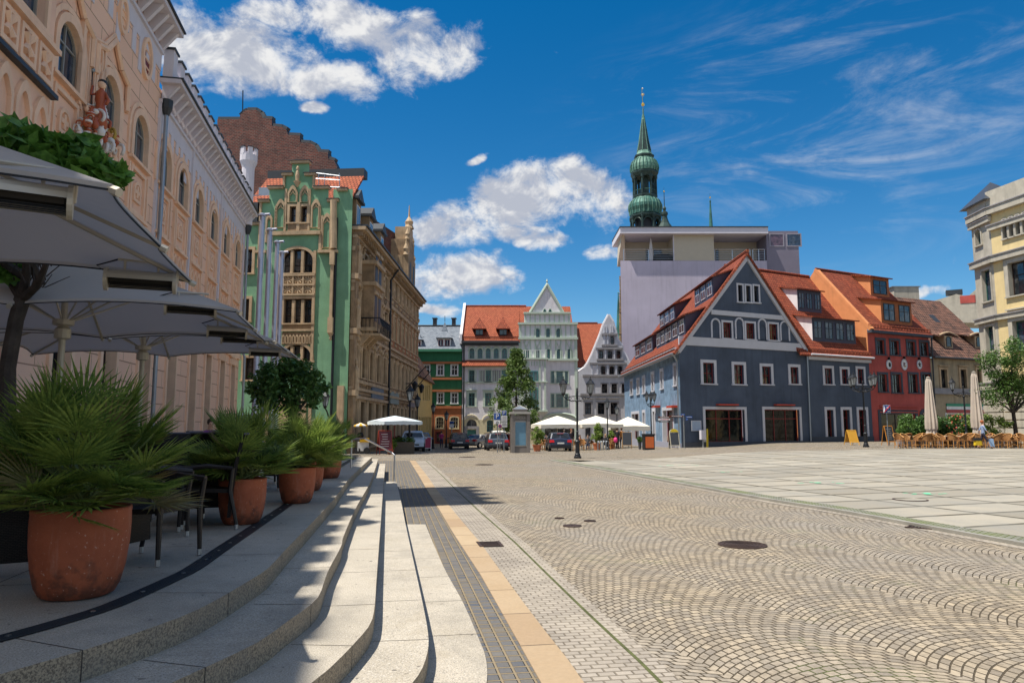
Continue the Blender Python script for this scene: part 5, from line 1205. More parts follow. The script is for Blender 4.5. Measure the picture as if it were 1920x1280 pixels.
mb = MB(); u, _ = mz(420, 1160, -1.2); mb.lathe(MF.P(u, zfl, -1.4), [(1.9, 0), (2.0, .5), (1.6, 1.0), (.6, 1.25), (.02, 1.3)], black, 14, sy=.5); tag(mb.build('covered_furniture', None, MF.P(u, zfl, -1.4)), 'dark covered furniture heap on the roof terrace of the lilac block', 'covered furniture')
mb = MB(); u, _ = mz(340, 1160, -1.0); mb.lathe(MF.P(u, zfl, -1.0), [(.1, 0), (.3, .4), (.28, 1.8), (.1, 3.2), (.03, 3.4)], simple('white_fabric', (.6, .58, .58), .9), 10); tag(mb.build('closed_parasol', None, MF.P(u, zfl, -1.0)), 'folded pale parasol on the roof terrace of the lilac block', 'parasol')
cop = mat('green_copper', (.045, .135, .11), .55, .2, var=.55, scale=.5, bs=3, bst=.3, streak=.9); cop_l = mat('light_verdigris', (.12, .24, .185), .6, .1, var=.35, scale=.7, bs=3, bst=.3, streak=.8); copd = mat('dark_copper', (.03, .055, .05), .5, .3, var=.4, scale=.5, bst=.2, streak=.3)
CY = 170
ch = thing('church_tower', V((31, CY, 0)), 'slender green copper baroque church tower with two onion stages and gilded ball', 'church tower')
cx0 = at(*zI(297, 600), CY); k = CY / FPX / 3.369
cz = lambda y: at(*zI(297, y), CY).z
def lat(mb, prof, m, n=8, rot=math.pi / 8, c=None): mb.lathe(V(((c or cx0).x, CY if c is None else c.y, 0)), [(r * k, cz(y)) for r, y in prof], m, n, rot)
mb = MB(); lat(mb, [(88, 1400), (88, 985)], sand_d); lat(mb, [(100, 910), (106, 906), (106, 896), (98, 892)], copd); mb.build('shaft', ch)
mb = MB(); lat(mb, [(70, 990), (70, 905)], black)
for i in range(8):
    a = i * math.pi / 4 + math.pi / 8; c = V((cx0.x + math.cos(a) * 94 * k, CY + math.sin(a) * 94 * k, 0)); mb.lathe(c, [(8 * k, cz(990)), (7 * k, cz(925)), (11 * k, cz(915)), (11 * k, cz(905))], copd, 7)
    a += math.pi / 8; c = V((cx0.x + math.cos(a) * 88 * k, CY + math.sin(a) * 88 * k, 0)); t = V((-math.sin(a), math.cos(a), 0))
    mb.path([c + t * 27 * k * math.cos(b) + V((0, 0, cz(945) + 27 * k * math.sin(b))) for b in [math.pi * j / 8 for j in range(9)]], 5 * k, copd, 6)
    mb.hexa([c - t * 34 * k + V((0, 0, cz(915))), c + t * 34 * k + V((0, 0, cz(915))), c + t * 34 * k + V((0, .3, cz(915))), c - t * 34 * k + V((0, .3, cz(915)))] + [c - t * 34 * k + V((0, 0, cz(905))), c + t * 34 * k + V((0, 0, cz(905))), c + t * 34 * k + V((0, .3, cz(905))), c - t * 34 * k + V((0, .3, cz(905)))], copd)
mb.build('lower_belfry', ch)
mb = MB(); lat(mb, [(100, 892), (101, 870), (107, 850), (106, 830), (96, 808), (82, 795), (76, 786)], cop, 24); 
for i in range(24):
    a = 2 * math.pi * i / 24; mb.path([V((cx0.x + math.cos(a) * r * k, CY + math.sin(a) * r * k, cz(y))) for r, y in ((101, 888), (102, 870), (108, 850), (107, 830), (97, 808), (83, 795))], 3.2 * k, cop_l, 5)
lat(mb, [(80, 786), (82, 780), (82, 770), (76, 768)], copd); mb.build('lower_onion', ch, smooth=False)
mb = MB(); lat(mb, [(28, 770), (28, 640)], copd)
for i in range(8):
    a = i * math.pi / 4 + math.pi / 8; c = V((cx0.x + math.cos(a) * 74 * k, CY + math.sin(a) * 74 * k, 0)); mb.lathe(c, [(7 * k, cz(768)), (6 * k, cz(675)), (10 * k, cz(665)), (10 * k, cz(640))], copd, 7)
    c2 = V((cx0.x + math.cos(a) * 62 * k, CY + math.sin(a) * 62 * k, 0)); mb.lathe(c2, [(4 * k, cz(768)), (4 * k, cz(640))], copd, 6)
    a2 = a + math.pi / 4; e = V((cx0.x + math.cos(a2) * 74 * k, CY + math.sin(a2) * 74 * k, 0)); mb.path([c + V((0, 0, cz(740))), e + V((0, 0, cz(740)))], 2.5 * k, cop, 5)
    for j in range(1, 7): p = c.lerp(e, j / 7); mb.path([p + V((0, 0, cz(768))), p + V((0, 0, cz(740)))], 2 * k, copd, 4)
    mid = (c + e) / 2; t = (e - c).normalized(); mb.path([mid + t * 25 * k * math.cos(b) + V((0, 0, cz(668) + 18 * k * math.sin(b))) for b in [math.pi * j / 8 for j in range(9)]], 5 * k, copd, 6)
lat(mb, [(80, 652), (88, 640), (92, 632), (92, 622), (86, 618)], copd); mb.build('upper_belfry', ch)
mb = MB(); lat(mb, [(88, 620), (92, 600), (90, 580), (80, 555), (62, 540), (58, 530)], cop_l, 24)
for i in range(24):
    a = 2 * math.pi * i / 24; mb.path([V((cx0.x + math.cos(a) * r * k, CY + math.sin(a) * r * k, cz(y))) for r, y in ((89, 618), (93, 600), (91, 580), (81, 555), (63, 540))], 3 * k, cop, 5)
lat(mb, [(60, 532), (66, 526), (66, 516), (58, 512)], copd); mb.build('upper_onion', ch)
mb = MB(); lat(mb, [(60, 514), (50, 500), (46, 488)], cop_l); lat(mb, [(46, 490), (34, 430), (21, 350), (10, 285), (5, 255)], copd)
for i in range(8):
    a = i * math.pi / 4 + math.pi / 8; mb.path([V((cx0.x + math.cos(a) * r * k, CY + math.sin(a) * r * k, cz(y))) for r, y in ((47, 488), (34, 430), (21, 350), (10, 285), (5, 255))], 2.4 * k, cop_l, 5)
lat(mb, [(12, 285), (5, 262), (4, 215)], cop_l, 8); mb.build('spire', ch)
mb = MB(); mb.path([V((cx0.x, CY, cz(215))), V((cx0.x - .2, CY, cz(85)))], 1.8 * k, gold, 6); mb.ball(V((cx0.x, CY, cz(189))), 12 * k, gold, 12)
for i in range(10): a = i * math.pi / 5; mb.path([V((cx0.x, CY, cz(127))), V((cx0.x + math.cos(a) * 12 * k, CY, cz(127) + math.sin(a) * 12 * k))], [3 * k, 1 * k], gold, 5)
mb.ball(V((cx0.x, CY, cz(127))), 6 * k, simple('pale_gilding', (.8, .7, .5), .3, .5), 9); mb.ball(V((cx0.x, CY, cz(88))), 5 * k, fr_w, 7); mb.build('finial', ch)
def spirelet(x, prof, Y, m, name, label, fin=None):
    c = at(*zI(x, 900), Y); kk = Y / FPX / 3.369; t = thing(name, V((c.x, Y, 0)), label, 'spire'); z_ = lambda y: at(*zI(x, y), Y).z
    mb = MB(); mb.lathe(V((c.x, Y, 0)), [(r * kk, z_(y)) for r, y in prof], m, 8, math.pi / 8); mb.build('spire', t); f = MB(); f.path([V((c.x, Y, z_(prof[-1][1]))), V((c.x, Y, z_(fin)))], .8 * kk, darkz, 5); f.ball(V((c.x, Y, z_(fin + 26))), 6 * kk, gold, 8)
    f.build('finial', t)
spirelet(425, [(70, 1060), (60, 985), (48, 965), (30, 940), (20, 915), (16, 895), (22, 885), (20, 870), (8, 862), (12, 845), (3, 830), (2, 740)], 165, copd, 'stair_turret', 'small dark bell shaped turret roof beside the big onion tower', 712)
spirelet(716, [(34, 1100), (14, 1000), (8, 880), (4, 810), (6, 800), (5, 795)], 150, cop, 'roof_spire', 'thin green needle spire with gilded ball above the modern block', 750)
gs = thing('gothic_spire', V((15, 125, 0)), 'dark gothic pinnacle with green roof squeezed between grey house and lilac block', 'spire')
Y = 125; kk = Y / FPX / 3.765; c = at(*zH(1522, 300), Y); z_ = lambda y: at(*zH(1522, y), Y).z; mb = MB()
for y0, y1, r in ((700, 395, 14), (395, 240, 12), (240, 110, 9), (110, -10, 6)):
    mb.lathe(V((c.x, Y, 0)), [(r * kk, z_(y0)), (r * kk, z_(y1 + 6)), (r * 1.4 * kk, z_(y1 + 3)), (r * .7 * kk, z_(y1))], sand_d, 6)
    for j in range(6): mb.ball(V((c.x + r * kk * 1.1 * (-1) ** j, Y - .2, z_(y0 + (y1 - y0) * j / 6))), 3.5 * kk, sand_d, 5)
mb.build('pinnacle', gs); mb = MB(); c2 = at(*zH(1506, 300), Y + 3); mb.lathe(V((c2.x, Y + 3, 0)), [(24 * kk, z_(420)), (20 * kk, z_(380)), (3 * kk, z_(95)), (6 * kk, z_(88)), (1 * kk, z_(80))], cop, 8); mb.build('copper_roof', gs)
mb = MB(); mb.box((c.x - 4, Y + 2, -1), (c.x + 2, Y + 10, z_(420)), sand_d); mb.build('wall', gs)
dm = simple('blue_slate_cladding', (.05, .055, .09), .6)
A_ = at(1277, 797, 55); B_ = at(1518, 797, 60.5); C_ = at(1172, 797, 81)
BH = Fac(A_.xy, B_.xy); BS = Fac(C_.xy, A_.xy)
bh = thing('blue_gable_house', (A_.x + 6, 60, 0), 'slate blue gabled house with white framed windows, light blue side and long red roof', 'building')
q = lambda *a: BH.rect(zJ, *a); f = lambda x, y: BH.uz(*zJ(x, y))
W0 = [q(715, 238, 742, 338), q(763, 242, 790, 340), (q(811, 244, 839, 342))]
W1 = [q(626, 462, 676, 556), q(764, 467, 814, 562), q(902, 472, 952, 568)]
W2 = [q(506, 704, 572, 828), q(692, 716, 750, 832), q(860, 726, 914, 832), q(1030, 730, 1078, 830)]
W3 = [q(520, 984, 756, 1180), q(876, 984, 1086, 1180)]
zeave = f(375, 612)[1]; uL = BH.L
apx = f(765, 52); gl = f(372, 600); grt = f(1140, 605)
out = [(0, -1), (uL, -1), (uL, grt[1]), (grt[0] - .05, grt[1] + .02), (apx[0], apx[1]), (0, gl[1] - .1)]
mb = MB(); wall(mb, BH, [(0, -1), (uL, -1), (uL, grt[1] - .1), (apx[0], apx[1]), (0, gl[1])], [opening(*r) for r in W0 + W1 + W2 + W3], bluepl, .22)
zel = zeave; S1 = [BS.rect(zJ, a, b, c, d) for a, b, c, d in ((72, 815, 85, 895), (112, 808, 124, 890), (146, 795, 158, 885), (200, 772, 212, 872), (254, 755, 267, 858), (334, 722, 350, 838))]
S2 = [BS.rect(zJ, *a) for a in ((82, 1010, 124, 1182), (148, 1003, 160, 1180), (208, 995, 220, 1182), (270, 988, 330, 1190))]
wall(mb, BS, [(0, -2), (BS.L, -2), (BS.L, zel), (0, zel)], [opening(*r) for r in S1 + S2], bluelt, .25, mr=simple('window_reveal_white', (.6, .6, .62)))
mb.build('wall', bh)
for r in W0: window(BH, bh, r, 0, fr_d, glass, .14, bluetrim, 1, 1, .25, True, 0, .03, .05)
for r in W1: window(BH, bh, r, 0, fr_r, glassm('warm_window_glass', (.05, .02, .015), .1, .4, (.3, .25, .18)), .16, bluetrim, 3, 2, .2, True, 0, .05, .05)
for r in W2: window(BH, bh, r, 0, fr_r, glass, .24, bluetrim, 2, 2, .2, True, 0, .06, .05)
for r in W3: window(BH, bh, r, 0, fr_r, glass_sh, .22, bluetrim, 3, 2, .3, False, 0, .08, .06, transom=(.72,))
for r in S1: window(BS, bh, r, 0, fr_r, glass, .26, bluetrim, 2, 2, .2, True, 0, .06, .06)
for r in S2: window(BS, bh, r, 0, fr_r, glass_sh, .28, bluetrim, 2, 2, .35, False, 0, .1, .06, transom=(.7,))
mb = MB()   # bands, bargeboard, blind niches
_, z0 = f(760, 600); _, z1 = f(760, 565); BH.box(mb, -.05, uL + .02, z0 - .25, z1 - .05, 0, .10, bluetrim)
a, z2 = f(552, 395); b, _ = f(1010, 412); BH.box(mb, a, b, z2 - .25, z2 + .12, 0, .10, bluetrim)
hw_ = .24
def bargeboard(P0, P1): 
    v = V((P1[0] - P0[0], P1[1] - P0[1], 0)); n_ = V((v.y, -v.x, 0)).normalized() * .36; 
    if n_.y > 0: n_ = -n_
    p = [P0, P1, (P1[0] + n_.x, P1[1] + n_.y), (P0[0] + n_.x, P0[1] + n_.y)]
    mb.hexa([BH.P(*c, .16) for c in p] + [BH.P(*c, 0) for c in p], bluetrim)
bargeboard((-.25, gl[1] - .35), apx); bargeboard((uL + .1, grt[1] - .35), apx)
for (x0, x1, yt, yb, solid) in ((552, 610, 436, 555, 0), (696, 750, 432, 562, 1), (834, 888, 438, 565, 1), (966, 1024, 452, 572, 0)):
    r = q(x0, yt, x1, yb); ring(mb, BH, opening(*r, 1.0), opening(r[0] + .13, r[1] - .13, r[2], r[3] - .13, 1.0), 0, .07, bluetrim)
    if solid: c = (r[0] + r[1]) / 2; ring(mb, BH, opening(c - .38, c + .38, r[2], r[2] + 1.25, 1.0), opening(c - .32, c + .32, r[2], r[2] + 1.19, 1.0), 0, .05, bluepl)
BH.box(mb, 0, uL, -1, f(700, 1195)[1] + .25, 0, .08, graytrim2)
BS.box(mb, -.05, BS.L + .02, -2, BS.uz(*zJ(330, 1190))[1] + .1, 0, .07, simple('plinth_lilac_grey', (.33, .34, .42)))
for i in range(3): BS.box(mb, -.1, BS.L + .05, zel - .45 + i * .15, zel - .3 + i * .15, 0, .12 + .12 * i, bluetrim)
mb.build('trim', bh)
mb = MB()
for r in W3: c = (r[0] + r[1]) / 2; BH.box(mb, c - .9, c + 1.1, r[3] + .32, r[3] + .42, .05, .4, simple('red_awning_box', (.5, .05, .02)))
for x in (238, 342): u, z = BS.uz(*zJ(x, 965)); BS.box(mb, u - 1.1, u + .9, z - .1, z + .06, .02, .5, simple('red_awning_box', (.5, .05, .02)))
mb.build('awning_cassette', bh)['kind'] = 'stuff'
ux = apx[0]; D2 = -(BS.L - .2)
nB = -BH.n
bdir = (BS.A - BS.P(BS.L, 0, 0)).normalized()     # back along the side wall
fb = .35
def RB(P2, back): return BH.P(P2[0], P2[1], 0) + bdir * back
e0 = (-.55, zel - .12)
kx = (apx[1] - gl[1]) / apx[0]
e0 = (-.6, gl[1] - .6 * kx + .05)
mb = MB()
L_ = BS.L
mb.slab([RB((apx[0], apx[1] + .12), -fb), RB(e0, -fb), RB(e0, L_), RB((apx[0], apx[1] + .12), L_)], .16, rooftile)
e1 = (uL + .4, grt[1] - .35)
mb.slab([RB((apx[0], apx[1] + .12), -fb), RB(e1, -fb), RB(e1, L_), RB((apx[0], apx[1] + .12), L_)], .16, rooftile)
mb.path([RB((apx[0], apx[1] + .2), -fb - .02), RB((apx[0], apx[1] + .2), L_)], .14, rooftile2, 6)
mb.build('roof', bh)
mb = MB()
mb.path([BS.P(0, e0[1] - .05, .62), BS.P(BS.L + .3, e0[1] - .05, .62)], .09, zinc, 6); mb.path([BS.P(BS.L, e0[1], .5), BS.P(BS.L - .1, e0[1] - .6, .15), BS.P(BS.L - .1, .3, .15)], .06, zinc, 7)
mb.path([BH.P(uL - .1, grt[1] - .3, .2), BH.P(uL - .1, .4, .15)], .06, zinc, 7); mb.build('downpipe', bh)
mb = MB()
for zz in (.35,): 
    p0 = BS.P(0, e0[1] + zz, .35); p1 = BS.P(BS.L, e0[1] + zz, .35); mb.path([p0, p1], .04, rooftile, 5); mb.path([p0 + V((0, 0, .15)), p1 + V((0, 0, .15))], .04, rooftile, 5)
    for k in range(26): p = p0.lerp(p1, k / 25); mb.path([p - V((0, 0, .4)), p + V((0, 0, .18))], .03, rooftile, 4)
mb.build('snow_guard', bh)
kk_ = kx / max(.2, abs(bdir.cross(BH.t).z)) ; ze_ = e0[1] + .1; dd0 = .58
def sdorm(x0, x1, yb):
    u0, d, z = rp(BS, ze_, kk_, *zJ(x0, yb), dd0); u1, _, _ = rp(BS, ze_, kk_, *zJ(x1, yb), dd0)
    return u0, u1, d, z
BK = Fac(BS.A.xy, BS.P(BS.L, 0).xy); BK.n = -BH.t; cs_ = BK.n.dot(BS.n); sn_ = BK.n.dot(BS.t)
def sk(r): ds = r[2] / cs_; return r[0] - sn_ * ds, r[1] - sn_ * ds, ds, r[3]
rowA = [sdorm(118, 180, 655), sdorm(224, 272, 618), sdorm(322, 398, 582)]
rowA = [sk(r) for r in rowA]; dA = sum(r[2] for r in rowA) / 3; zA_ = sum(r[3] for r in rowA) / 3
rowB = [sdorm(270, 315, 470), sdorm(463, 522, 384)]; rowB = [sk(r) for r in rowB]; dB = sum(r[2] for r in rowB) / 2; zB_ = sum(r[3] for r in rowB) / 2
kk_ *= cs_
clampd = lambda r: (r[0] - max(0, r[1] - BS.L + .45), min(r[1], BS.L - .45), 0, 0)
rowA = [clampd(r) for r in rowA]; rowB = [clampd(r) for r in rowB]
for (a, b, _, _) in rowA: shed_dormer(BK, bh, a, b, dA, ze_ + kk_ * (dd0 - dA), 1.5, ze_, kk_, dd0, rooftile, dm, dm, bluetrim, 3, glassm('red_tinted_glass', (.09, .012, .015), .1))
for (a, b, _, _) in rowB: shed_dormer(BK, bh, a, b, dB, ze_ + kk_ * (dd0 - dB), 1.6, ze_, kk_, dd0, rooftile, dm, dm, bluetrim, 3, bpy.data.materials['red_tinted_glass'])
E_ = V((31.8 + (B_.x - 25.0), 63.6, 0)); E_ = at(1636, 797, 64.2)
B2 = Fac(B_.xy, E_.xy)
b2 = thing('blue_eaves_house', (29, 62, 0), 'slate blue house with red roof and two shed dormers, beside the red house', 'building')
q = lambda *a: B2.rect(zK, *a); f = lambda x, y: B2.uz(*zK(x, y))
X2 = [q(424, 708, 472, 808), q(532, 714, 572, 808), q(632, 712, 672, 808)]; X3 = [q(440, 970, 482, 1168), q(542, 970, 586, 1170), q(642, 970, 690, 1170)]
ze = f(530, 640)[1]; mb = MB(); wall(mb, B2, [(0, -1), (B2.L, -1), (B2.L, ze), (0, ze)], [opening(*r) for r in X2 + X3], bluepl, .22); mb.build('wall', b2)
for r in X2: window(B2, b2, r, 0, fr_r, glass, .22, bluetrim, 2, 2, .2, True, 0, .06, .05)
for r in X3: window(B2, b2, r, 0, fr_r, glass_sh, .25, bluetrim, 2, 2, .3, False, 0, .08, .06, transom=(.75,))
mb = MB(); B2.box(mb, 0, B2.L, ze - .35, ze, 0, .25, bluetrim); B2.box(mb, 0, B2.L, -1, .75, 0, .08, graytrim2); mb.path([B2.P(0, ze + .05, .55), B2.P(B2.L, ze + .05, .55)], .08, bluetrim, 6); mb.build('trim', b2)
zr = B2.uz(*zK(300, 130), -6)[1]; k2_ = (zr - ze) / 6.45
mb = MB(); zr = ze + k2_ * 6.45; mb.slab([B2.P(-1.2, ze, .5), B2.P(B2.L + .1, ze, .5), B2.P(B2.L + .1, zr, -6), B2.P(-1.2, zr, -6)], .16, rooftile); mb.path([B2.P(-3, zr + .06, -6), B2.P(B2.L, zr + .06, -6)], .13, rooftile, 6)
mb.slab([B2.P(-6, ze, .5 - 2), B2.P(-1.2, ze, .5 - 0), B2.P(-1.2, zr, -6), B2.P(-6, zr, -6)], .16, rooftile) if False else None
mb.build('roof', b2)
mb = MB(); p0, p1 = B2.P(0, ze + .5, .25), B2.P(B2.L, ze + .5, .25)
mb.path([p0, p1], .045, rooftile2, 5)
for j in range(22): p = p0.lerp(p1, j / 21); mb.path([p - V((0, 0, .3)), p + V((0, 0, .1))], .035, rooftile2, 4)
mb.build('snow_guard', b2)
def fdorm(F, ob, zz, x0, x1, yb, ze, k, d0, h, n, cm, wm=dm, fm=graytrim2):
    u0, d, z = rp(F, ze, k, *zz(x0, yb), d0); u1, d1, z1 = rp(F, ze, k, *zz(x1, yb), d0); dm_ = (d + d1) / 2
    shed_dormer(F, ob, u0, u1, dm_, ze + k * (d0 - dm_), h, ze, k, d0, rooftile, wm, cm, fm, n, glass, k2=.22)
fdorm(B2, b2, zK, 358, 615, 545, ze, k2_, .5, 2.1, 4, whitep); fdorm(B2, b2, zK, 262, 400, 350, ze, k2_, .5, 2.0, 3, whitep)
R1 = at(1752, 797, 68.2); RF = Fac(E_.xy, R1.xy)
rh = thing('red_house', (36, 67, 0), 'red plastered house with dark window frames, three round signs and an orange side wall', 'building')
q = lambda *a: RF.rect(zK, *a); f = lambda x, y: RF.uz(*zK(x, y))
X1 = [q(754, 530, 802, 620), q(842, 534, 894, 624), q(948, 540, 996, 628), q(1030, 544, 1080, 630)]; X2 = [q(768, 746, 818, 856), q(852, 746, 908, 862), q(960, 746, 1012, 862), q(1042, 746, 1092, 862)]; X3 = [q(782, 996, 1000, 1150)]; X4 = [q(1040, 985, 1075, 1140)]
ze = f(900, 485)[1]; mb = MB(); wall(mb, RF, [(0, -1), (RF.L, -1), (RF.L, ze), (0, ze)], [opening(*r) for r in X1 + X2 + X3] + [opening(*X4[0], 1)], redpl, .22)
RS = Fac(RF.P(0, 0, -12).xy, RF.P(0, 0, 0).xy)
for r in X1 + X2: window(RF, rh, r, 0, fr_d, glass, .20, graytrim2, 2, 2, .2, True, 0, .06, .05)
for r in X3: window(RF, rh, r, 0, fr_d, glass_sh, .35, graytrim2, 2, 1, .3, False, 0, .06, .06)
window(RF, rh, X4[0], 1, fr_d, glass, .3, graytrim2, 1, 1, .3, False, 0, .06, .06)
zr = RF.uz(*zK(520, 106), -5.2)[1]; k3 = (zr - ze) / 5.6
zr = ze + k3 * 5.6
mb.face([RF.P(0, -1, -11.5), RF.P(0, -1), RF.P(0, ze), RF.P(0, ze + .2, .4), RF.P(0, zr + .1, -5.2), RF.P(0, ze, -11.5)], orangepl); mb.build('wall', rh)
mb = MB(); mb.slab([RF.P(.3, ze, .4), RF.P(RF.L + .1, ze, .4), RF.P(RF.L + .1, zr, -5.2), RF.P(.3, zr, -5.2)], .16, rooftile); mb.slab([RF.P(-.02, ze + .12, .42), RF.P(.42, ze + .12, .42), RF.P(.42, zr + .12, -5.2), RF.P(-.02, zr + .12, -5.2)], .3, orangepl); mb.path([RF.P(0, zr + .06, -5.2), RF.P(RF.L, zr + .06, -5.2)], .13, rooftile, 6); 
RF.box(mb, 0, RF.L, ze - .25, ze - .02, 0, .45, graytrim2); mb.build('roof', rh)
fdorm(RF, rh, zK, 795, 970, 430, ze, k3, .4, 2.2, 2, orangepl, brownpl, fr_d); fdorm(RF, rh, zK, 725, 828, 255, ze, k3, .4, 1.9, 1, orangepl, brownpl, fr_d)
mb = MB(); p0, p1 = RF.P(0, ze + .5, .2), RF.P(RF.L, ze + .5, .2); mb.path([p0, p1], .04, rooftile2, 5)
for j in range(22): p = p0.lerp(p1, j / 21); mb.path([p - V((0, 0, .3)), p + V((0, 0, .1))], .03, rooftile2, 4)
mb.build('snow_guard', rh)
mb = MB()
for y in (948, 966, 985): _, z = f(880, y); RF.box(mb, f(770, y)[0], f(1010, y)[0], z - .05, z + .05, 0, .10, redpl)
mb.build('moulding', rh)
for i, x in enumerate((828, 925, 1020)):
    u, z = f(x, 685); mb = MB(); a, b = (.36, .44) if i != 1 else (.42, .52)
    o = [(u + a * math.cos(t * math.pi / 10), z + b * math.sin(t * math.pi / 10)) for t in range(20)]; mb.face([RF.P(*p, .06) for p in o], fr_w); ring(mb, RF, o, [(u + (p[0] - u) * .88, z + (p[1] - z) * .88) for p in o], .02, .09, bluetrim)
    if i == 0: mb.lathe(RF.P(u, z, .07), [(.15, -.2), (.16, .1), (.05, .2)], black, 7, sy=.15)
    elif i == 1: mb.path([RF.P(u - .1, z - .2, .08), RF.P(u - .1, z + .2, .08), RF.P(u + .12, z + .12, .08), RF.P(u - .05, z, .08)], .035, fr_r, 5); mb.path([RF.P(u + .0, z - .2, .08), RF.P(u + .2, z - .1, .08)], .05, yel, 5)
    else:
        for t in range(5): an = t * 1.257 + 1.57; mb.path([RF.P(u, z, .08), RF.P(u + .2 * math.cos(an), z + .24 * math.sin(an), .08)], .04, black, 5)
    RF.box(mb, u - .05, u + .05, z + b, z + b + .25, 0, .2, black); mb.build('round_sign', rh)
mb = MB(); mb.path([RF.P(RF.L - .1, ze, .35), RF.P(RF.L - .1, .4, .2)], .07, darkz, 7); mb.build('downpipe', rh)
H1 = at(1848, 797, 71); HF = Fac(R1.xy, H1.xy)
be = thing('beige_house', (43, 70, 0), 'weathered beige house with old brown tiled roof, eyebrow dormers and striped shop front', 'building')
q = lambda *a: HF.rect(zK, *a); f = lambda x, y: HF.uz(*zK(x, y))
X1 = [q(1158, 716, 1196, 832), q(1282, 716, 1318, 834), q(1388, 716, 1410, 834)]; X2 = [q(1195, 995, 1275, 1130), q(1290, 995, 1370, 1130)]
ze = f(1250, 650)[1]; EL = HF.L + 3; mb = MB(); wall(mb, HF, [(0, -1), (EL, -1), (EL, ze), (0, ze)], [opening(*r) for r in X1 + X2], beigehouse, .25); mb.build('wall', be)
for r in X1: window(HF, be, r, 0, fr_d, glass, .2, sand_l, 2, 2, .2, True, 0, .06, .08, hood=.1)
for r in X2: window(HF, be, r, 0, fr_w, glass, .1, None, 2, 1, .25, True, 0, .08, .04)
mb = MB(); _, z = f(1250, 860); HF.box(mb, 0, EL, z - .2, z + .35, 0, .2, greytrim)
_, a = f(1250, 932); _, b = f(1250, 948); HF.box(mb, f(1188, 900)[0], EL, b, a, .02, .10, simple('flag_green', (.02, .25, .13))); _, c = f(1250, 968); HF.box(mb, f(1188, 900)[0], EL, c, b, .02, .08, fr_w); _, d = f(1250, 990); HF.box(mb, f(1188, 900)[0], EL, d, c, .02, .09, simple('flag_red', (.36, .05, .04))); HF.box(mb, f(1188, 900)[0], EL, z - 5, d, .01, .03, bluetrim) if False else None
mb.build('shop_fascia', be)
zr = HF.uz(*zK(1200, 290), -6)[1]; k4 = (zr - ze) / 6.5
mb = MB(); mb.slab([HF.P(-.1, ze, .5), HF.P(EL, ze, .5), HF.P(EL, zr, -6), HF.P(-.1, zr, -6)], .16, rooftile3); mb.path([HF.P(0, ze + .02, .5), HF.P(EL, ze + .02, .5)], .1, darkz, 6); mb.build('roof', be)
for x in (1210, 1400):
    u, d, z = rp(HF, ze, k4, *zK(x, 580), .5); mb = MB(); HF.box(mb, u - .55, u + .55, z - .2, z + 1.2, d - 2.2, d, sand_l)
    mb.path([HF.P(u + a, z + 1.15 + .35 * math.cos(a * 1.15), d + .0) for a in [-1.3 + .26 * j for j in range(11)]], .12, sand_l, 6); mb.slab([HF.P(u - 1.3, z + 1.15, d + .15), HF.P(u, z + 1.55, d + .15), HF.P(u, z + 1.9, d - 2.6), HF.P(u - 1.3, z + 1.9, d - 2.6)], .12, rooftile3); mb.slab([HF.P(u, z + 1.55, d + .15), HF.P(u + 1.3, z + 1.15, d + .15), HF.P(u + 1.3, z + 1.9, d - 2.6), HF.P(u, z + 1.9, d - 2.6)], .12, rooftile3)
    o = mb.build('dormer', be); g_ = MB(); ring(g_, HF, opening(u - .36, u + .36, z + .1, z + 1.15, 1), opening(u - .29, u + .29, z + .17, z + 1.08, 1), d + .0, d + .05, fr_d); g_.face([HF.P(*p, d + .02) for p in opening(u - .34, u + .34, z + .12, z + 1.13, 1)], glass); g_.build('window', o)
u, d, z = rp(HF, ze, k4, *zK(1138, 412), .5); mb = MB(); M = [HF.P(u - .4, z - .35, d + .1), HF.P(u + .4, z - .35, d + .1), HF.P(u + .4, z + .55, d - .7), HF.P(u - .4, z + .55, d - .7)]; mb.slab([p + V((0, 0, .25)) for p in M], .2, darkz); mb.build('skylight', be)
dr = thing('distant_building', (60, 95, 0), 'pale firewalls of a building rising behind the old brown tiled roof', 'building')
DF = Fac(at(1715, 797, 92).xy, at(1862, 797, 88).xy); mb = MB()
o = [DF.uz(*zK(*p)) for p in ((990, 420), (1445, 420), (1445, 205), (1380, 210), (1330, 255), (1255, 240), (1225, 250), (1090, 290), (990, 292))]; wall(mb, DF, o, [], creamst); bkp = [DF.P(*p, -6) for p in o]
for i in range(len(o)): j = (i + 1) % len(o); mb.face([DF.P(*o[j]), DF.P(*o[i]), bkp[i], bkp[j]], creamst)
mb.build('wall', dr); mb = MB(); a, z0 = DF.uz(*zK(1282, 300)); b, z1 = DF.uz(*zK(1375, 245)); DF.box(mb, a, b, z0, z1, 0, .05, redpl); a, z = DF.uz(*zK(1245, 240)); DF.box(mb, a - .9, a + .9, z, z + .6, -1.4, -.2, darkz); mb.build('chimney', dr)
mb = MB(); q0 = at(*zK(955, 250), 80); mb.box((q0.x - 1.6, 80, 0), (q0.x + 1.2, 83, at(*zK(955, 195), 80).z), creamst); mb.box((q0.x - 1.8, 79.9, at(*zK(955, 195), 80).z), (q0.x + 1.4, 83.1, at(*zK(955, 190), 80).z), zinc); mb.build('chimney_block', dr)
yc = thing('corner_building', (38, 52, .3), 'cream yellow corner building with stone corner turret and pointed slate cap at the right edge', 'building')
K0 = at(1886, 797, 54); KD = V((.182, -.983, 0)); K1 = K0 + KD * 26
KF = Fac(K0.xy, K1.xy)
T0_ = at(1849, 797, 56.5); TFc = Fac(T0_.xy, K0.xy)
f = lambda x, y, F=KF: F.uz(*zL(x, y))
zt = f(400, 140)[1]
ztop = f(372, 133)[1]; zc1 = f(372, 188)[1]; zc2 = f(372, 372)[1]
WK = []
rowt = [KF.rect(zL, a, 185, b, 275) for a, b in ((436, 456), (466, 487), (497, 517))]
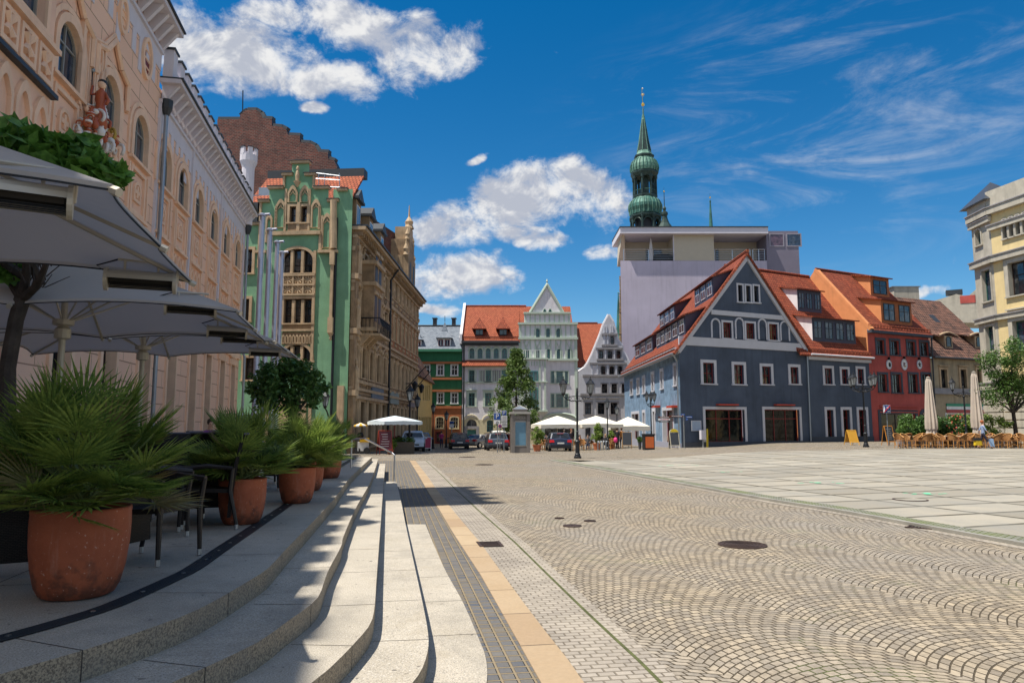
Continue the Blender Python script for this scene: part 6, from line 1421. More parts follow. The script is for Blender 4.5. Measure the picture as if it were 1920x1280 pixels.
zt0 = sum(r[2] for r in rowt) / 3; zt1 = sum(r[3] for r in rowt) / 3; du = rowt[1][0] - rowt[0][0]; w0 = rowt[0][1] - rowt[0][0]
R3 = [(rowt[0][0] + i * du, rowt[0][0] + i * du + w0, zt0, zt1) for i in range(16) if not (i % 5 == 4)]
mm = KF.rect(zL, 466, 388, 531, 540); wm_ = (mm[1] - mm[0]); R2_ = [(mm[0] + i * 3.6, mm[0] + i * 3.6 + 2.0, mm[2], mm[3]) for i in range(6)]
m1 = KF.rect(zL, 487, 655, 531, 790); R1_ = [(m1[0] + i * 3.6, m1[0] + i * 3.6 + 1.7, m1[2], m1[3]) for i in range(6)]; R0_ = [(m1[0] + i * 3.6, m1[0] + i * 3.6 + 1.9, .4, 4.4) for i in range(6)]
hh = [opening(*r, 1) for r in R3] + [opening(*r) for r in R2_ + R1_] + [opening(*r, .6) for r in R0_]
mb = MB(); wall(mb, KF, [(0, -1), (26, -1), (26, zt), (0, zt)], hh, ochre, .3, mr=creamst)
TL = TFc.L
tw = TFc
tr = [TFc.rect(zL, 314, 242, 338, 315), TFc.rect(zL, 346, 425, 384, 568), TFc.rect(zL, 362, 680, 398, 792)]
wall(mb, TFc, [(0, -1), (TL, -1), (TL, zt + .5), (0, zt + .5)], [opening(*tr[0], 1), opening(*tr[1]), opening(*tr[2])], creamst, .3)
mb.face([TFc.P(0, -1, -6), TFc.P(0, -1), TFc.P(0, zt), TFc.P(0, zt, -6)], creamst); mb.build('wall', yc)
mb = MB()
for r in (tr[0],): window(TFc, yc, r, 1, fr_dg, glass_b, .14, creamst, 1, 1, .25, True, 0, .06, .08)
for r in tr[1:]: window(TFc, yc, r, 0, fr_dg, glass_b, .16, creamst, 1, 2, .25, True, 0, .07, .08, transom=(.75,))
for r in R3: window(KF, yc, r, 1, fr_d, glass, .1, creamst, 1, 1, .3, True, 0, .05, .1)
for r in R2_:
    w_ = window(KF, yc, r, 0, fr_d, glass, .35, creamst, 2, 2, .3, True, 0, .08, .12, transom=(.62,), hood=.4)
for r in R1_: window(KF, yc, r, 0, fr_dg, glass_b, .35, creamst, 2, 2, .3, True, 0, .09, .12, transom=(.7,), hood=.5)
for r in R0_: window(KF, yc, r, .6, fr_dg, glass, .1, creamst, 2, 2, .35, False, 0, .12, .1)
for F, u1 in ((KF, 26), (TFc, TL)):
    for z, h, d in ((zt, .5, .6), (zt - 1.4 if F is KF else zc1, .35, .4), (zc2, .45, .55), (f(372, 640)[1], .35, .4), (4.9, .5, .35)):
        d *= .62; F.box(mb, -.1, u1 + (.1 if F is KF else .2), z - h, z, 0, d, creamst); F.box(mb, -.15, u1 + (.1 if F is KF else .25), z, z + .08, 0, d + .08, greytrim)
    z = .4
    while z < 4.2: F.box(mb, .05, min(u1 - .05, 2.2 if F is KF else 9), z, z + .5, 0, .14, creamst); z += .58
KF.box(mb, 0, 26, zt, zt + 1.3, -.3, .25, creamst); TFc.box(mb, 0, TL, zt, zt + .7, -.3, .25, creamst)
mb.build('cornices', yc)
mb = MB(); capm = simple('dark_slate_cap', (.045, .055, .075), .5); c = TFc.P(TL / 2, zt + .7, -1.0); ap = at(*zL(362, 57), 56); h = ap.z - zt - .7
base = [TFc.P(-.5, zt + .7, .6), TFc.P(TL + .5, zt + .7, .6), TFc.P(TL + .5, zt + .7, -2.9), TFc.P(-.5, zt + .7, -2.9)]
for i in range(4): mb.face([base[i], base[(i + 1) % 4], V((c.x, c.y, zt + .7 + h * 1.15))], capm)
mb.face(base[::-1], slate); KF.box(mb, 0, 26, zt + .1, zt + .5, -10, -.35, darkz); mb.build('roof', yc)
ORD = ['first', 'second', 'third', 'fourth', 'fifth', 'sixth', 'seventh', 'eighth', 'ninth', 'tenth', 'eleventh', 'twelfth', 'thirteenth', 'fourteenth', 'fifteenth', 'sixteenth', 'seventeenth', 'eighteenth', 'nineteenth', 'twentieth', 'twenty-first', 'twenty-second', 'twenty-third', 'twenty-fourth']
def potm():
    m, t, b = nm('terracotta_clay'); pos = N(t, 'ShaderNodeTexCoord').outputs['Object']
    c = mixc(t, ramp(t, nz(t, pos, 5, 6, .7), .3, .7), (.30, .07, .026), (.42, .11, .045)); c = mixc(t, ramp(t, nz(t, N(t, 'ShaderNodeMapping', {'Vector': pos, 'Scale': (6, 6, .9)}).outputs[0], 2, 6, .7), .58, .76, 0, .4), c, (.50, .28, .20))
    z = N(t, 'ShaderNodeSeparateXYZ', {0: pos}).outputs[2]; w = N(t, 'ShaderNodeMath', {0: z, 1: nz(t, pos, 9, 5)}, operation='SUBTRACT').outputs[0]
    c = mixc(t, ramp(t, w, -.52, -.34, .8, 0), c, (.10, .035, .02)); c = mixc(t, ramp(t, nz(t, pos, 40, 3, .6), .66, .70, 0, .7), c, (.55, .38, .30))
    t.links.new(c, b.inputs['Base Color']); b.inputs['Roughness'].default_value = .7; bump(t, b, nz(t, pos, 30, 5), .4, .006); return m
terracotta = potm()
palm1 = leafm('fan_palm_leaf', (.055, .125, .022), (.27, .35, .07), .4, 6.5); palmd = leafm('fan_palm_dry_leaf', (.18, .13, .05), (.22, .2, .07), .3, 3)
stalk = mat('palm_stalk', (.12, .15, .04), .6); soil = mat('dark_soil', (.03, .02, .014), .95, var=.4, bs=60, bst=1)
def palm(pot, seed, cr, H, wid, nf=52):
    rnd = random.Random(seed); c = pot; mb = MB(); st = MB()
    for i in range(nf):
        az = rnd.uniform(0, 2 * math.pi); el = math.asin(min(.98, rnd.random() ** .75 * .98)) if i > nf * .25 else rnd.uniform(-.02, .4)
        L = (wid * math.cos(el) ** 2 + H * math.sin(el) ** 2) * rnd.uniform(.42, .78)
        d = V((math.cos(az) * math.cos(el), math.sin(az) * math.cos(el), math.sin(el)))
        b = c + V((rnd.uniform(-.1, .1), rnd.uniform(-.1, .1), rnd.uniform(0, .10))); tip = b + d * L + V((0, 0, .03 - (.10 * rnd.random() if el < .1 else 0))); mid = b.lerp(tip, .5) + V((0, 0, .05 * L))
        st.path([b, mid, tip], [.011, .009, .007], stalk, 4, False)
        side = d.cross(V((0, 0, 1))); side = side.normalized() if side.length > .05 else V((1, 0, 0)); side = (side + V((rnd.uniform(-.5, .5),) * 3)).normalized(); side = (side - d * side.dot(d)).normalized(); nr = side.cross(d)
        nb = rnd.randrange(22, 30); R_ = rnd.uniform(.28, .42) * cr; m = palmd if rnd.random() < (.16 if el < .1 else .04) else palm1
        for k in range(nb):
            a = (k / (nb - 1) - .5) * 2 * R(108); r = R_ * (1 - .25 * abs(a / R(108)) ** 2) * rnd.uniform(.88, 1.06)
            dd = (d * math.cos(a) + side * math.sin(a) + nr * .18 * abs(math.sin(a))).normalized(); w = r * .026 + .002; pv = dd.cross(nr).normalized()
            p1 = tip + dd * r * .5; p2 = tip + dd * r + V((0, 0, -.10 * r * rnd.random()))
            mb.face([tip, p1 + pv * w, p2, p1 - pv * w], m)
            if k % 2 == 0: mb.face([tip, p1 + pv * w * .5 + nr * w * .5, p2 + nr * .004, p1 - pv * w * .5], m)
    return mb, st
def pot_profile(r, h):
    return [(r * .66, 0), (r * .74, .012), (r * .84, h * .12), (r * .93, h * .32), (r * .985, h * .58), (r * 1.0, h * .8), (r * .99, h * .93), (r * 1.0, h * .955), (r * .995, h), (r * .89, h), (r * .88, h * .93), (.01, h * .93)]
palms = [(143, 1128, .295, .56, 11, 'largest potted fan palm in a terracotta pot at the left front edge', .98, .62, 1.05, 70),
         (452, 985, .26, .50, 12, 'potted fan palm behind the wicker chair back, second from the front', .82, .54, 1.0, 66),
         (556, 945, .255, .50, 13, 'potted fan palm third from the front, its pot standing on the drain line', .82, .54, 1.0, 66),
         (578, 921, .25, .50, 14, 'potted fan palm mostly hidden behind the third pot', .78, .50, .95, 52),
         (617, 897, .25, .50, 15, 'farthest potted fan palm near the handrail', .74, .52, .95, 52)]
for px, py, r, h, sd, lab, PH, PW, cr, nf in palms:
    p = G(px, py, .6); dirp = V((p.x, p.y, 0)).normalized(); p = p + dirp * r * .75; p.z = .605
    t = thing('potted_palm', p, lab, 'potted palm', 'terracotta potted palms along the terrace')
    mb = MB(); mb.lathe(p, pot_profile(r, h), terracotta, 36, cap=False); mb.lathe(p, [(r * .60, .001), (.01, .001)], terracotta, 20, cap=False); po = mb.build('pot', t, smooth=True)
    mb = MB(); mb.lathe(p, [(r * .88, h * .935), (r * .5, h * .97), (.01, h * .98)], soil, 18, cap=False); mb.build('soil', po)
    a, b = palm(p + V((0, 0, h * .95)), sd, cr, PH, PW, nf); cr_ = a.build('fronds', t); b.build('stalks', t)
canv = mat('taupe_canvas', (.56, .53, .50), .9, var=.04, scale=.8, bs=200, bst=.15); m, t_, b_ = canv, canv.node_tree, canv.node_tree.nodes['Principled BSDF']
tl = N(t_, 'ShaderNodeBsdfTranslucent', {'Color': (.45, .44, .46, 1)}); mx = N(t_, 'ShaderNodeMixShader', {0: .35, 1: b_.outputs[0], 2: tl.outputs[0]}); t_.links.new(mx.outputs[0], t_.nodes['Material Output'].inputs[0])
seam = simple('cream_webbing', (.42, .38, .30), .8); alu = simple('cream_aluminium', (.50, .46, .38), .45, .3); heatm = simple('dark_heater_grille', (.02, .018, .016), .4, .5)
def parasol(c, sx, sy, ze, rise, lab, ang, heaters=(), seed=1):
    t = thing('terrace_parasol', V((c[0], c[1], .6)), lab, 'parasol', 'big taupe parasols over the terrace')
    u = V((math.cos(ang), math.sin(ang), 0)); w = V((-u.y, u.x, 0)); C = V((c[0], c[1], 0))
    def P(a, b, z): return C + u * a + w * b + V((0, 0, z))
    rim = []; cor = [(sx, -sy), (sx, sy), (-sx, sy), (-sx, -sy)]; n = 16
    ribs = [(sx, -sy), (sx, 0), (sx, sy), (0, sy), (-sx, sy), (-sx, 0), (-sx, -sy), (0, -sy)]
    mb = MB(); M_r = 6; top = ze + rise
    for i in range(8):
        a, b = V((*ribs[i], 0)), V((*ribs[(i + 1) % 8], 0)); grid_ = []
        for r in range(M_r + 1):
            f = r / M_r; row = []
            for k in range(9):
                q = k / 8; e = a.lerp(b, q); sag = 4 * q * (1 - q)
                e2 = e * (1 - .045 * sag * f); z = top - rise * f - .10 * sag * f * (1 - f) * 2 + .09 * sag * f * f
                row.append(P(e2.x * f, e2.y * f, z))
            grid_.append(row)
        for r in range(M_r):
            for k in range(8): mb.face([grid_[r][k], grid_[r + 1][k], grid_[r + 1][k + 1], grid_[r][k + 1]] if r else [grid_[0][0], grid_[1][k], grid_[1][k + 1]], canv)
        rim += grid_[M_r][:8]
    n_ = len(rim)
    for i in range(n_): mb.face([rim[i], rim[(i + 1) % n_], rim[(i + 1) % n_] - V((0, 0, .035)), rim[i] - V((0, 0, .035))], canv)
    mb.lathe(P(0, 0, top), [(.45, -.12), (.30, -.01), (.05, .09), (.02, .12)], canv, 8, math.pi / 8)
    cn = mb.build('canopy', t, smooth=False)
    mb = MB()
    for i in range(n_): mb.path([rim[i] - V((0, 0, .035)), rim[(i + 1) % n_] - V((0, 0, .035))], .008, black, 4, False)
    mb.build('hem', cn)
    for i, (a, b) in enumerate(ribs):
        mb = MB(); p0 = P(a * .03, b * .03, top - .06); p1 = P(a, b, ze - .035); dn = V((0, 0, -.045))
        mb.path([p0, p1], .02, seam, 4, True); mb.path([p1, p1 + (p1 - p0).normalized() * .05], .03, alu, 6)
        q = P(a * .42, b * .42, top - rise * .42 - .04); mb.path([P(a * .03, b * .03, top - 1.05), q], .013, alu, 5, False); mb.build('rib', t)
    mb = MB(); mb.path([P(0, 0, .62), P(0, 0, top)], .042, alu, 12); mb.build('pole', t)
    mb = MB(); mb.lathe(P(0, 0, top - 1.12), [(.055, -.18), (.10, -.16), (.10, -.04), (.06, 0), (.13, .02), (.13, .09), (.06, .1)], alu, 12); mb.build('hub', t)
    mb = MB(); mb.obox(P(0, 0, 0), u, .38, .38, .605, .68, darkz); mb.lathe(P(0, 0, 0), [(.1, .68), (.08, .9), (.05, .92)], alu, 12); mb.build('base', t)
    for (a, b, al, fc) in heaters:    # tubular infrared heaters slung under the ribs
        f = max(abs(a) / sx, abs(b) / sy); z = top - rise * f - .17; mb = MB(); ctr = P(a, b, z)
        ax = (u * al[0] + w * al[1]).normalized(); nr = ax.cross(V((0, 0, 1))).normalized() * fc; k = 9; hl = .27
        pr = [(nr * math.cos(q) * .10 + V((0, 0, 1)) * math.sin(q) * .09) for q in [R(-50) + R(230) * j / k for j in range(k + 1)]]
        for j in range(k):
            for (s0, s1) in ((-hl, hl),): mb.face([ctr + ax * s0 + pr[j], ctr + ax * s1 + pr[j], ctr + ax * s1 + pr[j + 1], ctr + ax * s0 + pr[j + 1]], alu)
        for s_ in (-hl, hl): mb.path([ctr + ax * s_, ctr + ax * (s_ + .03 * (1 if s_ > 0 else -1))], .105, alu, 18)
        h = mb.build('heater', t); g2 = MB()
        for j in range(9): zz = -.075 + j * .012; g2.path([ctr + ax * -hl * .97 + nr * -.02 + V((0, 0, zz)), ctr + ax * hl * .97 + nr * -.02 + V((0, 0, zz))], .004, heatm, 4, False)
        g2.path([ctr - ax * hl * .95 + V((0, 0, .01)), ctr + ax * hl * .95 + V((0, 0, .01))], .055, heatm, 8); g2.build('grille', h)
        g2 = MB()
        for s_ in (-.14, .14): g2.path([ctr + ax * s_ + V((0, 0, .09)), ctr + ax * s_ + V((0, 0, .20))], .012, alu, 5)
        g2.path([ctr - ax * .2 + V((0, 0, .19)), ctr + ax * .2 + V((0, 0, .19))], .014, alu, 5); g2.path([ctr + ax * (hl + .03), ctr + ax * (hl + .035) + V((0, 0, .14))], .016, alu, 5); g2.build('bracket', h)
        g2 = MB(); g2.path([ctr - ax * hl + V((0, 0, .05)), ctr - ax * (hl + .1) + V((0, 0, .12)), ctr - ax * (hl - .1) + V((0, 0, .2))], .008, black, 4); g2.build('cable', h)
    return t
angp = math.atan2(.182, .983)
def pcentre(n, f, half):     # from the two street side corners
    n, f = V((n[0], n[1], 0)), V((f[0], f[1], 0)); m = (n + f) / 2; d = (f - n); L = d.length; d.normalize(); return m + V((-d.y, d.x, 0)) * half, L / 2, math.atan2(-d.x, d.y)
def corner(px, py, z): p = G(px, py, z); return (p.x, p.y)
for (n, f, half, lab, ht) in (
    ((212, 346), (357, 522), 2.45, 'nearest big taupe parasol reaching in from the left edge with two heaters', ((1.9, -1.28, (1, .25), -1), (2.05, 1.28, (1, .1), -1))),
    ((446, 580), (498, 637), 2.45, 'second big taupe parasol with its light upper side showing, behind the nearest one', ((1.85, -1.28, (1, .2), -1), (1.9, 1.25, (1, .2), -1), (-1.7, -.9, (0, 1), 1))),
    ((513, 637), (558, 669), 2.5, 'farthest big taupe parasol, in front of the flagpoles', ((1.9, -1.2, (1, .2), -1), (1.9, 1.2, (1, .2), -1)))):
    c, sy, an = pcentre(corner(*n, 3.1), corner(*f, 3.1), half); parasol(c, half, sy, 3.1, 1.05, lab, an, ht)
rattan = bricky('black_rattan_weave', (.030, .022, .020), (.016, .012, .012), (.004, .004, .004), .030, .012, .003, bst=1, dist=.004, rough=.45)
frm = simple('black_lacquered_wood', (.014, .011, .012), .35)
def chair(p, rz, lab, grp='black rattan chairs on the terrace'):
    t = thing('rattan_chair', V((p[0], p[1], .605)), lab, 'chair', grp); M = Matrix.Translation(V((p[0], p[1], .605))) @ Matrix.Rotation(rz, 4, 'Z')
    T = lambda x, y, z: M @ V((x, y, z))
    mb = MB(); mb.hexa([T(-.26, -.25, .40), T(.26, -.25, .40), T(.24, .24, .38), T(-.24, .24, .38), T(-.26, -.25, .44), T(.26, -.25, .44), T(.24, .24, .42), T(-.24, .24, .42)], rattan); mb.build('seat', t)
    mb = MB(); prof = [(.21, .12), (.225, .40), (.255, .65), (.31, .92), (.35, 1.0)]     # rake of the back: y, z
    for (y0, z0), (y1, z1) in zip(prof, prof[1:]): mb.hexa([T(-.23, y0, z0), T(.23, y0, z0), T(.23, y0 + .035, z0), T(-.23, y0 + .035, z0), T(-.23, y1, z1), T(.23, y1, z1), T(.23, y1 + .035, z1), T(-.23, y1 + .035, z1)], rattan)
    mb.hexa([T(-.24, .345, .995), T(.24, .345, .995), T(.24, .395, .995), T(-.24, .395, .995), T(-.24, .35, 1.012), T(.24, .35, 1.012), T(.24, .40, 1.012), T(-.24, .40, 1.012)], simple('grey_lacquer', (.10, .10, .12), .4)); mb.build('backrest', t)
    for s_ in (-1, 1):
        mb = MB(); mb.path([T(s_ * .25, .25, .64), T(s_ * .27, .0, .67), T(s_ * .27, -.27, .64)], [.022, .026, .024], frm, 7); mb.build('armrest', t)
        for y, pts in ((-.24, [T(s_ * .26, -.27, .64), T(s_ * .25, -.24, .42), T(s_ * .26, -.25, .05)]), (.24, [T(s_ * .24, .25, .64), T(s_ * .235, .23, .40), T(s_ * .25, .31, .05)])):
            mb = MB(); mb.path(pts, [.022, .026, .019], frm, 8); l = mb.build('leg', t); mb = MB(); e = pts[-1]; mb.path([e + V((0, 0, .0)), e - V((0, 0, .05))], .02, steel, 8); mb.build('foot_cap', l)
    return t
def gpt(px, py): p = G(px, py, .6); return (p.x, p.y)
c1 = gpt(428, 992); ch1 = chair((c1[0] - .28, c1[1] + .12), R(-72), 'black rattan armchair standing sideways behind the drain, right of the largest palm')
ch2 = chair(V(gpt(262, 1062)) + V((-.05, .30)), R(78), 'black rattan armchair right behind the largest terracotta pot')
ch3 = chair(V(gpt(30, 1095)) + V((-.25, .30)), R(-150), 'black rattan armchair cut off by the left edge of the picture')
rnd = random.Random(5); spots = []
for i, (px, py, a) in enumerate(((330, 985, 20), (392, 972, 200), (290, 1010, 120), (150, 985, 40), (60, 1010, -30), (345, 945, -60), (405, 940, 90), (480, 925, 160), (505, 908, -10), (440, 915, 60), (250, 955, 10), (380, 918, -100))):
    p = gpt(px, py); chair((p[0] - .1, p[1] + .25), R(a), ORD[i] + ' shaded rattan chair of the crowd behind the palms' if False else 'black rattan chair in the shade under the parasols, %s from the front' % ORD[i + 1])
def table(p, lab):
    t = thing('cafe_table', V((p[0], p[1], .605)), lab, 'table', 'square cafe tables under the parasols'); c = V((p[0], p[1], .605)); mb = MB(); mb.obox(c, (1, .2), .38, .38, 1.30, 1.335, frm); mb.build('tabletop', t)
    mb = MB(); mb.path([c + V((0, 0, .02)), c + V((0, 0, .70))], .03, steel, 10); mb.lathe(c, [(.24, .0), (.24, .012), (.03, .03)], steel, 18); mb.build('pedestal', t)
for px, py, lab in ((310, 955, 'square black cafe table behind the largest palm'), (120, 1020, 'square black cafe table at the left edge behind the largest pot'), (440, 935, 'square black cafe table beside the second palm'), (60, 960, 'square black cafe table under the nearest parasol'), (500, 918, 'square black cafe table behind the third palm')): 
    p = gpt(px, py); table((p[0] - .35, p[1] + .5), lab)
mb = MB(); a0, a1 = G(658, 877, .6), G(739, 902, .15); h0 = at(658, 822, a0.y).z; h1 = at(739, 851, a1.y).z
t = thing('handrail', a0, 'brushed steel handrail descending the terrace steps', 'handrail'); mb.path([a0, V((a0.x, a0.y, h0))], .021, steel, 10); mb.path([V((a0.x - .0, a0.y, h0 - .01)), V((a0.x + .35, a0.y - .1, h0 + .01)), V((a1.x - .12, a1.y + .08, h1 + .05)), V((a1.x, a1.y, h1 - .02)), V((a1.x, a1.y, .15))], .024, steel, 10); mb.build('rail', t)
polem = simple('silver_anodised_pole', (.46, .47, .56), .35, .55)
for i, (px, py, Y, lab) in enumerate(((494, 405, 26.9, 'tallest looking silver flagpole, leftmost and nearest of the four'), (508, 432.5, 28.9, 'second silver flagpole from the left'), (522, 455.5, 30.9, 'third silver flagpole from the left'), (530.5, 475, 32.7, 'rightmost and farthest of the four silver flagpoles'))):
    p = at(px - 2, py, Y); b = V((p.x, p.y, .2)); t = thing('flagpole', b, lab, 'flagpole', 'four silver flagpoles beside the town hall')
    mb = MB(); mb.path([b, V((p.x, p.y, p.z))], [.105, .085], polem, 14); mb.build('pole', t); mb = MB(); mb.lathe(V((p.x, p.y, p.z)), [(.09, -.02), (.15, .0), (.15, .06), (.09, .10), (.03, .11)], polem, 12); mb.path([V((p.x, p.y, p.z + .05)), V((p.x + .3, p.y - .05, p.z + .05))], .05, polem, 6); mb.build('pole_head', t)
    mb = MB(); mb.path([V((p.x + .14, p.y - .05, p.z)), V((p.x + .14, p.y - .05, 1.5))], .008, fr_w, 4); mb.build('rope', t)
leafA = leafm('plane_tree_leaf', (.05, .14, .02), (.14, .30, .05), .35, 2.0); leafB = leafm('dark_round_crown_leaf', (.025, .075, .015), (.08, .165, .035), .25, 1.5)
leafC = leafm('hornbeam_leaf', (.055, .11, .025), (.14, .21, .05), .25, .8); leafD = leafm('light_shrub_leaf', (.10, .18, .03), (.22, .30, .06), .3, 2.5); leafE = leafm('hedge_leaf', (.04, .10, .02), (.11, .20, .04), .25, 1.5)
bark = mat('dark_bark', (.055, .045, .038), .9, var=.4, scale=6, bs=25, bst=1)
def crown_clumps(c, rx, rz, n, rr, seed, shape=None):
    rnd = random.Random(seed); out = []
    for i in range(n):
        while True:
            d = V((rnd.uniform(-1, 1), rnd.uniform(-1, 1), rnd.uniform(-1, 1)))
            if .25 < d.length < 1: break
        if shape: s_ = shape((d.z + 1) / 2); d = V((d.x * s_, d.y * s_, d.z))
        out.append((V(c) + V((d.x * rx, d.y * rx, d.z * rz)), rr * rnd.uniform(.7, 1.2)))
    return out
tb = at(20, 700, 8.2); tb = V((tb.x, 8.2, .6)); t = thing('plane_tree', tb, 'plane tree with dark crooked trunk, leafy crown above the nearest parasol', 'tree')
j0 = at(42, 560, 8.2); mb = MB(); mb.path([tb, tb + V((.03, 0, .7)), at(14, 690, 8.2), at(30, 600, 8.2), j0], [.13, .10, .085, .08, .085], bark, 9)
for pts in (((42, 560), (15, 520), (-30, 500), (-60, 440)), ((42, 560), (50, 510), (48, 470), (60, 400), (90, 330)), ((42, 560), (70, 535), (85, 500), (95, 470), (150, 330)), ((42, 560), (30, 500), (20, 470), (0, 380)), ((50, 520), (10, 495), (-10, 470)), ((75, 530), (60, 495), (40, 480))):
    q = [at(*p, 8.2 + .25 * k * (-1) ** len(pts)) for k, p in enumerate(pts)]; mb.path(q, [.06, .045, .03, .022, .015][:len(q)], bark, 6)
rnd = random.Random(3)
for k in range(60): a = at(rnd.uniform(-40, 100), rnd.uniform(470, 540), 8.2 + rnd.uniform(-.3, .3)); mb.path([a, a + V((rnd.uniform(-.2, .2), rnd.uniform(-.2, .2), rnd.uniform(.1, .4)))], [.008, .004], bark, 4, False)
mb.build('trunk', t)
cl = [(at(px, py, Y), r) for px, py, Y, r in ((-80, 300, 8.2, .6), (10, 290, 8.0, .42), (40, 270, 8.3, .26), (70, 300, 8.0, .35), (120, 290, 8.1, .26), (150, 300, 8.2, .3), (110, 320, 8, .3), (175, 325, 8.1, .22), (210, 332, 8.0, .15), (160, 340, 7.9, .3), (60, 340, 8.2, .4), (0, 350, 8.2, .5), (100, 360, 8.5, .4), (20, 505, 8.2, .12))]
mb = MB(); leaf_cloud(mb, cl, 1900, .14, leafA, 4, .3); mb.build('crown', t)
tb = at(545, 797, 22); tb = V((tb.x, 22, .6)); t = thing('round_tree', tb, 'round crowned dark green tree growing behind the flagpoles', 'tree'); cc = at(540, 722, 22)
mb = MB(); mb.path([tb, V((tb.x, 22, 1.6)), at(547, 785, 22)], [.10, .08, .07], bark, 8)
for q in (((547, 785), (525, 745), (500, 720)), ((547, 785), (545, 740), (548, 700)), ((547, 785), (575, 750), (590, 720)), ((560, 765), (560, 730), (575, 700))): mb.path([at(*p, 22) for p in q], [.05, .035, .02], bark, 6)
mb.build('trunk', t); mb = MB(); cl = [c for c in crown_clumps(cc, 1.12, .80, 60, .30, 8) ] + [(at(485, 715, 22), .35), (at(475, 730, 22), .25)]
leaf_cloud(mb, cl, 5200, .085, leafB, 9, .3); mb.build('crown', t)
skin = mat('skin', (.52, .30, .20), .55, var=.06); hairm = {}
def cloth(name, c): return simple('cloth_' + name, c, .85)
def person(p, face, lab, top, bottom, hair=(.05, .03, .02), sit=False, H=1.70, walk=0, shoe=(.02, .02, .02), skirt=False, arm=None):
    """one skinned body mesh in metres at 1.75 m, scaled; face = heading angle"""
    s = H / 1.75; z0 = p.z if not sit else p.z
    hip = .47 if sit else .93; hy = 0
    verts = []; edges = []; rad = []
    def add(v, r, par=None):
        verts.append(v); rad.append(r); i = len(verts) - 1
        if par is not None: edges.append((par, i))
        return i
    pel = add((0, 0, hip), (.15, .11)); wa = add((0, .0, hip + .16), (.135, .095), pel); che = add((0, 0, hip + .36), (.165, .11), wa); sh = add((0, 0, hip + .50), (.10, .08), che)
    ne = add((0, .01, hip + .57), (.055, .055), sh); jaw = add((0, .03, hip + .63), (.068, .075), ne); hd = add((0, .02, hip + .71), (.078, .092), jaw); cr = add((0, .01, hip + .79), (.05, .06), hd)
    nose = add((0, .115, hip + .685), (.012, .012), hd)
    hands = []
    for sd in (-1, 1):
        a = add((sd * .17, 0, hip + .47), (.058, .058), sh); sw = sd * walk * .5
        if arm == 'bag' or not sit: el = add((sd * .22, -.02 + sw * .3, hip + .22), (.042, .042), a); wr = add((sd * .22, .08 + sw * .5, hip + .0), (.028, .028), el); hn = add((sd * .22, .10 + sw * .5, hip - .07), (.036, .020), wr)
        else: el = add((sd * .23, .05, hip + .22), (.042, .042), a); wr = add((sd * .14, .28, hip + .20), (.028, .028), el); hn = add((sd * .12, .35, hip + .20), (.036, .022), wr)
        hands.append(verts[hn])
        th = add((sd * .09, 0, hip - .05), (.088, .085), pel)
        if sit: kn = add((sd * .11, .42, hip - .0), (.058, .058), th); an = add((sd * .11, .44, .09), (.038, .038), kn); toe = add((sd * .11, .58, .045), (.04, .03), an)
        else:
            st = sd * walk; kn = add((sd * .09, st * .20 + .04 * abs(walk), .50), (.060, .060), th); an = add((sd * .09, st * .42, .09), (.036, .038), kn); toe = add((sd * .10, st * .42 + .15, .045), (.04, .03), an)
    me = bpy.data.meshes.new('tmp'); me.from_pydata(verts, edges, []); o = bpy.data.objects.new('tmp', me); COL.objects.link(o)
    md = o.modifiers.new('s', 'SKIN'); md.use_smooth_shade = True; sk = me.skin_vertices[0].data
    for i, r in enumerate(rad): sk[i].radius = r; sk[i].use_root = (i == 0)
    o.modifiers.new('sub', 'SUBSURF').levels = 1
    dg = bpy.context.evaluated_depsgraph_get(); ev = o.evaluated_get(dg); m2 = bpy.data.meshes.new_from_object(ev); bpy.data.objects.remove(o)
    mats = [skin, cloth(*top), cloth(*bottom), simple('cloth_shoe%d' % int(shoe[0] * 99), shoe, .5)]
    for m in mats: m2.materials.append(m)
    if len(m2.materials) > 4: 
        while len(m2.materials) > 4: m2.materials.pop(index=0)
    for f in m2.polygons:
        c = f.center
        if c.z > hip + .535 and abs(c.x) < .12: k = 0
        elif c.z < .10: k = 3
        elif (abs(c.x) > .165 and c.z < hip + .20 and not sit) or (sit and c.y > .18 and c.z > hip + .12): k = 0
        elif c.z > hip + .04 or abs(c.x) > .17: k = 1
        elif sit and c.y > .1 and c.z > hip - .2: k = 2
        elif skirt and c.z < .45: k = 0
        else: k = 2
        f.material_index = k
    M = Matrix.Translation(p) @ Matrix.Rotation(face - math.pi / 2, 4, 'Z') @ Matrix.Scale(s, 4)
    ob = bpy.data.objects.new('person', m2); COL.objects.link(ob); ob.location = p; ORG[ob.name] = V(p)
    m2.transform(Matrix.Translation(-p) @ M); m2.uv_layers.new(name='UVMap')
    tag(ob, lab, 'person'); mb = MB(); T = lambda x, y, z: M @ V((x, y, z))
    mb2 = MB()
    hm = simple('hair%d' % int(hair[0] * 1000), hair, .7); mb.ball(V((0, 0, 0)), .1, hm, 12, 1.1); mb.v = [M @ (V((v.x * .98, v.y * 1.08 - .018, v.z * .95)) + V((0, .0, hip + .755))) for v in mb.v]
    mb.build('hair', ob, smooth=True)
    for hx, hy_, hz in hands:
        sg = 1 if hx > 0 else -1
        for f in range(4): mb2.path([T(hx, hy_ - .025 + f * .017, hz - .02), T(hx, hy_ - .025 + f * .018, hz - .075 - .01 * (f in (1, 2)))], [.009 * s, .006 * s], skin, 5)
        mb2.path([T(hx, hy_ + .03, hz + .01), T(hx - sg * .01, hy_ + .055, hz - .03)], [.01 * s, .007 * s], skin, 5)
    mb2.build('finger', ob)['kind'] = 'stuff'
    e = MB()
    for sd in (-1, 1): e.ball(T(sd * .032, .108, hip + .705), .010 * s, black, 6)
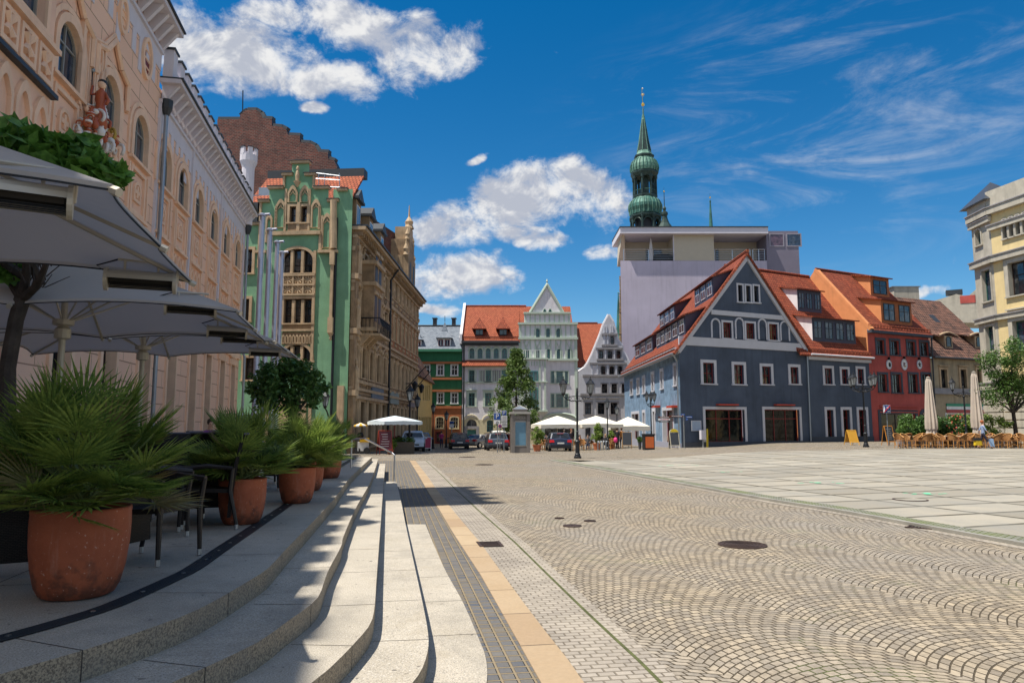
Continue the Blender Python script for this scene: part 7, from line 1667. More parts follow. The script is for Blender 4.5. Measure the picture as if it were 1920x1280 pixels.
    e.path([T(-.025, .108, hip + .645), T(.025, .108, hip + .645)], .006 * s, simple('lip', (.3, .1, .08)), 4); e.build('face_features', ob)['kind'] = 'stuff'
    return ob
def gpx(px, Y): q = at(px, 797, Y); return V((q.x, Y, gz(q.x, Y)))
lampglass = glassm('lantern_glass', (.30, .33, .35), .15)
def lantern(mb, gl, c, s=1.0):
    mb.lathe(c, [(.02, -.10 * s), (.05 * s, -.08 * s), (.085 * s, 0), (.09 * s, .02 * s)], black, 6); 
    for i in range(6): a = i * math.pi / 3; mb.path([c + V((math.cos(a) * .085 * s, math.sin(a) * .085 * s, .02 * s)), c + V((math.cos(a) * .17 * s, math.sin(a) * .17 * s, .40 * s))], .009 * s, black, 4)
    mb.lathe(c, [(.185 * s, .39 * s), (.20 * s, .41 * s), (.11 * s, .54 * s), (.06 * s, .58 * s), (.065 * s, .62 * s), (.03 * s, .65 * s), (.012 * s, .68 * s), (.03 * s, .71 * s), (.004, .76 * s)], black, 6)
    gl.lathe(c, [(.08 * s, .02 * s), (.165 * s, .40 * s)], lampglass, 6)
def street_lamp(p, H, n, ang, lab, arm=.42, sc=1.0, grp='cast iron street lamps'):
    t = thing('street_lamp', p, lab, 'street lamp', grp); mb = MB(); h = H
    mb.lathe(p, [(.17 * sc, 0), (.17 * sc, .10), (.13 * sc, .13), (.125 * sc, .22), (.10 * sc, .26), (.095 * sc, .80), (.12 * sc, .84), (.12 * sc, .88), (.07 * sc, .95), (.055 * sc, 1.35), (.075 * sc, 1.38), (.05 * sc, 1.42), (.042 * sc, h - 1.15), (.07 * sc, h - 1.12), (.07 * sc, h - 1.06), (.04 * sc, h - 1.02), (.05 * sc, h - .75), (.03 * sc, h - .5), (.045 * sc, h - .45), (.005, h - .36)] if n > 1 else [(.15 * sc, 0), (.15 * sc, .12), (.10 * sc, .2), (.085 * sc, .8), (.10 * sc, .84), (.05 * sc, .95), (.038 * sc, h - .80), (.06 * sc, h - .78), (.03 * sc, h - .70)], black, 14); mb.build('post', t)
    if n == 1: arms = [None]
    else: arms = [ang + 2 * math.pi * k / n for k in range(n)]
    for a in arms:
        if a is None: c = p + V((0, 0, h - .66))
        else:
            d = V((math.cos(a), math.sin(a), 0)); c = p + d * arm * sc + V((0, 0, h - .60 * sc)); mb = MB(); b = p + V((0, 0, h - 1.05))
            mb.path([b, b + d * arm * .35 * sc + V((0, 0, -.05)), b + d * arm * .8 * sc + V((0, 0, .07)), b + d * arm * sc + V((0, 0, .22)), c + V((0, 0, -.08))], .022 * sc, black, 6)
            mb.path([p + V((0, 0, h - .80)), p + d * arm * .5 * sc + V((0, 0, h - .85)), b + d * arm * .9 * sc + V((0, 0, .12))], .014 * sc, black, 5)
            for k, (rr, off) in enumerate(((.085, .28), (.06, .52), (.05, .70))): cc = b + d * arm * off * sc + V((0, 0, .10)); mb.path([cc + d * rr * sc * math.cos(q) + V((0, 0, rr * sc * math.sin(q))) for q in [j * .6 for j in range(10)]], .011 * sc, black, 4)
            mb.build('arm', t)
        f = MB(); g_ = MB(); lantern(f, g_, c, sc * 1.05); l = f.build('lantern', t); g_.build('lamp_glass', l)
    return t
def px_h(px, pytop, p): return at(px, pytop, p.y).z - p.z
p = G(1083, 859); street_lamp(p, px_h(1083, 713, p), 2, 0, 'cast iron two lantern lamp in front of the grey gable house', .62, 1.15)
p = G(1222, 840); street_lamp(p, px_h(1222, 736, p), 3, R(75), 'cast iron lamp before the light blue side wall, beside the orange bin', .34, 1.0)
p = G(1624, 838); street_lamp(p, px_h(1624, 703, p), 4, R(28), 'cast iron lamp with several lanterns in front of the low blue house', .75, 1.15)
p = gpx(1811, 47); street_lamp(p, px_h(1808, 712, p), 2, R(5), 'cast iron two lantern lamp rising from the hedge at right', .68, 1.1)
p = gpx(1139, 60); street_lamp(p, px_h(1138, 750, p), 1, 0, 'single lantern lamp post in front of the cafe parasols', 0, 1.15)
p = gpx(1157, 68); street_lamp(p, px_h(1156, 763, p), 1, 0, 'smaller single lantern lamp near the corner of the blue house', 0, 1.15)
for px, Y, top, lab in ((768, 50, 733, 'single lantern lamp nearest to the ornate houses'), (782, 62, 748, 'single lantern lamp by the low yellow house')):
    p = gpx(px, Y); street_lamp(p, px_h(px, top, p), 1, 0, lab, 0, 1.5)
for px, Y, top, lab in ((812, 72, 760, 'dark single lantern lamp with blue plates left of the far crossing'), (837, 76, 775, 'slim single lantern lamp in front of the terracotta ground floor')):
    p = gpx(px, Y); street_lamp(p, px_h(px, top, p), 1, 0, lab, 0, 1.3)
p = GF.P(gfp(zM, 780, 100)[0] - .9, at(616, 770, 45).z, 0); u_, z_ = GF.uz(616, 765); wl_ = thing('wall_lantern', GF.P(u_, z_, 0), 'wall mounted lantern on the green corner house', 'wall lantern')
mb = MB(); g_ = MB(); c = GF.P(u_, z_ + .1, .65); lantern(mb, g_, c, 1.5); mb.path([GF.P(u_ , z_ - .5, 0), GF.P(u_, z_ - .2, .3), c + V((0, 0, -.1))], .05, black, 6); mb.build('lantern', wl_); g_.build('lamp_glass', wl_)
def carpaint(name, c): 
    m, t, b = nm(name); b.inputs['Base Color'].default_value = c4(c); b.inputs['Roughness'].default_value = .35; b.inputs['Metallic'].default_value = .1; b.inputs['Coat Weight'].default_value = .35; b.inputs['Coat Roughness'].default_value = .05; return m
tyre = simple('tyre_rubber', (.018, .018, .02), .85); redl = simple('red_tail_light', (.55, .01, .01), .25); cg = glassm('car_glass', (.012, .016, .02), .03); chrome = simple('chrome', (.6, .6, .62), .15, 1); plate = simple('number_plate_white', (.7, .7, .68), .5)
def car(p, head, lab, paint, L=4.3, Wd=1.76, H=1.45, kind='hatch', rear=True):
    """head: direction the car's front points to"""
    t = thing('parked_car', p, lab, 'car', 'cars parked along the far side'); M = Matrix.Translation(p) @ Matrix.Rotation(head - math.pi / 2, 4, 'Z'); T = lambda x, y, z: M @ V((x, y, z)); w = Wd / 2; hl = L / 2
    if kind == 'hatch': pr = [(-hl, .32), (-hl - .04, .55), (-hl + .03, .92), (-hl + .22, 1.02), (-hl + .50, H - .05), (-hl + .95, H), (.15, H), (hl - 1.55, H - .12) if False else (.55, H - .06), (hl - 1.15, .98), (hl - .35, .84), (hl - .02, .66), (hl + .02, .40), (hl - .05, .28), (-hl + .05, .28)]; gi = (3, 8)
    elif kind == 'van': pr = [(-hl, .32), (-hl - .03, .6), (-hl, 1.0), (-hl + .12, H - .1), (-hl + .3, H), (.5, H), (.95, H - .1), (hl - .75, 1.08), (hl - .25, .95), (hl, .7), (hl + .02, .42), (hl - .05, .3), (-hl + .05, .3)]; gi = (2, 7)
    else: pr = [(-hl, .35), (-hl - .03, .6), (-hl + .03, .90), (-hl + .75, .96), (-hl + 1.25, H - .05), (-hl + 1.7, H), (0, H), (.4, H - .08), (hl - 1.25, .95), (hl - .3, .82), (hl, .62), (hl, .38), (hl - .05, .3), (-hl + .05, .3)]; gi = (3, 8)
    def wid(z, y): k = 1 - .24 * max(0, (z - .95) / (H - .95)) ** 1.0; e = 1 - .09 * max(0, abs(y) / hl - .6) / .4; return w * k * e * (.96 if z < .4 else 1)
    mb = MB(); n = len(pr)
    rows = []
    for (y, z) in pr:
        ww = wid(z, y); rows.append([T(-ww, y, z), T(-ww * .86, y * 1.008, z + (.012 if z > .5 else -.01)), T(0, y * 1.02, z + (.03 if z > .9 else 0)), T(ww * .86, y * 1.008, z + (.012 if z > .5 else -.01)), T(ww, y, z)])
    for i in range(n):
        j = (i + 1) % n
        for k in range(4): mb.face([rows[i][k], rows[i][k + 1], rows[j][k + 1], rows[j][k]], paint)
    zb_ = [q for q in range(n)]
    for sd, k in ((-1, 0), (1, 4)):
        low = [i for i in range(n) if pr[i][1] < 1.0]; 
        mb.face([rows[i][k] for i in (range(n) if sd > 0 else reversed(range(n)))], paint)
    body = mb.build('body', t, smooth=False)
    def gl(i0, i1, s0, s1, inset, name):
        (y0, z0), (y1, z1) = pr[i0], pr[i1]; a = .16; q = MB(); f0 = V((y0, z0, 0)).lerp(V((y1, z1, 0)), s0); f1 = V((y0, z0, 0)).lerp(V((y1, z1, 0)), s1); nrm = V((-(y1 - y0), 0, 0))
        d = V((0, z0 - z1, y1 - y0)); d = V((0, -(z1 - z0), (y1 - y0))).normalized(); d = -d if (d.y * (y0 + y1) < 0) else d
        w0, w1 = wid(f0.y, f0.x) * inset, wid(f1.y, f1.x) * inset; off = d * .045
        q.face([T(-w0, f0.x + off.y, f0.y + off.z), T(w0, f0.x + off.y, f0.y + off.z), T(w1, f1.x + off.y, f1.y + off.z), T(-w1, f1.x + off.y, f1.y + off.z)], cg); return q.build(name, t)
    gl(gi[0], gi[0] + 1, .06, .93, .86, 'rear_window')
    gl(gi[1] - 1 if kind != 'van' else 6, gi[1] if kind != 'van' else 7, .08, .95, .88, 'windscreen')
    for sd in (-1, 1):
        q = MB(); ys = [pr[gi[0]][0] + .18, pr[gi[0] + 1][0] + .12, pr[gi[1] - 1][0] + .05, pr[gi[1]][0] - .12]; zs = [.98, H - .14, H - .14, .98]; pts = [T(sd * (wid(z, y) + .012), y, z) for y, z in zip(ys, zs)]; q.face(pts if sd > 0 else pts[::-1], cg); sw = q.build('side_window', t)
        q = MB(); ym = (ys[1] + ys[2]) / 2; q.path([T(sd * (wid(.98, ym) + .016), ym, .98), T(sd * (wid(H - .14, ym) + .016), ym, H - .14)], .035, paint, 4); q.build('pillar', sw)
        q = MB(); q.ball(V((0, 0, 0)), .1, paint, 8); q.v = [T(sd * (w + .09) + v.x, pr[gi[1]][0] - .35 + v.y * .7, 1.02 + v.z * .75) for v in q.v]; q.build('mirror', t)
        for y in (-hl + .78, hl - .82):
            q = MB(); c0 = T(sd * (w - .20), y, .31); c1 = T(sd * (w + .015), y, .31); q.path([c0, c1], .31, tyre, 20); wh = q.build('wheel', t); q = MB(); q.path([c1, T(sd * (w + .022), y, .31)], .20, chrome, 14); q.build('rim', wh)
            q = MB(); 
        q = MB(); q.hexa([T(sd * w * .98, -hl - .045, .72), T(sd * w * .98, -hl + .22, .72), T(sd * w * .56, -hl + .1, .72), T(sd * w * .56, -hl - .07, .74), T(sd * w * .95, -hl - .02, .93), T(sd * w * .96, -hl + .25, .93), T(sd * w * .6, -hl + .1, .92), T(sd * w * .6, -hl - .04, .92)] if sd > 0 else [T(sd * w * .56, -hl - .07, .74), T(sd * w * .56, -hl + .1, .72), T(sd * w * .98, -hl + .22, .72), T(sd * w * .98, -hl - .045, .72), T(sd * w * .6, -hl - .04, .92), T(sd * w * .6, -hl + .1, .92), T(sd * w * .96, -hl + .25, .93), T(sd * w * .95, -hl - .02, .93)], redl); q.build('tail_light', t)
        q = MB(); q.ball(V((0, 0, 0)), .14, plate, 8); q.v = [T(sd * w * .72 + v.x * 1.3, hl - .06 + v.y * .5, .66 + v.z * .55) for v in q.v]; q.build('headlight', t)
    q = MB(); q.box((-.26, -hl - .09, .62), (.26, -hl - .03, .73), plate, M); q.build('number_plate', t)
    q = MB(); q.box((-w * .94, -hl - .06, .27), (w * .94, -hl + .2, .42), tyre, M); q.box((-w * .94, hl - .2, .26), (w * .94, hl + .05, .40), tyre, M); q.box((-w * .5, hl - .0, .50), (w * .5, hl + .045, .60), tyre, M); q.build('bumper', t)['kind'] = 'stuff'
    q = MB(); q.box((-.25, -hl + .32, H - .06), (.25, -hl + .36, H - .02), redl, M); q.build('brake_light', t)
    return t
cb = carpaint('black_car_paint', (.012, .013, .02)); cgy = carpaint('grey_car_paint', (.06, .075, .10)); csv = carpaint('silver_car_paint', (.42, .40, .36)); cwh = carpaint('silver_blue_car_paint', (.42, .50, .60)); crd = carpaint('red_car_paint', (.45, .01, .01)); cwt = carpaint('white_car_paint', (.7, .72, .7)); cnv = carpaint('navy_car_paint', (.012, .02, .045))
car(gpx(1046, 58), R(92), 'dark navy hatchback seen from behind, beside the cafe parasols', cnv)
car(gpx(860, 70), R(98), 'black car with glowing red rear lights left of the silver saloon', cb, H=1.55)
car(gpx(900, 76), R(60), 'silver saloon car parked between the black car and the grey car', csv, kind='saloon', H=1.38)
car(gpx(930, 62), R(97), 'dark grey hatchback behind the parking signs', cgy)
car(gpx(933, 72), R(96), 'white van like car behind the dark grey hatchback', cwt, H=1.75, kind='van')
car(gpx(948, 70), R(80), 'red car mostly hidden behind the kiosk', crd)
car(gpx(775, 56), R(-82), 'small silver blue city car facing the camera by the white parasol', cwh, L=3.6, H=1.55, kind='van')
car(gpx(789, 62), R(-84), 'blue car parked directly behind the silver blue city car', carpaint('blue_car_paint', (.06, .12, .22)), H=1.5)
p = G(975, 848.5); k = p.y / FPX; t = thing('info_kiosk', p, 'grey four sided information kiosk with pyramid roof and blank blue panels', 'kiosk')
kg = mat('kiosk_grey_metal', (.20, .18, .165), .6, var=.12, bs=20, bst=.1); kl_ = simple('kiosk_light_metal', (.42, .40, .36), .5, .3); kb = simple('blank_blue_panel', (.13, .27, .38), .25)
zt = lambda y: at(975, y, p.y).z; w_ = 15.8 * k
an = R(4); mb = MB(); D = (math.cos(an), math.sin(an)); Nn = V((D[1], -D[0], 0)); Tn = V((D[0], D[1], 0))
mb.obox(p, D, w_ * .86, w_ * .86, p.z, zt(778), kg)
for sx in (-1, 1):
    for sy in (-1, 1): mb.obox(p + Tn * sx * w_ * .9 + Nn * sy * w_ * .9, D, .12, .12, p.z, zt(776), kg)
mb.obox(p, D, w_ * .93, w_ * .93, p.z, zt(839), kg); mb.build('body', t)
mb = MB(); mb.obox(p, D, w_ * 1.22, w_ * 1.22, zt(776), zt(772), kl_); mb.obox(p, D, w_ * .82, w_ * .82, zt(772), zt(767), kg)
bz = zt(767); ap = p.copy(); ap.z = zt(759.5)
q = [p + Tn * a * w_ * .88 + Nn * b * w_ * .88 for a, b in ((-1, 1), (1, 1), (1, -1), (-1, -1))]
for i in range(4): a, b = q[i].copy(), q[(i + 1) % 4].copy(); a.z = b.z = bz; mb.face([a, b, ap], zinc)
for i in range(4): a = q[i].copy(); a.z = bz; mb.path([a, ap], .025, kl_, 4)
mb.build('roof', t)
for sgn in (1, -1):
    f = p + Nn * w_ * .87 * sgn; mb = MB(); mb.obox(f, D, w_ * .70, .03, zt(836), zt(789), kl_); fr0 = mb.build('poster_frame', t); mb = MB(); mb.obox(f + Nn * .03 * sgn, D, w_ * .61, .012, zt(834), zt(791), kb); mb.build('panel', fr0)
def text(body, loc, size, xdir, m, name, par=None, up=V((0, 0, 1)), ext=.004, align='CENTER'):
    cu = bpy.data.curves.new(name, 'FONT'); cu.body = body; cu.size = size; cu.align_x = align; cu.align_y = 'CENTER'; cu.extrude = ext
    o = bpy.data.objects.new(name, cu); COL.objects.link(o); x = V(xdir).normalized(); n_ = x.cross(up).normalized()
    mw = Matrix((x, up, n_)).transposed().to_4x4(); mw.translation = V(loc)
    dg = bpy.context.evaluated_depsgraph_get(); me = bpy.data.meshes.new_from_object(o.evaluated_get(dg)); bpy.data.objects.remove(o)
    org = ORG[par.name] if par else V(loc); me.transform(Matrix.Translation(-org) @ mw); me.materials.clear(); me.materials.append(m)
    ob = bpy.data.objects.new(name, me); COL.objects.link(ob); ob.parent = par if par else None; ORG[ob.name] = org; return ob
c = p + Nn * (w_ * .90 + .01); c.z = zt(783.5); text('ZWICKAU', c, .2, Tn, kl_, 'lettering', t)
signb = simple('sign_blue', (.01, .07, .30), .4); signw = simple('sign_white', (.72, .72, .72), .4); signr = simple('sign_red', (.55, .015, .02), .4); signbr = simple('sign_brown', (.12, .035, .02), .5)
def signpost(p, h, r, lab, name='traffic_sign'):
    t = thing(name, p, lab, 'traffic sign'); mb = MB(); mb.path([p, p + V((0, 0, h))], r, zinc, 8); mb.build('post', t); return t
def plate_(t, c, w, h, m, name='plate', edge=None):
    mb = MB(); c = V(c); mb.box((c.x - w / 2, c.y - .02, c.z - h / 2), (c.x + w / 2, c.y, c.z + h / 2), edge or signw); mb.box((c.x - w / 2 + .02, c.y - .028, c.z - h / 2 + .02), (c.x + w / 2 - .02, c.y - .018, c.z + h / 2 - .02), m); return mb.build(name, t)
X = V((1, 0, 0))
Yp = 50; p = gpx(933, Yp); kx = Yp / FPX; z_ = lambda y: at(933, y, Yp).z; t = signpost(p, z_(774) - p.z, .035, 'blue parking sign on a post in front of the dark grey hatchback')
c = V((p.x - .03, Yp - .04, z_(780.5))); pl = plate_(t, c, 13 * kx, 13 * kx, signb); text('P', c - V((0, .035, 0)), 12 * kx, X, signw, 'letter', pl)
c = V((p.x - .03, Yp - .04, z_(791))); pl = plate_(t, c, 12.5 * kx, 7 * kx, signw); mb = MB(); mb.path([c + V((-.08, -.035, -.08)), c + V((0, -.035, .05)), c + V((.1, -.035, -.02))], .02, black, 4); mb.build('symbol', pl)
Yp = 53; p = gpx(945, Yp); kx = Yp / FPX; z_ = lambda y: at(945, y, Yp).z; t = signpost(p, z_(768) - p.z, .035, 'smaller blue parking sign with three white text plates left of the kiosk')
c = V((p.x + .02, Yp - .04, z_(774))); pl = plate_(t, c, 8.5 * kx, 9 * kx, signb); text('P', c - V((0, .035, 0)), 8 * kx, X, signw, 'letter', pl)
for y, h in ((785, 11), (794, 5.5), (798.5, 4)):
    c = V((p.x + .02, Yp - .04, z_(y))); pl = plate_(t, c, 11 * kx, h * kx, signw); mb = MB()
    for j in range(int(h / 2.6)): zz = c.z + h * kx * .33 - j * .095; mb.box((c.x - 4 * kx, c.y - .034, zz - .018), (c.x + 4 * kx, c.y - .028, zz + .018), greytrim)
    mb.build('text_line', pl)['kind'] = 'stuff'
Yp = 52; p = gpx(937.5, Yp); kx = Yp / FPX; z_ = lambda y: at(937.5, y, Yp).z; t = signpost(p, z_(794) - p.z, .03, 'round blue no stopping sign below the parking signs'); c = V((p.x, Yp - .04, z_(798.5))); plate_(t, c, 8 * kx, 8 * kx, signw)
mb = MB(); mb.path([c + V((0, -.03, 0)), c + V((0, -.04, 0))], 3.2 * kx, signr, 20); mb.path([c + V((0, -.04, 0)), c + V((0, -.046, 0))], 2.4 * kx, signb, 20); mb.path([c + V((-2.2 * kx, -.05, 2.2 * kx)), c + V((2.2 * kx, -.05, -2.2 * kx))], .4 * kx, signr, 4); mb.build('disc', t)
p = gpx(847, 74); z_ = lambda y: at(847, y, 74).z; t = signpost(p, z_(790) - p.z, .04, 'slim post with small blue and white plate beside the black car'); plate_(t, V((p.x, 73.9, z_(792))), .45, .3, signb); plate_(t, V((p.x, 73.9, z_(797))), .45, .45, signw)
Yp = 50; p = gpx(1664, Yp); kx = Yp / FPX; z_ = lambda y: at(1664, y, Yp).z; t = signpost(p, z_(758) - p.z, .035, 'blue and white street sign crossed by a red bar before the red house')
c = V((p.x, Yp - .04, z_(766.5))); pl = plate_(t, c, 13.5 * kx, 14.5 * kx, signb); mb = MB(); y0 = c.y - .036
mb.path([V((c.x - .2, y0, c.z - .2)), V((c.x - .17, y0, c.z + .0)), V((c.x - .17, y0, c.z + .08))], [.04, .045, .03], signw, 6); mb.ball(V((c.x - .17, y0, c.z + .14)), .035, signw, 7); mb.path([V((c.x + .08, y0, c.z + .0)), V((c.x + .12, y0, c.z + .1))], .03, signw, 6); mb.ball(V((c.x + .13, y0, c.z + .15)), .03, signw, 7)
mb.box((c.x - .02, y0 - .005, c.z + .02), (c.x + .05, y0, c.z + .18), signw); mb.box((c.x + .02, y0 - .005, c.z - .2), (c.x + .2, y0, c.z - .12), signw); mb.build('pictogram', pl)
mb = MB(); mb.path([V((c.x - .22, y0 - .02, c.z - .24)), V((c.x + .22, y0 - .02, c.z + .24))], .03, signr, 4); mb.build('red_bar', pl)
p = gpx(1255, 52.5); z_ = lambda y: at(1255, y, 52.5).z; t = thing('direction_sign', p, 'brown direction sign arms on a post before the blue house side wall', 'direction sign'); kx = 52.5 / FPX; mb = MB(); mb.path([p, V((p.x, p.y, z_(779)))], .035, black, 8); mb.path([V((p.x, p.y, z_(782))), V((p.x + 27 * kx, p.y + .2, z_(783)))], .02, black, 5); mb.build('post', t)
for x0, x1, y, m in ((1236, 1256, 782, signbr), (1236, 1256, 786, signw), (1237, 1254, 790, simple('sign_grey', (.12, .12, .13))), (1257, 1281, 780, signbr)):
    mb = MB(); a = at(x0, y, 52.4); b = at(x1, y, 52.4); mb.box((a.x, 52.38, a.z - .06), (b.x, 52.42, a.z + .06), m); mb.face([(a.x, 52.4, a.z - .09), (a.x, 52.4, a.z + .09), (a.x - .12, 52.4, a.z)], m); o = mb.build('sign_arm', t)
    mb = MB(); mb.box((a.x + .08, 52.37, a.z - .015), (b.x - .08, 52.378, a.z + .015), signw if m != signw else signr); mb.build('text_line', o)
p = gpx(1282, 53.3); z_ = lambda y: at(1282, y, 53.3).z; t = thing('direction_sign', p, 'sticker covered post with small blue street name arms at the blue house corner', 'direction sign'); mb = MB(); mb.path([p, V((p.x, p.y, z_(777)))], .05, zinc, 8); mb.build('post', t)
for x0, x1, y in ((1277, 1284, 777), (1286, 1298, 781.5), (1286, 1290, 786)):
    mb = MB(); a = at(x0, y, 53.2); b = at(x1, y, 53.2); mb.box((a.x, 53.18, a.z - .07), (b.x, 53.22, a.z + .07), signb); o = mb.build('sign_arm', t); mb = MB(); mb.box((a.x + .05, 53.17, a.z - .012), (b.x - .05, 53.178, a.z + .012), signw); mb.build('text_line', o)
for (x0, x1, y0, y1) in ((433, 491, 1050, 1112),):
    r = BH.rect(zJ, x0, y0, x1, y1); mb = MB(); BH.box(mb, *r, 0, .08, simple('pale_blue_board', (.30, .38, .50))); ring(mb, BH, opening(*r), opening(r[0] + .05, r[1] - .05, r[2] + .05, r[3] - .05), .0, .1, bluetrim); tag(mb.build('notice_board', None, BH.P(r[0], r[2], 0)), 'blank pale blue notice board on the blue gable house', 'notice board')
u, _ = BH.uz(*zJ(480, 1180)); p = BH.P(u, 0, .5); p.z = gz(p.x, p.y); t = thing('meter_box', p, 'small white grey box on a short post by the blue house', 'box'); mb = MB(); mb.path([p, p + V((0, 0, .6))], .07, zinc, 8); mb.obox(p, BH.t, .22, .12, p.z + .6, p.z + 1.3, modwhite); mb.build('box', t)
u, _ = BH.uz(*zJ(512, 1180)); p = BH.P(u, 0, .4); p.z = gz(p.x, p.y); mb = MB(); mb.path([p, p + V((0, 0, 1.35))], .07, simple('yellow_paint', (.6, .45, .02)), 10); mb.ball(p + V((0, 0, 1.35)), .07, simple('yellow_paint', (1, 1, 0)), 8); tag(mb.build('bollard', None, p), 'yellow bollard next to the first shop window of the blue house', 'bollard')
def aboard(px, Y, ht, wd, lab, fm, pm, yaw=0, mark=None, arch=False):
    p = gpx(px, Y); t = thing('a_board', p, lab, 'sign board'); M = Matrix.Translation(p) @ Matrix.Rotation(yaw, 4, 'Z'); T = lambda x, y, z: M @ V((x, y, z)); w = wd / 2
    for s_, y0, y1 in ((1, -.32, -.03), (-1, .32, .03)):
        mb = MB(); mb.path([T(-w, y0, 0), T(-w, y1, ht)], .025, fm, 5); mb.path([T(w, y0, 0), T(w, y1, ht)], .025, fm, 5); mb.path([T(-w, y1, ht), T(w, y1, ht)], .025, fm, 5); ya = y0 + (y1 - y0) * .2; mb.path([T(-w, ya, ht * .2), T(w, ya, ht * .2)], .025, fm, 5)
        if arch: mb.path([T(w * math.cos(a), y1, ht + w * .7 * math.sin(a)) for a in [math.pi * j / 8 for j in range(9)]], .025, fm, 5)
        f = mb.build('frame', t); mb = MB(); yb = y0 + (y1 - y0) * .97; o_ = -.012 * s_
        mb.face([T(-w, ya + o_, ht * .2), T(w, ya + o_, ht * .2), T(w, yb + o_, ht * .97), T(-w, yb + o_, ht * .97)], pm)
        b = mb.build('board', f)
        if s_ == 1 and mark:
            q = MB(); rnd = random.Random(int(px))
            for j in range(6):
                zz = ht * (.85 - j * .10); yy = y0 + (y1 - y0) * zz / ht - .02; a = rnd.uniform(.4, .8) * w
                q.box((-a, yy - .004, zz - .018), (a * rnd.uniform(.5, 1), yy, zz + .018), mark, M)
            q.build('chalk_line', b)['kind'] = 'stuff'
    return t
chalk = simple('chalk_white', (.5, .5, .5), .9); bbd = simple('blackboard', (.03, .035, .045), .7)
aboard(1263, 51, 1.15, .62, 'blackboard stand with yellow rounded top before the blue house door', simple('cream_frame', (.5, .46, .36)), bbd, R(5), None, True)
p = gpx(1263, 51); mb = MB(); 
mb.lathe(p + V((0, -.05, 1.15)), [(.28, -.02), (.28, .02)], simple('yellow_paint', (1, 1, 0)), 20); mb.v = [V((v.x, p.y - .05 + (v.z - p.z - 1.15), p.z + 1.17 + max(0, (v.y - p.y + .05)) * .8)) for v in mb.v]
tag(mb.build('board_topper', None, p), 'yellow half round topper of the blackboard stand', 'sign topper')
aboard(1175, 60, 1.35, .75, 'grey chalkboard stand at the corner behind the bicycle racks', simple('light_wood', (.35, .22, .11)), bbd, R(-6))
aboard(1595, 52, 1.05, .75, 'plain yellow orange folding board on the plaza near the low blue house', simple('orange_board', (.72, .38, .05)), simple('orange_board', (.72, .38, .05)), R(18))
aboard(1664, 51, 1.35, .62, 'orange framed chalkboard under the play street sign', simple('orange_wood', (.55, .22, .03)), bbd, R(12), chalk)
aboard(722, 44.5, 1.45, .8, 'red framed menu board with dark red panel by the steps', simple('red_wood', (.30, .035, .015)), simple('maroon_board', (.09, .012, .02)), R(28), chalk)
aboard(803, 60, 1.1, .5, 'small pink red poster stand by the low yellow house', fr_w, simple('rose_poster', (.35, .03, .08)), R(5))
p = gpx(1215, 51.5); t = thing('litter_bin', p, 'square black litter bin with orange front beside the lamp', 'litter bin'); mb = MB(); mb.obox(p, (1, .1), .36, .33, p.z, p.z + 1.02, black); mb.obox(p, (1, .1), .40, .37, p.z + 1.02, p.z + 1.12, black); mb.build('body', t); mb = MB(); mb.obox(p + V((.03, -.36, 0)), (1, .1), .29, .03, p.z + .14, p.z + .92, simple('orange_panel', (.58, .13, .03))); mb.build('panel', t)
def bush(mb, c, rx, rz, n, sz, m, seed, k=22): leaf_cloud(mb, crown_clumps(c, rx * .8, rz * .8, k, rx * .32, seed), n, sz, m, seed, .3)
def pplant(px, Y, w, h, ph, lab, pm, lm, seed, shape=None):
    p = gpx(px, Y); t = thing('potted_plant', p, lab, 'potted plant'); mb = MB(); r = w * .3 if ph > .3 else .2; mb.lathe(p, [(r * .7, 0), (r, ph), (r * 1.08, ph), (r * 1.08, ph + .06), (r * .8, ph + .05), (.01, ph + .04)], pm, 16); mb.build('pot', t)
    mb = MB(); c = p + V((0, 0, ph + (h - ph) * .5)); leaf_cloud(mb, crown_clumps(c, w / 2 * .85, (h - ph) / 2 * .9, 26, w * .17, seed, shape), int(700 + 900 * w), .065, lm, seed, .3); mb.path([p + V((0, 0, ph)), c], .03, bark, 6); mb.build('foliage', t)
tc2 = simple('pale_terracotta', (.50, .17, .08), .8)
pplant(1007, 56, 1.15, 1.95, .45, 'round yellow green shrub in a terracotta pot beside the navy hatchback', tc2, leafD, 21)
pplant(1119, 59, 1.15, 2.35, .5, 'tall pointed green shrub in a terracotta pot before the cafe chairs', tc2, leafD, 22, lambda f: 1.15 - .6 * f)
pplant(1146, 61, .9, 1.7, .4, 'smaller light green shrub near the bicycle racks', tc2, leafD, 23)
pplant(1199, 54.5, .45, .95, .5, 'small dark planter with low green tuft at the blue house wall', simple('charcoal_pot', (.06, .065, .08)), leafE, 24)
pplant(1207, 53.5, .42, 1.0, .5, 'narrow dark planter behind the orange litter bin', simple('charcoal_pot', (1, 1, 1)), leafE, 25)
pplant(733, 45, .75, 1.05, .2, 'light green leafy plant right of the red menu board', tc2, leafD, 26)
pplant(744, 47, .7, 1.2, .2, 'dark purple leaved plant behind the white street parasol', tc2, leafm('purple_leaf', (.06, .012, .02), (.12, .02, .03), .2), 27)
p = gpx(755, 46); t = thing('planter_box', p, 'grey brown planter box with low plants under the white street parasol', 'planter'); mb = MB(); mb.obox(p, (1, .1), .75, .3, p.z, p.z + .75, simple('grey_brown_box', (.08, .065, .05))); mb.build('box', t); mb = MB(); leaf_cloud(mb, [(p + V((x, 0, .85)), .22) for x in (-.6, -.3, 0, .3, .6)], 900, .06, leafE, 31); mb.build('foliage', t)
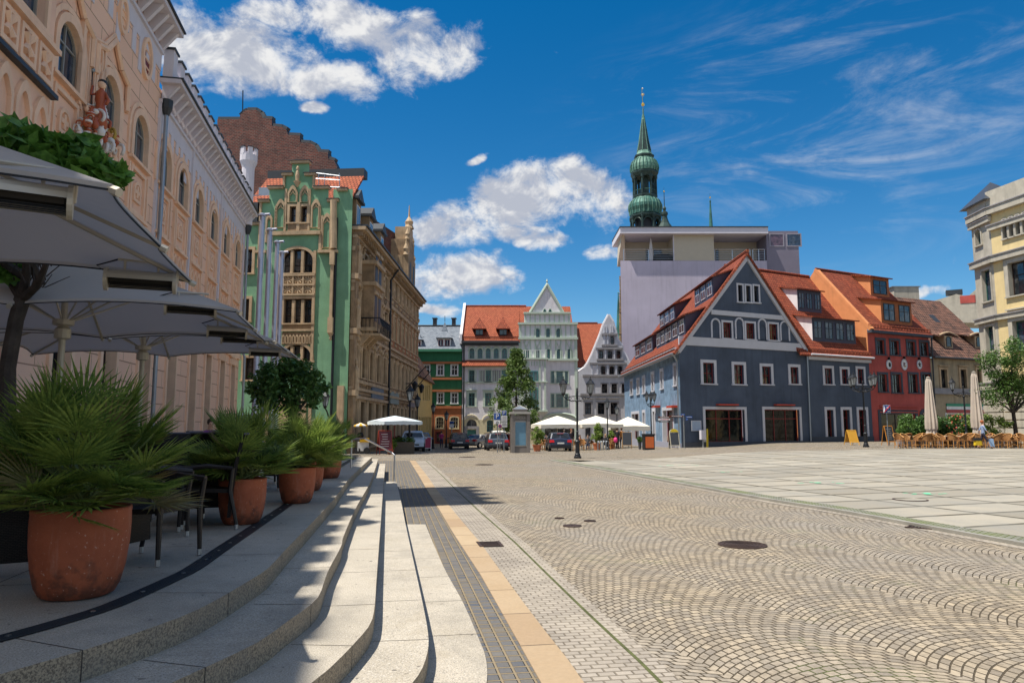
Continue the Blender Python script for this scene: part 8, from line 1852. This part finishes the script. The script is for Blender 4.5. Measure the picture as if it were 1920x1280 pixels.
p = G(752, 850); yl_ = simple('bright_yellow', (.75, .42, .01), .5); t = thing('ride_toy', p, 'bright yellow folded toy or stand on the ground by the planter', 'toy'); mb = MB(); mb.lathe(p + V((-.18, 0, .45)), [(.02, -.12), (.16, -.05), (.20, .05), (.10, .16)], yl_, 10); mb.path([p + V((.05, 0, .02)), p + V((.02, 0, .5)), p + V((.1, 0, .82))], [.14, .12, .03], yl_, 8); mb.path([p + V((.22, .05, .02)), p + V((.08, 0, .7))], [.06, .05], yl_, 6); mb.path([p + V((-.2, .05, .02)), p + V((-.18, 0, .35))], .03, yl_, 6); mb.build('body', t)
for i, px in enumerate((1121, 1126, 1131, 1136)):
    p = gpx(px, 57); mb = MB(); a = V((.02, .5, 0)); mb.path([p, p + V((0, 0, .6)), p + V((0, 0, .6)) + a * .1 + V((0, 0, .12)), p + a * .9 + V((0, 0, .72)), p + a + V((0, 0, .6)), p + a], .028, zinc, 7)
    p2 = p + V((.22, .1, 0)); mb.path([p, p + V((0, 0, .62)), p + V((.07, .03, .72)), p2 + V((-.07, -.03, .72)), p2 + V((0, 0, .62)), p2], .025, zinc, 7); tag(mb.build('bicycle_rack', None, p), ORD[i] + ' steel bicycle hoop from the left beside the cafe', 'bicycle rack', 'steel bicycle hoops')
wcan = mat('cream_canvas', (.72, .68, .58), .9, var=.03, bs=60, bst=.1); wcan.node_tree.nodes['Principled BSDF'].inputs['Subsurface Weight'].default_value = 0
wcan2 = mat('pale_blue_white_canvas', (.58, .66, .70), .9, var=.03, bs=60, bst=.1)
def wpar(px, Y, w, ytop, yedge, lab, m, val=.28, yaw=.2, pole=alu):
    p = gpx(px, Y); zt_ = at(px, ytop, Y).z; ze_ = at(px, yedge, Y).z; t = thing('cafe_parasol', p, lab, 'parasol', 'white cafe parasols'); h = w / 2; cs = [p + V((math.cos(yaw + math.pi / 2 * i + math.pi / 4) * h * 1.414, math.sin(yaw + math.pi / 2 * i + math.pi / 4) * h * 1.414, 0)) for i in range(4)]
    mb = MB(); ap = V((p.x, p.y, zt_))
    for i in range(4):
        a, b = cs[i].copy(), cs[(i + 1) % 4].copy(); a.z = b.z = ze_; mid = (a + b) / 2 + V((0, 0, .04)); f1 = ap.lerp(a, .5) + V((0, 0, .02)); f2 = ap.lerp(b, .5) + V((0, 0, .02)); fm_ = ap.lerp(mid, .5) - V((0, 0, .05))
        for tri in ((ap, f1, fm_), (ap, fm_, f2), (f1, a, mid, fm_), (fm_, mid, b, f2)): mb.face(list(tri), m)
        nseg = 6
        for k in range(nseg): q0, q1 = a.lerp(b, k / nseg), a.lerp(b, (k + 1) / nseg); mb.face([q0, q1, q1 - V((0, 0, val)), (q0 + q1) / 2 - V((0, 0, val * 1.2)), q0 - V((0, 0, val))], m)
    mb.build('canopy', t); mb = MB(); mb.path([p, ap], .04, pole, 8); mb.build('pole', t)
    for i in range(4): mb = MB(); e = cs[i].copy(); e.z = ze_ - .03; mb.path([ap - V((0, 0, .12)), e], .018, pole, 4); mb.build('rib', t)
    return t
wpar(1045, 64, 3.9, 779, 796, 'left cream cafe parasol above the navy hatchback', wcan); wpar(1118, 64, 3.7, 779, 795, 'middle cream cafe parasol above the tall shrub', wcan)
wpar(1178, 66, 3.0, 781, 799, 'cream parasol half hidden behind the corner of the blue house', wcan, .35)
wpar(740, 46, 2.6, 779, 790, 'pale blue white parasol standing in the street before the ornate houses', wcan2, .18, .6, simple('red_brown_pole', (.2, .05, .04)))
rt_l = bricky('honey_wicker', (.50, .27, .10), (.34, .16, .06), (.12, .05, .02), .05, .02, .004, bst=1, dist=.005); rt_d = simple('honey_cane', (.50, .25, .08), .5); rt_r = bricky('red_brown_wicker', (.36, .14, .06), (.25, .09, .04), (.10, .03, .02), .05, .02, .004, bst=1, dist=.005)
def wicker(p, rz, lab, grp, back=None):
    t = thing('wicker_chair', p, lab, 'chair', grp); M = Matrix.Translation(p); T = lambda x, y, z: M @ V((x, y, z)); wm = back or rt_l
    mb = MB(); mb.lathe(p, [(.24, .43), (.26, .45), (.24, .47), (.01, .47)], wm, 14, sy=.95); mb.build('seat', t)
    mb = MB(); n = 12; 
    for i in range(n):
        a0, a1 = R(-10 + 200 * i / n), R(-10 + 200 * (i + 1) / n); h = lambda a: .66 + .24 * max(0, math.sin(a)) ** .8; r = lambda a: .28
        c = lambda a, z, rr=0: T(math.cos(a) * (.27 + rr), math.sin(a) * (.27 + rr), z); mb.face([c(a0, .50), c(a1, .50), c(a1, h(a1), .04), c(a0, h(a0), .04)], wm)
    mb.build('backrest', t); mb = MB(); mb.path([T(math.cos(a) * .31, math.sin(a) * .31, .66 + .24 * max(0, math.sin(a)) ** .8) for a in [R(-10 + 200 * i / n) for i in range(n + 1)]], .022, rt_d, 6); mb.build('back_rim', t)
    for i in range(4): a = R(45 + 90 * i); mb = MB(); mb.path([T(math.cos(a) * .25, math.sin(a) * .25, .50 if i in (2, 3) else .62), T(math.cos(a) * .27, math.sin(a) * .27, .0)], .02, rt_d, 6); mb.build('leg', t)
    mb = MB(); 
    for i in range(4): a, b = R(45 + 90 * i), R(135 + 90 * i); mb.path([T(math.cos(a) * .26, math.sin(a) * .26, .18), T(math.cos(b) * .26, math.sin(b) * .26, .18)], .012, rt_d, 5)
    mb.build('stretcher', t); t.rotation_euler = (0, 0, rz); return t
proto = None; rnd = random.Random(12); n_ = 0
prof_rows = [(44.8, 17, 1684, 1950, 'front', rt_l), (46.4, 14, 1700, 1940, 'back', rt_r)]
for Y, n, xa, xb, nmr, bm in prof_rows:
    proto = None
    for i in range(n):
        px = xa + (xb - xa) * i / (n - 1) + rnd.uniform(-3, 3); p = gpx(px, Y + rnd.uniform(-.25, .25)); rz = rnd.choice((R(90), R(-90), R(20), R(-160), R(70))) + rnd.uniform(-.4, .4)
        lab = 'honey wicker chair, %s from the left in the %s row before the hedge' % (ORD[i], nmr)
        if proto is None: proto = wicker(p, rz, lab, 'wicker chairs along the flowering hedge', bm)
        else: copy_tree(proto, p, rz, lab)
proto2 = wicker(gpx(1063, 60), R(-90), 'cane cafe chair, first from the left under the cream parasols', 'cane chairs under the cream parasols')
for i, (px, Y) in enumerate(((1078, 60), (1090, 60), (1100, 60.6), (1022, 60), (1015, 61), (1144, 60), (1152, 61), (1070, 62), (1108, 62))): copy_tree(proto2, gpx(px, Y), rnd.uniform(-2, 2), 'cane cafe chair, %s placed among the seated guests near the cream parasols' % ORD[i + 1])
ctop = simple('pale_tabletop', (.45, .33, .2), .4)
for i, px in enumerate(range(1695, 1925, 26)):
    p = gpx(px, 45.6); t = thing('bistro_table', p, 'small round bistro table, %s from the left among the wicker chairs' % ORD[i], 'table', 'bistro tables among the wicker chairs'); mb = MB(); mb.lathe(p, [(.34, .70), (.35, .72), (.34, .74), (.01, .74)], ctop, 18); mb.build('tabletop', t); mb = MB(); mb.lathe(p, [(.22, 0), (.2, .03), (.03, .06), (.03, .70)], black, 10); mb.build('pedestal', t)
tan_c = mat('folded_parasol_canvas', (.50, .43, .36), .9, var=.06, bs=20, bst=.2)
for px, Y, yt, lab in ((1746, 46.9, 708, 'folded tall beige parasol left of the flowering hedge lamp'), (1833, 46.9, 698, 'folded tall beige parasol behind the walking woman')):
    p = gpx(px, Y); H = at(px, yt, Y).z - p.z; t = thing('closed_parasol', p, lab, 'parasol', 'two folded beige parasols'); mb = MB(); n = 20; rows = []; rs = random.Random(int(px))
    for (r, z) in ((.10, H), (.17, H - .25), (.26, H * .62), (.34, H * .36), (.33, H * .26), (.25, H * .235), (.30, H * .20), (.34, H * .10), (.20, H * .07)):
        rows.append([p + V((math.cos(2 * math.pi * j / n) * r * (1.12 if j % 2 else .78) * rs.uniform(.93, 1.07), math.sin(2 * math.pi * j / n) * r * (1.12 if j % 2 else .78), z)) for j in range(n)])
    for a, b in zip(rows, rows[1:]):
        for j in range(n): mb.face([a[j], b[j], b[(j + 1) % n], a[(j + 1) % n]], tan_c)
    mb.build('canopy', t, smooth=True); mb = MB(); mb.path([p, p + V((0, 0, H + .05))], .035, alu, 8); mb.lathe(p, [(.12, H), (.14, H + .03), (.02, H + .08)], alu, 10); mb.build('pole', t); mb = MB(); mb.lathe(p, [(.27, H * .24), (.28, H * .25), (.27, H * .26)], greytrim, 16, cap=False); mb.build('strap', t); mb = MB(); mb.lathe(p, [(.35, 0), (.35, .08), (.05, .1)], black, 12); mb.build('base', t)
flw = simple('coral_flower', (.65, .13, .08), .6)
for px, Y, w, h, lab, lm, fl in ((1700, 48, 1.5, 2.3, 'dark green oleander bush at the left end of the hedge', leafE, 0), (1724, 48, 1.2, 2.0, 'dark rounded bush left of the folded parasol', leafB, 1), (1764, 48, 1.3, 1.9, 'dark bush right of the first folded parasol', leafB, 0), (1786, 48, 2.2, 2.2, 'green bush dotted with coral flowers', leafE, 70), (1822, 48.2, 1.8, 2.1, 'light green bush behind the lamp', leafD, 15), (1862, 48, 2.3, 2.2, 'bright green bush at the right end of the hedge', leafD, 0)):
    p = gpx(px, Y); t = thing('hedge_bush', p, lab, 'bush', 'bushes of the cafe hedge'); mb = MB(); mb.obox(p, (1, 0), w * .38, .3, p.z, p.z + .45, greytrim); mb.build('planter', t); mb = MB(); c = p + V((0, 0, .35 + h * .42)); cls = crown_clumps(c, w * .46, h * .38, 34, .28, int(px)); leaf_cloud(mb, cls, 2600, .075, lm, int(px), .3); mb.build('foliage', t)
    if fl:
        mb = MB(); rs = random.Random(2)
        for k in range(fl): cc, r = rs.choice(cls); d = V((rs.uniform(-1, 1), -abs(rs.gauss(.5, .5)), rs.uniform(-.6, 1))).normalized(); mb.ball(cc + d * r, rs.uniform(.03, .06), flw, 5)
        mb.build('flowers', t)['kind'] = 'stuff'
p = gpx(1902, 47.4); t = thing('street_tree', p, 'loose crowned green tree at the right edge in front of the cream building', 'tree'); mb = MB(); j = at(1900, 775, 47.4); mb.path([p, p + V((.05, 0, 1)), j], [.17, .13, .11], bark, 9); rs = random.Random(9); ends = []
for (x, y, r) in ((1862, 700, .04), (1850, 745, .03), (1880, 660, .03), (1910, 690, .05), (1945, 670, .04), (1960, 720, .04), (1890, 720, .05), (1930, 740, .04), (1855, 670, .02), (1900, 640, .02), (1990, 700, .03)):
    e = at(x, y, 47.4 + rs.uniform(-1.2, 1.2)); m_ = j.lerp(e, .5) + V((rs.uniform(-.2, .2), 0, .2)); mb.path([j, m_, e], [.07, .04, .012], bark, 6); ends.append(e); ends.append(m_)
    for k in range(5): q = m_.lerp(e, rs.random()); e2 = q + V((rs.uniform(-.6, .6), rs.uniform(-.6, .6), rs.uniform(.1, .8))); mb.path([q, e2], [.012, .004], bark, 4, False); ends.append(e2)
mb.build('trunk', t); mb = MB(); leaf_cloud(mb, [(e, rs.uniform(.35, .72)) for e in ends], 14000, .075, leafE, 17, .3); mb.build('crown', t)
p = gpx(968, 68); t = thing('pyramid_tree', p, 'bushy conical green tree behind the kiosk in front of the white building', 'tree'); top = at(967, 660, 68).z; bot = at(967, 800, 68).z; kx = 68 / FPX; mb = MB(); mb.path([p, p + V((0, 0, 2.0)), V((p.x, 68, top - 1))], [.2, .16, .03], bark, 8); mb.build('trunk', t)
rs = random.Random(6); cl = []
for i in range(300):
    f = rs.random() ** 1.2; z = bot + (top - bot) * f; rad = kx * (6 + 47 * min(1, (1 - f) * 1.3) ** .9) * (1.0 if f > .16 else .6 + 2.5 * f); a = rs.uniform(0, 6.28); q = rs.uniform(.45, 1.0); cl.append((V((p.x + math.cos(a) * rad * q, 68 + math.sin(a) * rad * q, z + rs.uniform(-.2, .2))), rs.uniform(.25, .5)))
mb = MB(); leaf_cloud(mb, cl, 17000, .11, leafC, 7, .35); mb.build('crown', t)
wl_p = gpx(1842, 43.4); H_ = 1.66
w1_ = person(wl_p, R(-15), 'walking woman in pale blue jacket over dark dress carrying bags at the right', ('pale_blue', (.25, .32, .48)), ('dark_dress', (.03, .025, .045)), (.35, .10, .03), walk=.75, H=1.68, skirt=True)
mb = MB(); q = wl_p + V((-.42, -.1, .0)); mb.hexa([q + V((-.2, -.1, .22)), q + V((.2, -.1, .22)), q + V((.2, .1, .22)), q + V((-.2, .1, .22)), q + V((-.16, -.1, .52)), q + V((.16, -.1, .52)), q + V((.16, .1, .52)), q + V((-.16, .1, .52))], simple('yellow_bag', (.65, .45, .02))); mb.path([q + V((-.12, 0, .5)), q + V((0, 0, .78)), q + V((.12, 0, .5))], .012, black, 5); mb.hexa([q + V((-.22, -.11, .5)), q + V((.22, -.11, .5)), q + V((.22, .11, .5)), q + V((-.22, .11, .5)), q + V((-.16, -.1, .66)), q + V((.16, -.1, .66)), q + V((.16, .1, .66)), q + V((-.16, .1, .66))], black); tag(mb.build('bag', None, q), 'black and yellow bag hanging behind the walking woman', 'bag')
q = wl_p + V((.40, -.05, 0)); mb = MB(); mb.hexa([q + V((-.13, -.08, .15)), q + V((.16, -.08, .12)), q + V((.16, .08, .12)), q + V((-.13, .08, .15)), q + V((-.15, -.06, .58)), q + V((.12, -.06, .6)), q + V((.12, .06, .6)), q + V((-.15, .06, .58))], simple('blue_white_bag', (.30, .45, .65))); mb.path([q + V((-.1, 0, .58)), q + V((-.1, 0, .78)), q + V((.06, 0, .6))], .01, fr_w, 5); tag(mb.build('carrier_bag', None, q), 'pale blue carrier bag in the hand of the walking woman', 'bag')
for (px, Y, sit, face, top, bot, hair, lab) in (
    (1165, 60.5, 0, 80, ('orange', (.65, .22, .03)), ('dark_blue', (.03, .04, .08)), (.1, .05, .03), 'person in an orange shirt standing behind the grey chalkboard'),
    (1157, 60, 0, 60, ('black', (.015, .015, .02)), ('black', (.015, .015, .02)), (.04, .03, .02), 'person in black standing left of the orange shirt'),
    (1071, 58.6, 0, -70, ('black_print', (.03, .02, .025)), ('white_trousers', (.45, .42, .38)), (.22, .08, .04), 'person in a black shirt leaning by the cafe tables'),
    (1058, 60.8, 0, 100, ('light_blue', (.40, .46, .55)), ('beige', (.35, .30, .22)), (.12, .1, .08), 'person in a light blue shirt behind the navy hatchback'),
    (828, 73, 0, 90, ('magenta', (.42, .04, .18)), ('dark_blue', (.02, .02, .04)), (.04, .03, .02), 'person in magenta top standing near the terracotta house'),
    (1102, 60.2, 1, -100, ('grey_shirt', (.10, .10, .11)), ('dark_blue', (.02, .02, .04)), (.05, .04, .03), 'seated guest in dark grey right of the cane chairs'),
    (1087, 61, 1, -60, ('maroon', (.20, .02, .03)), ('black', (.02, .02, .02)), (.06, .04, .03), 'seated guest in maroon under the cream parasols'),
    (1024, 60.5, 1, -90, ('brown', (.12, .05, .03)), ('black', (.02, .02, .02)), (.08, .04, .03), 'seated guest in brown between shrub and navy hatchback'),
    (1135, 60.5, 1, -110, ('charcoal', (.03, .03, .035)), ('black', (.02, .02, .02)), (.3, .2, .1), 'seated guest in charcoal beside the bicycle racks')):
    person(gpx(px, Y), R(face), lab, top, bot, hair, sit=bool(sit), H=1.72)
pp = at(395, 800, 19); person(V((pp.x, 19, .6)), R(-60), 'guest in purple seated in front of the town hall under the parasols', ('purple', (.20, .08, .25)), ('black', (.02, .02, .02)), (.04, .03, .02), sit=True)
q = gpx(1153, 59.7) + V((0, -.2, .75)); mb = MB(); mb.ball(q, .17, simple('pink_bag', (.75, .05, .25)), 9, 1.3); tag(mb.build('pink_bag', None, q), 'bright pink bag beside the person in black', 'bag')
p = gpx(682, 46); t = thing('street_stall', p, 'small stall with yellow and white striped umbrella by the ornate house', 'stall'); mb = MB(); yc_ = simple('yellow_stripe', (.7, .40, .03))
zt = at(676, 792, 46).z
for i in range(12):
    a0, a1 = i * math.pi / 6, (i + 1) * math.pi / 6; m = yc_ if i % 2 else fr_w; ap = V((p.x - .2, 46, zt)); r = .44
    e0, e1 = ap + V((math.cos(a0) * r, math.sin(a0) * r, -.17)), ap + V((math.cos(a1) * r, math.sin(a1) * r, -.17)); mb.face([ap, e0, e1], m); mb.face([e0, e1, e1 - V((0, 0, .08)), e0 - V((0, 0, .08))], m)
mb.build('umbrella', t); mb = MB(); mb.path([V((p.x - .2, 46, p.z)), V((p.x - .2, 46, zt))], .02, zinc, 6); mb.path([V((p.x + .1, 46, p.z + .3)), V((p.x + .1, 46, zt - .2))], .02, zinc, 6); mb.build('post', t)
mb = MB(); mb.obox(p, (1, .2), .35, .3, p.z + .2, p.z + .75, fr_w); mb.obox(p + V((.1, -.1, 0)), (1, .2), .3, .28, p.z + .75, p.z + 1.0, yl_); mb.ball(p + V((-.2, 0, 1.15)), .22, black, 8); mb.build('cart', t)
for s_ in (-.3, .3): mb = MB(); mb.path([p + V((s_, -.35, .22)), p + V((s_, -.28, .22))], .2, tyre, 14); mb.build('wheel', t)
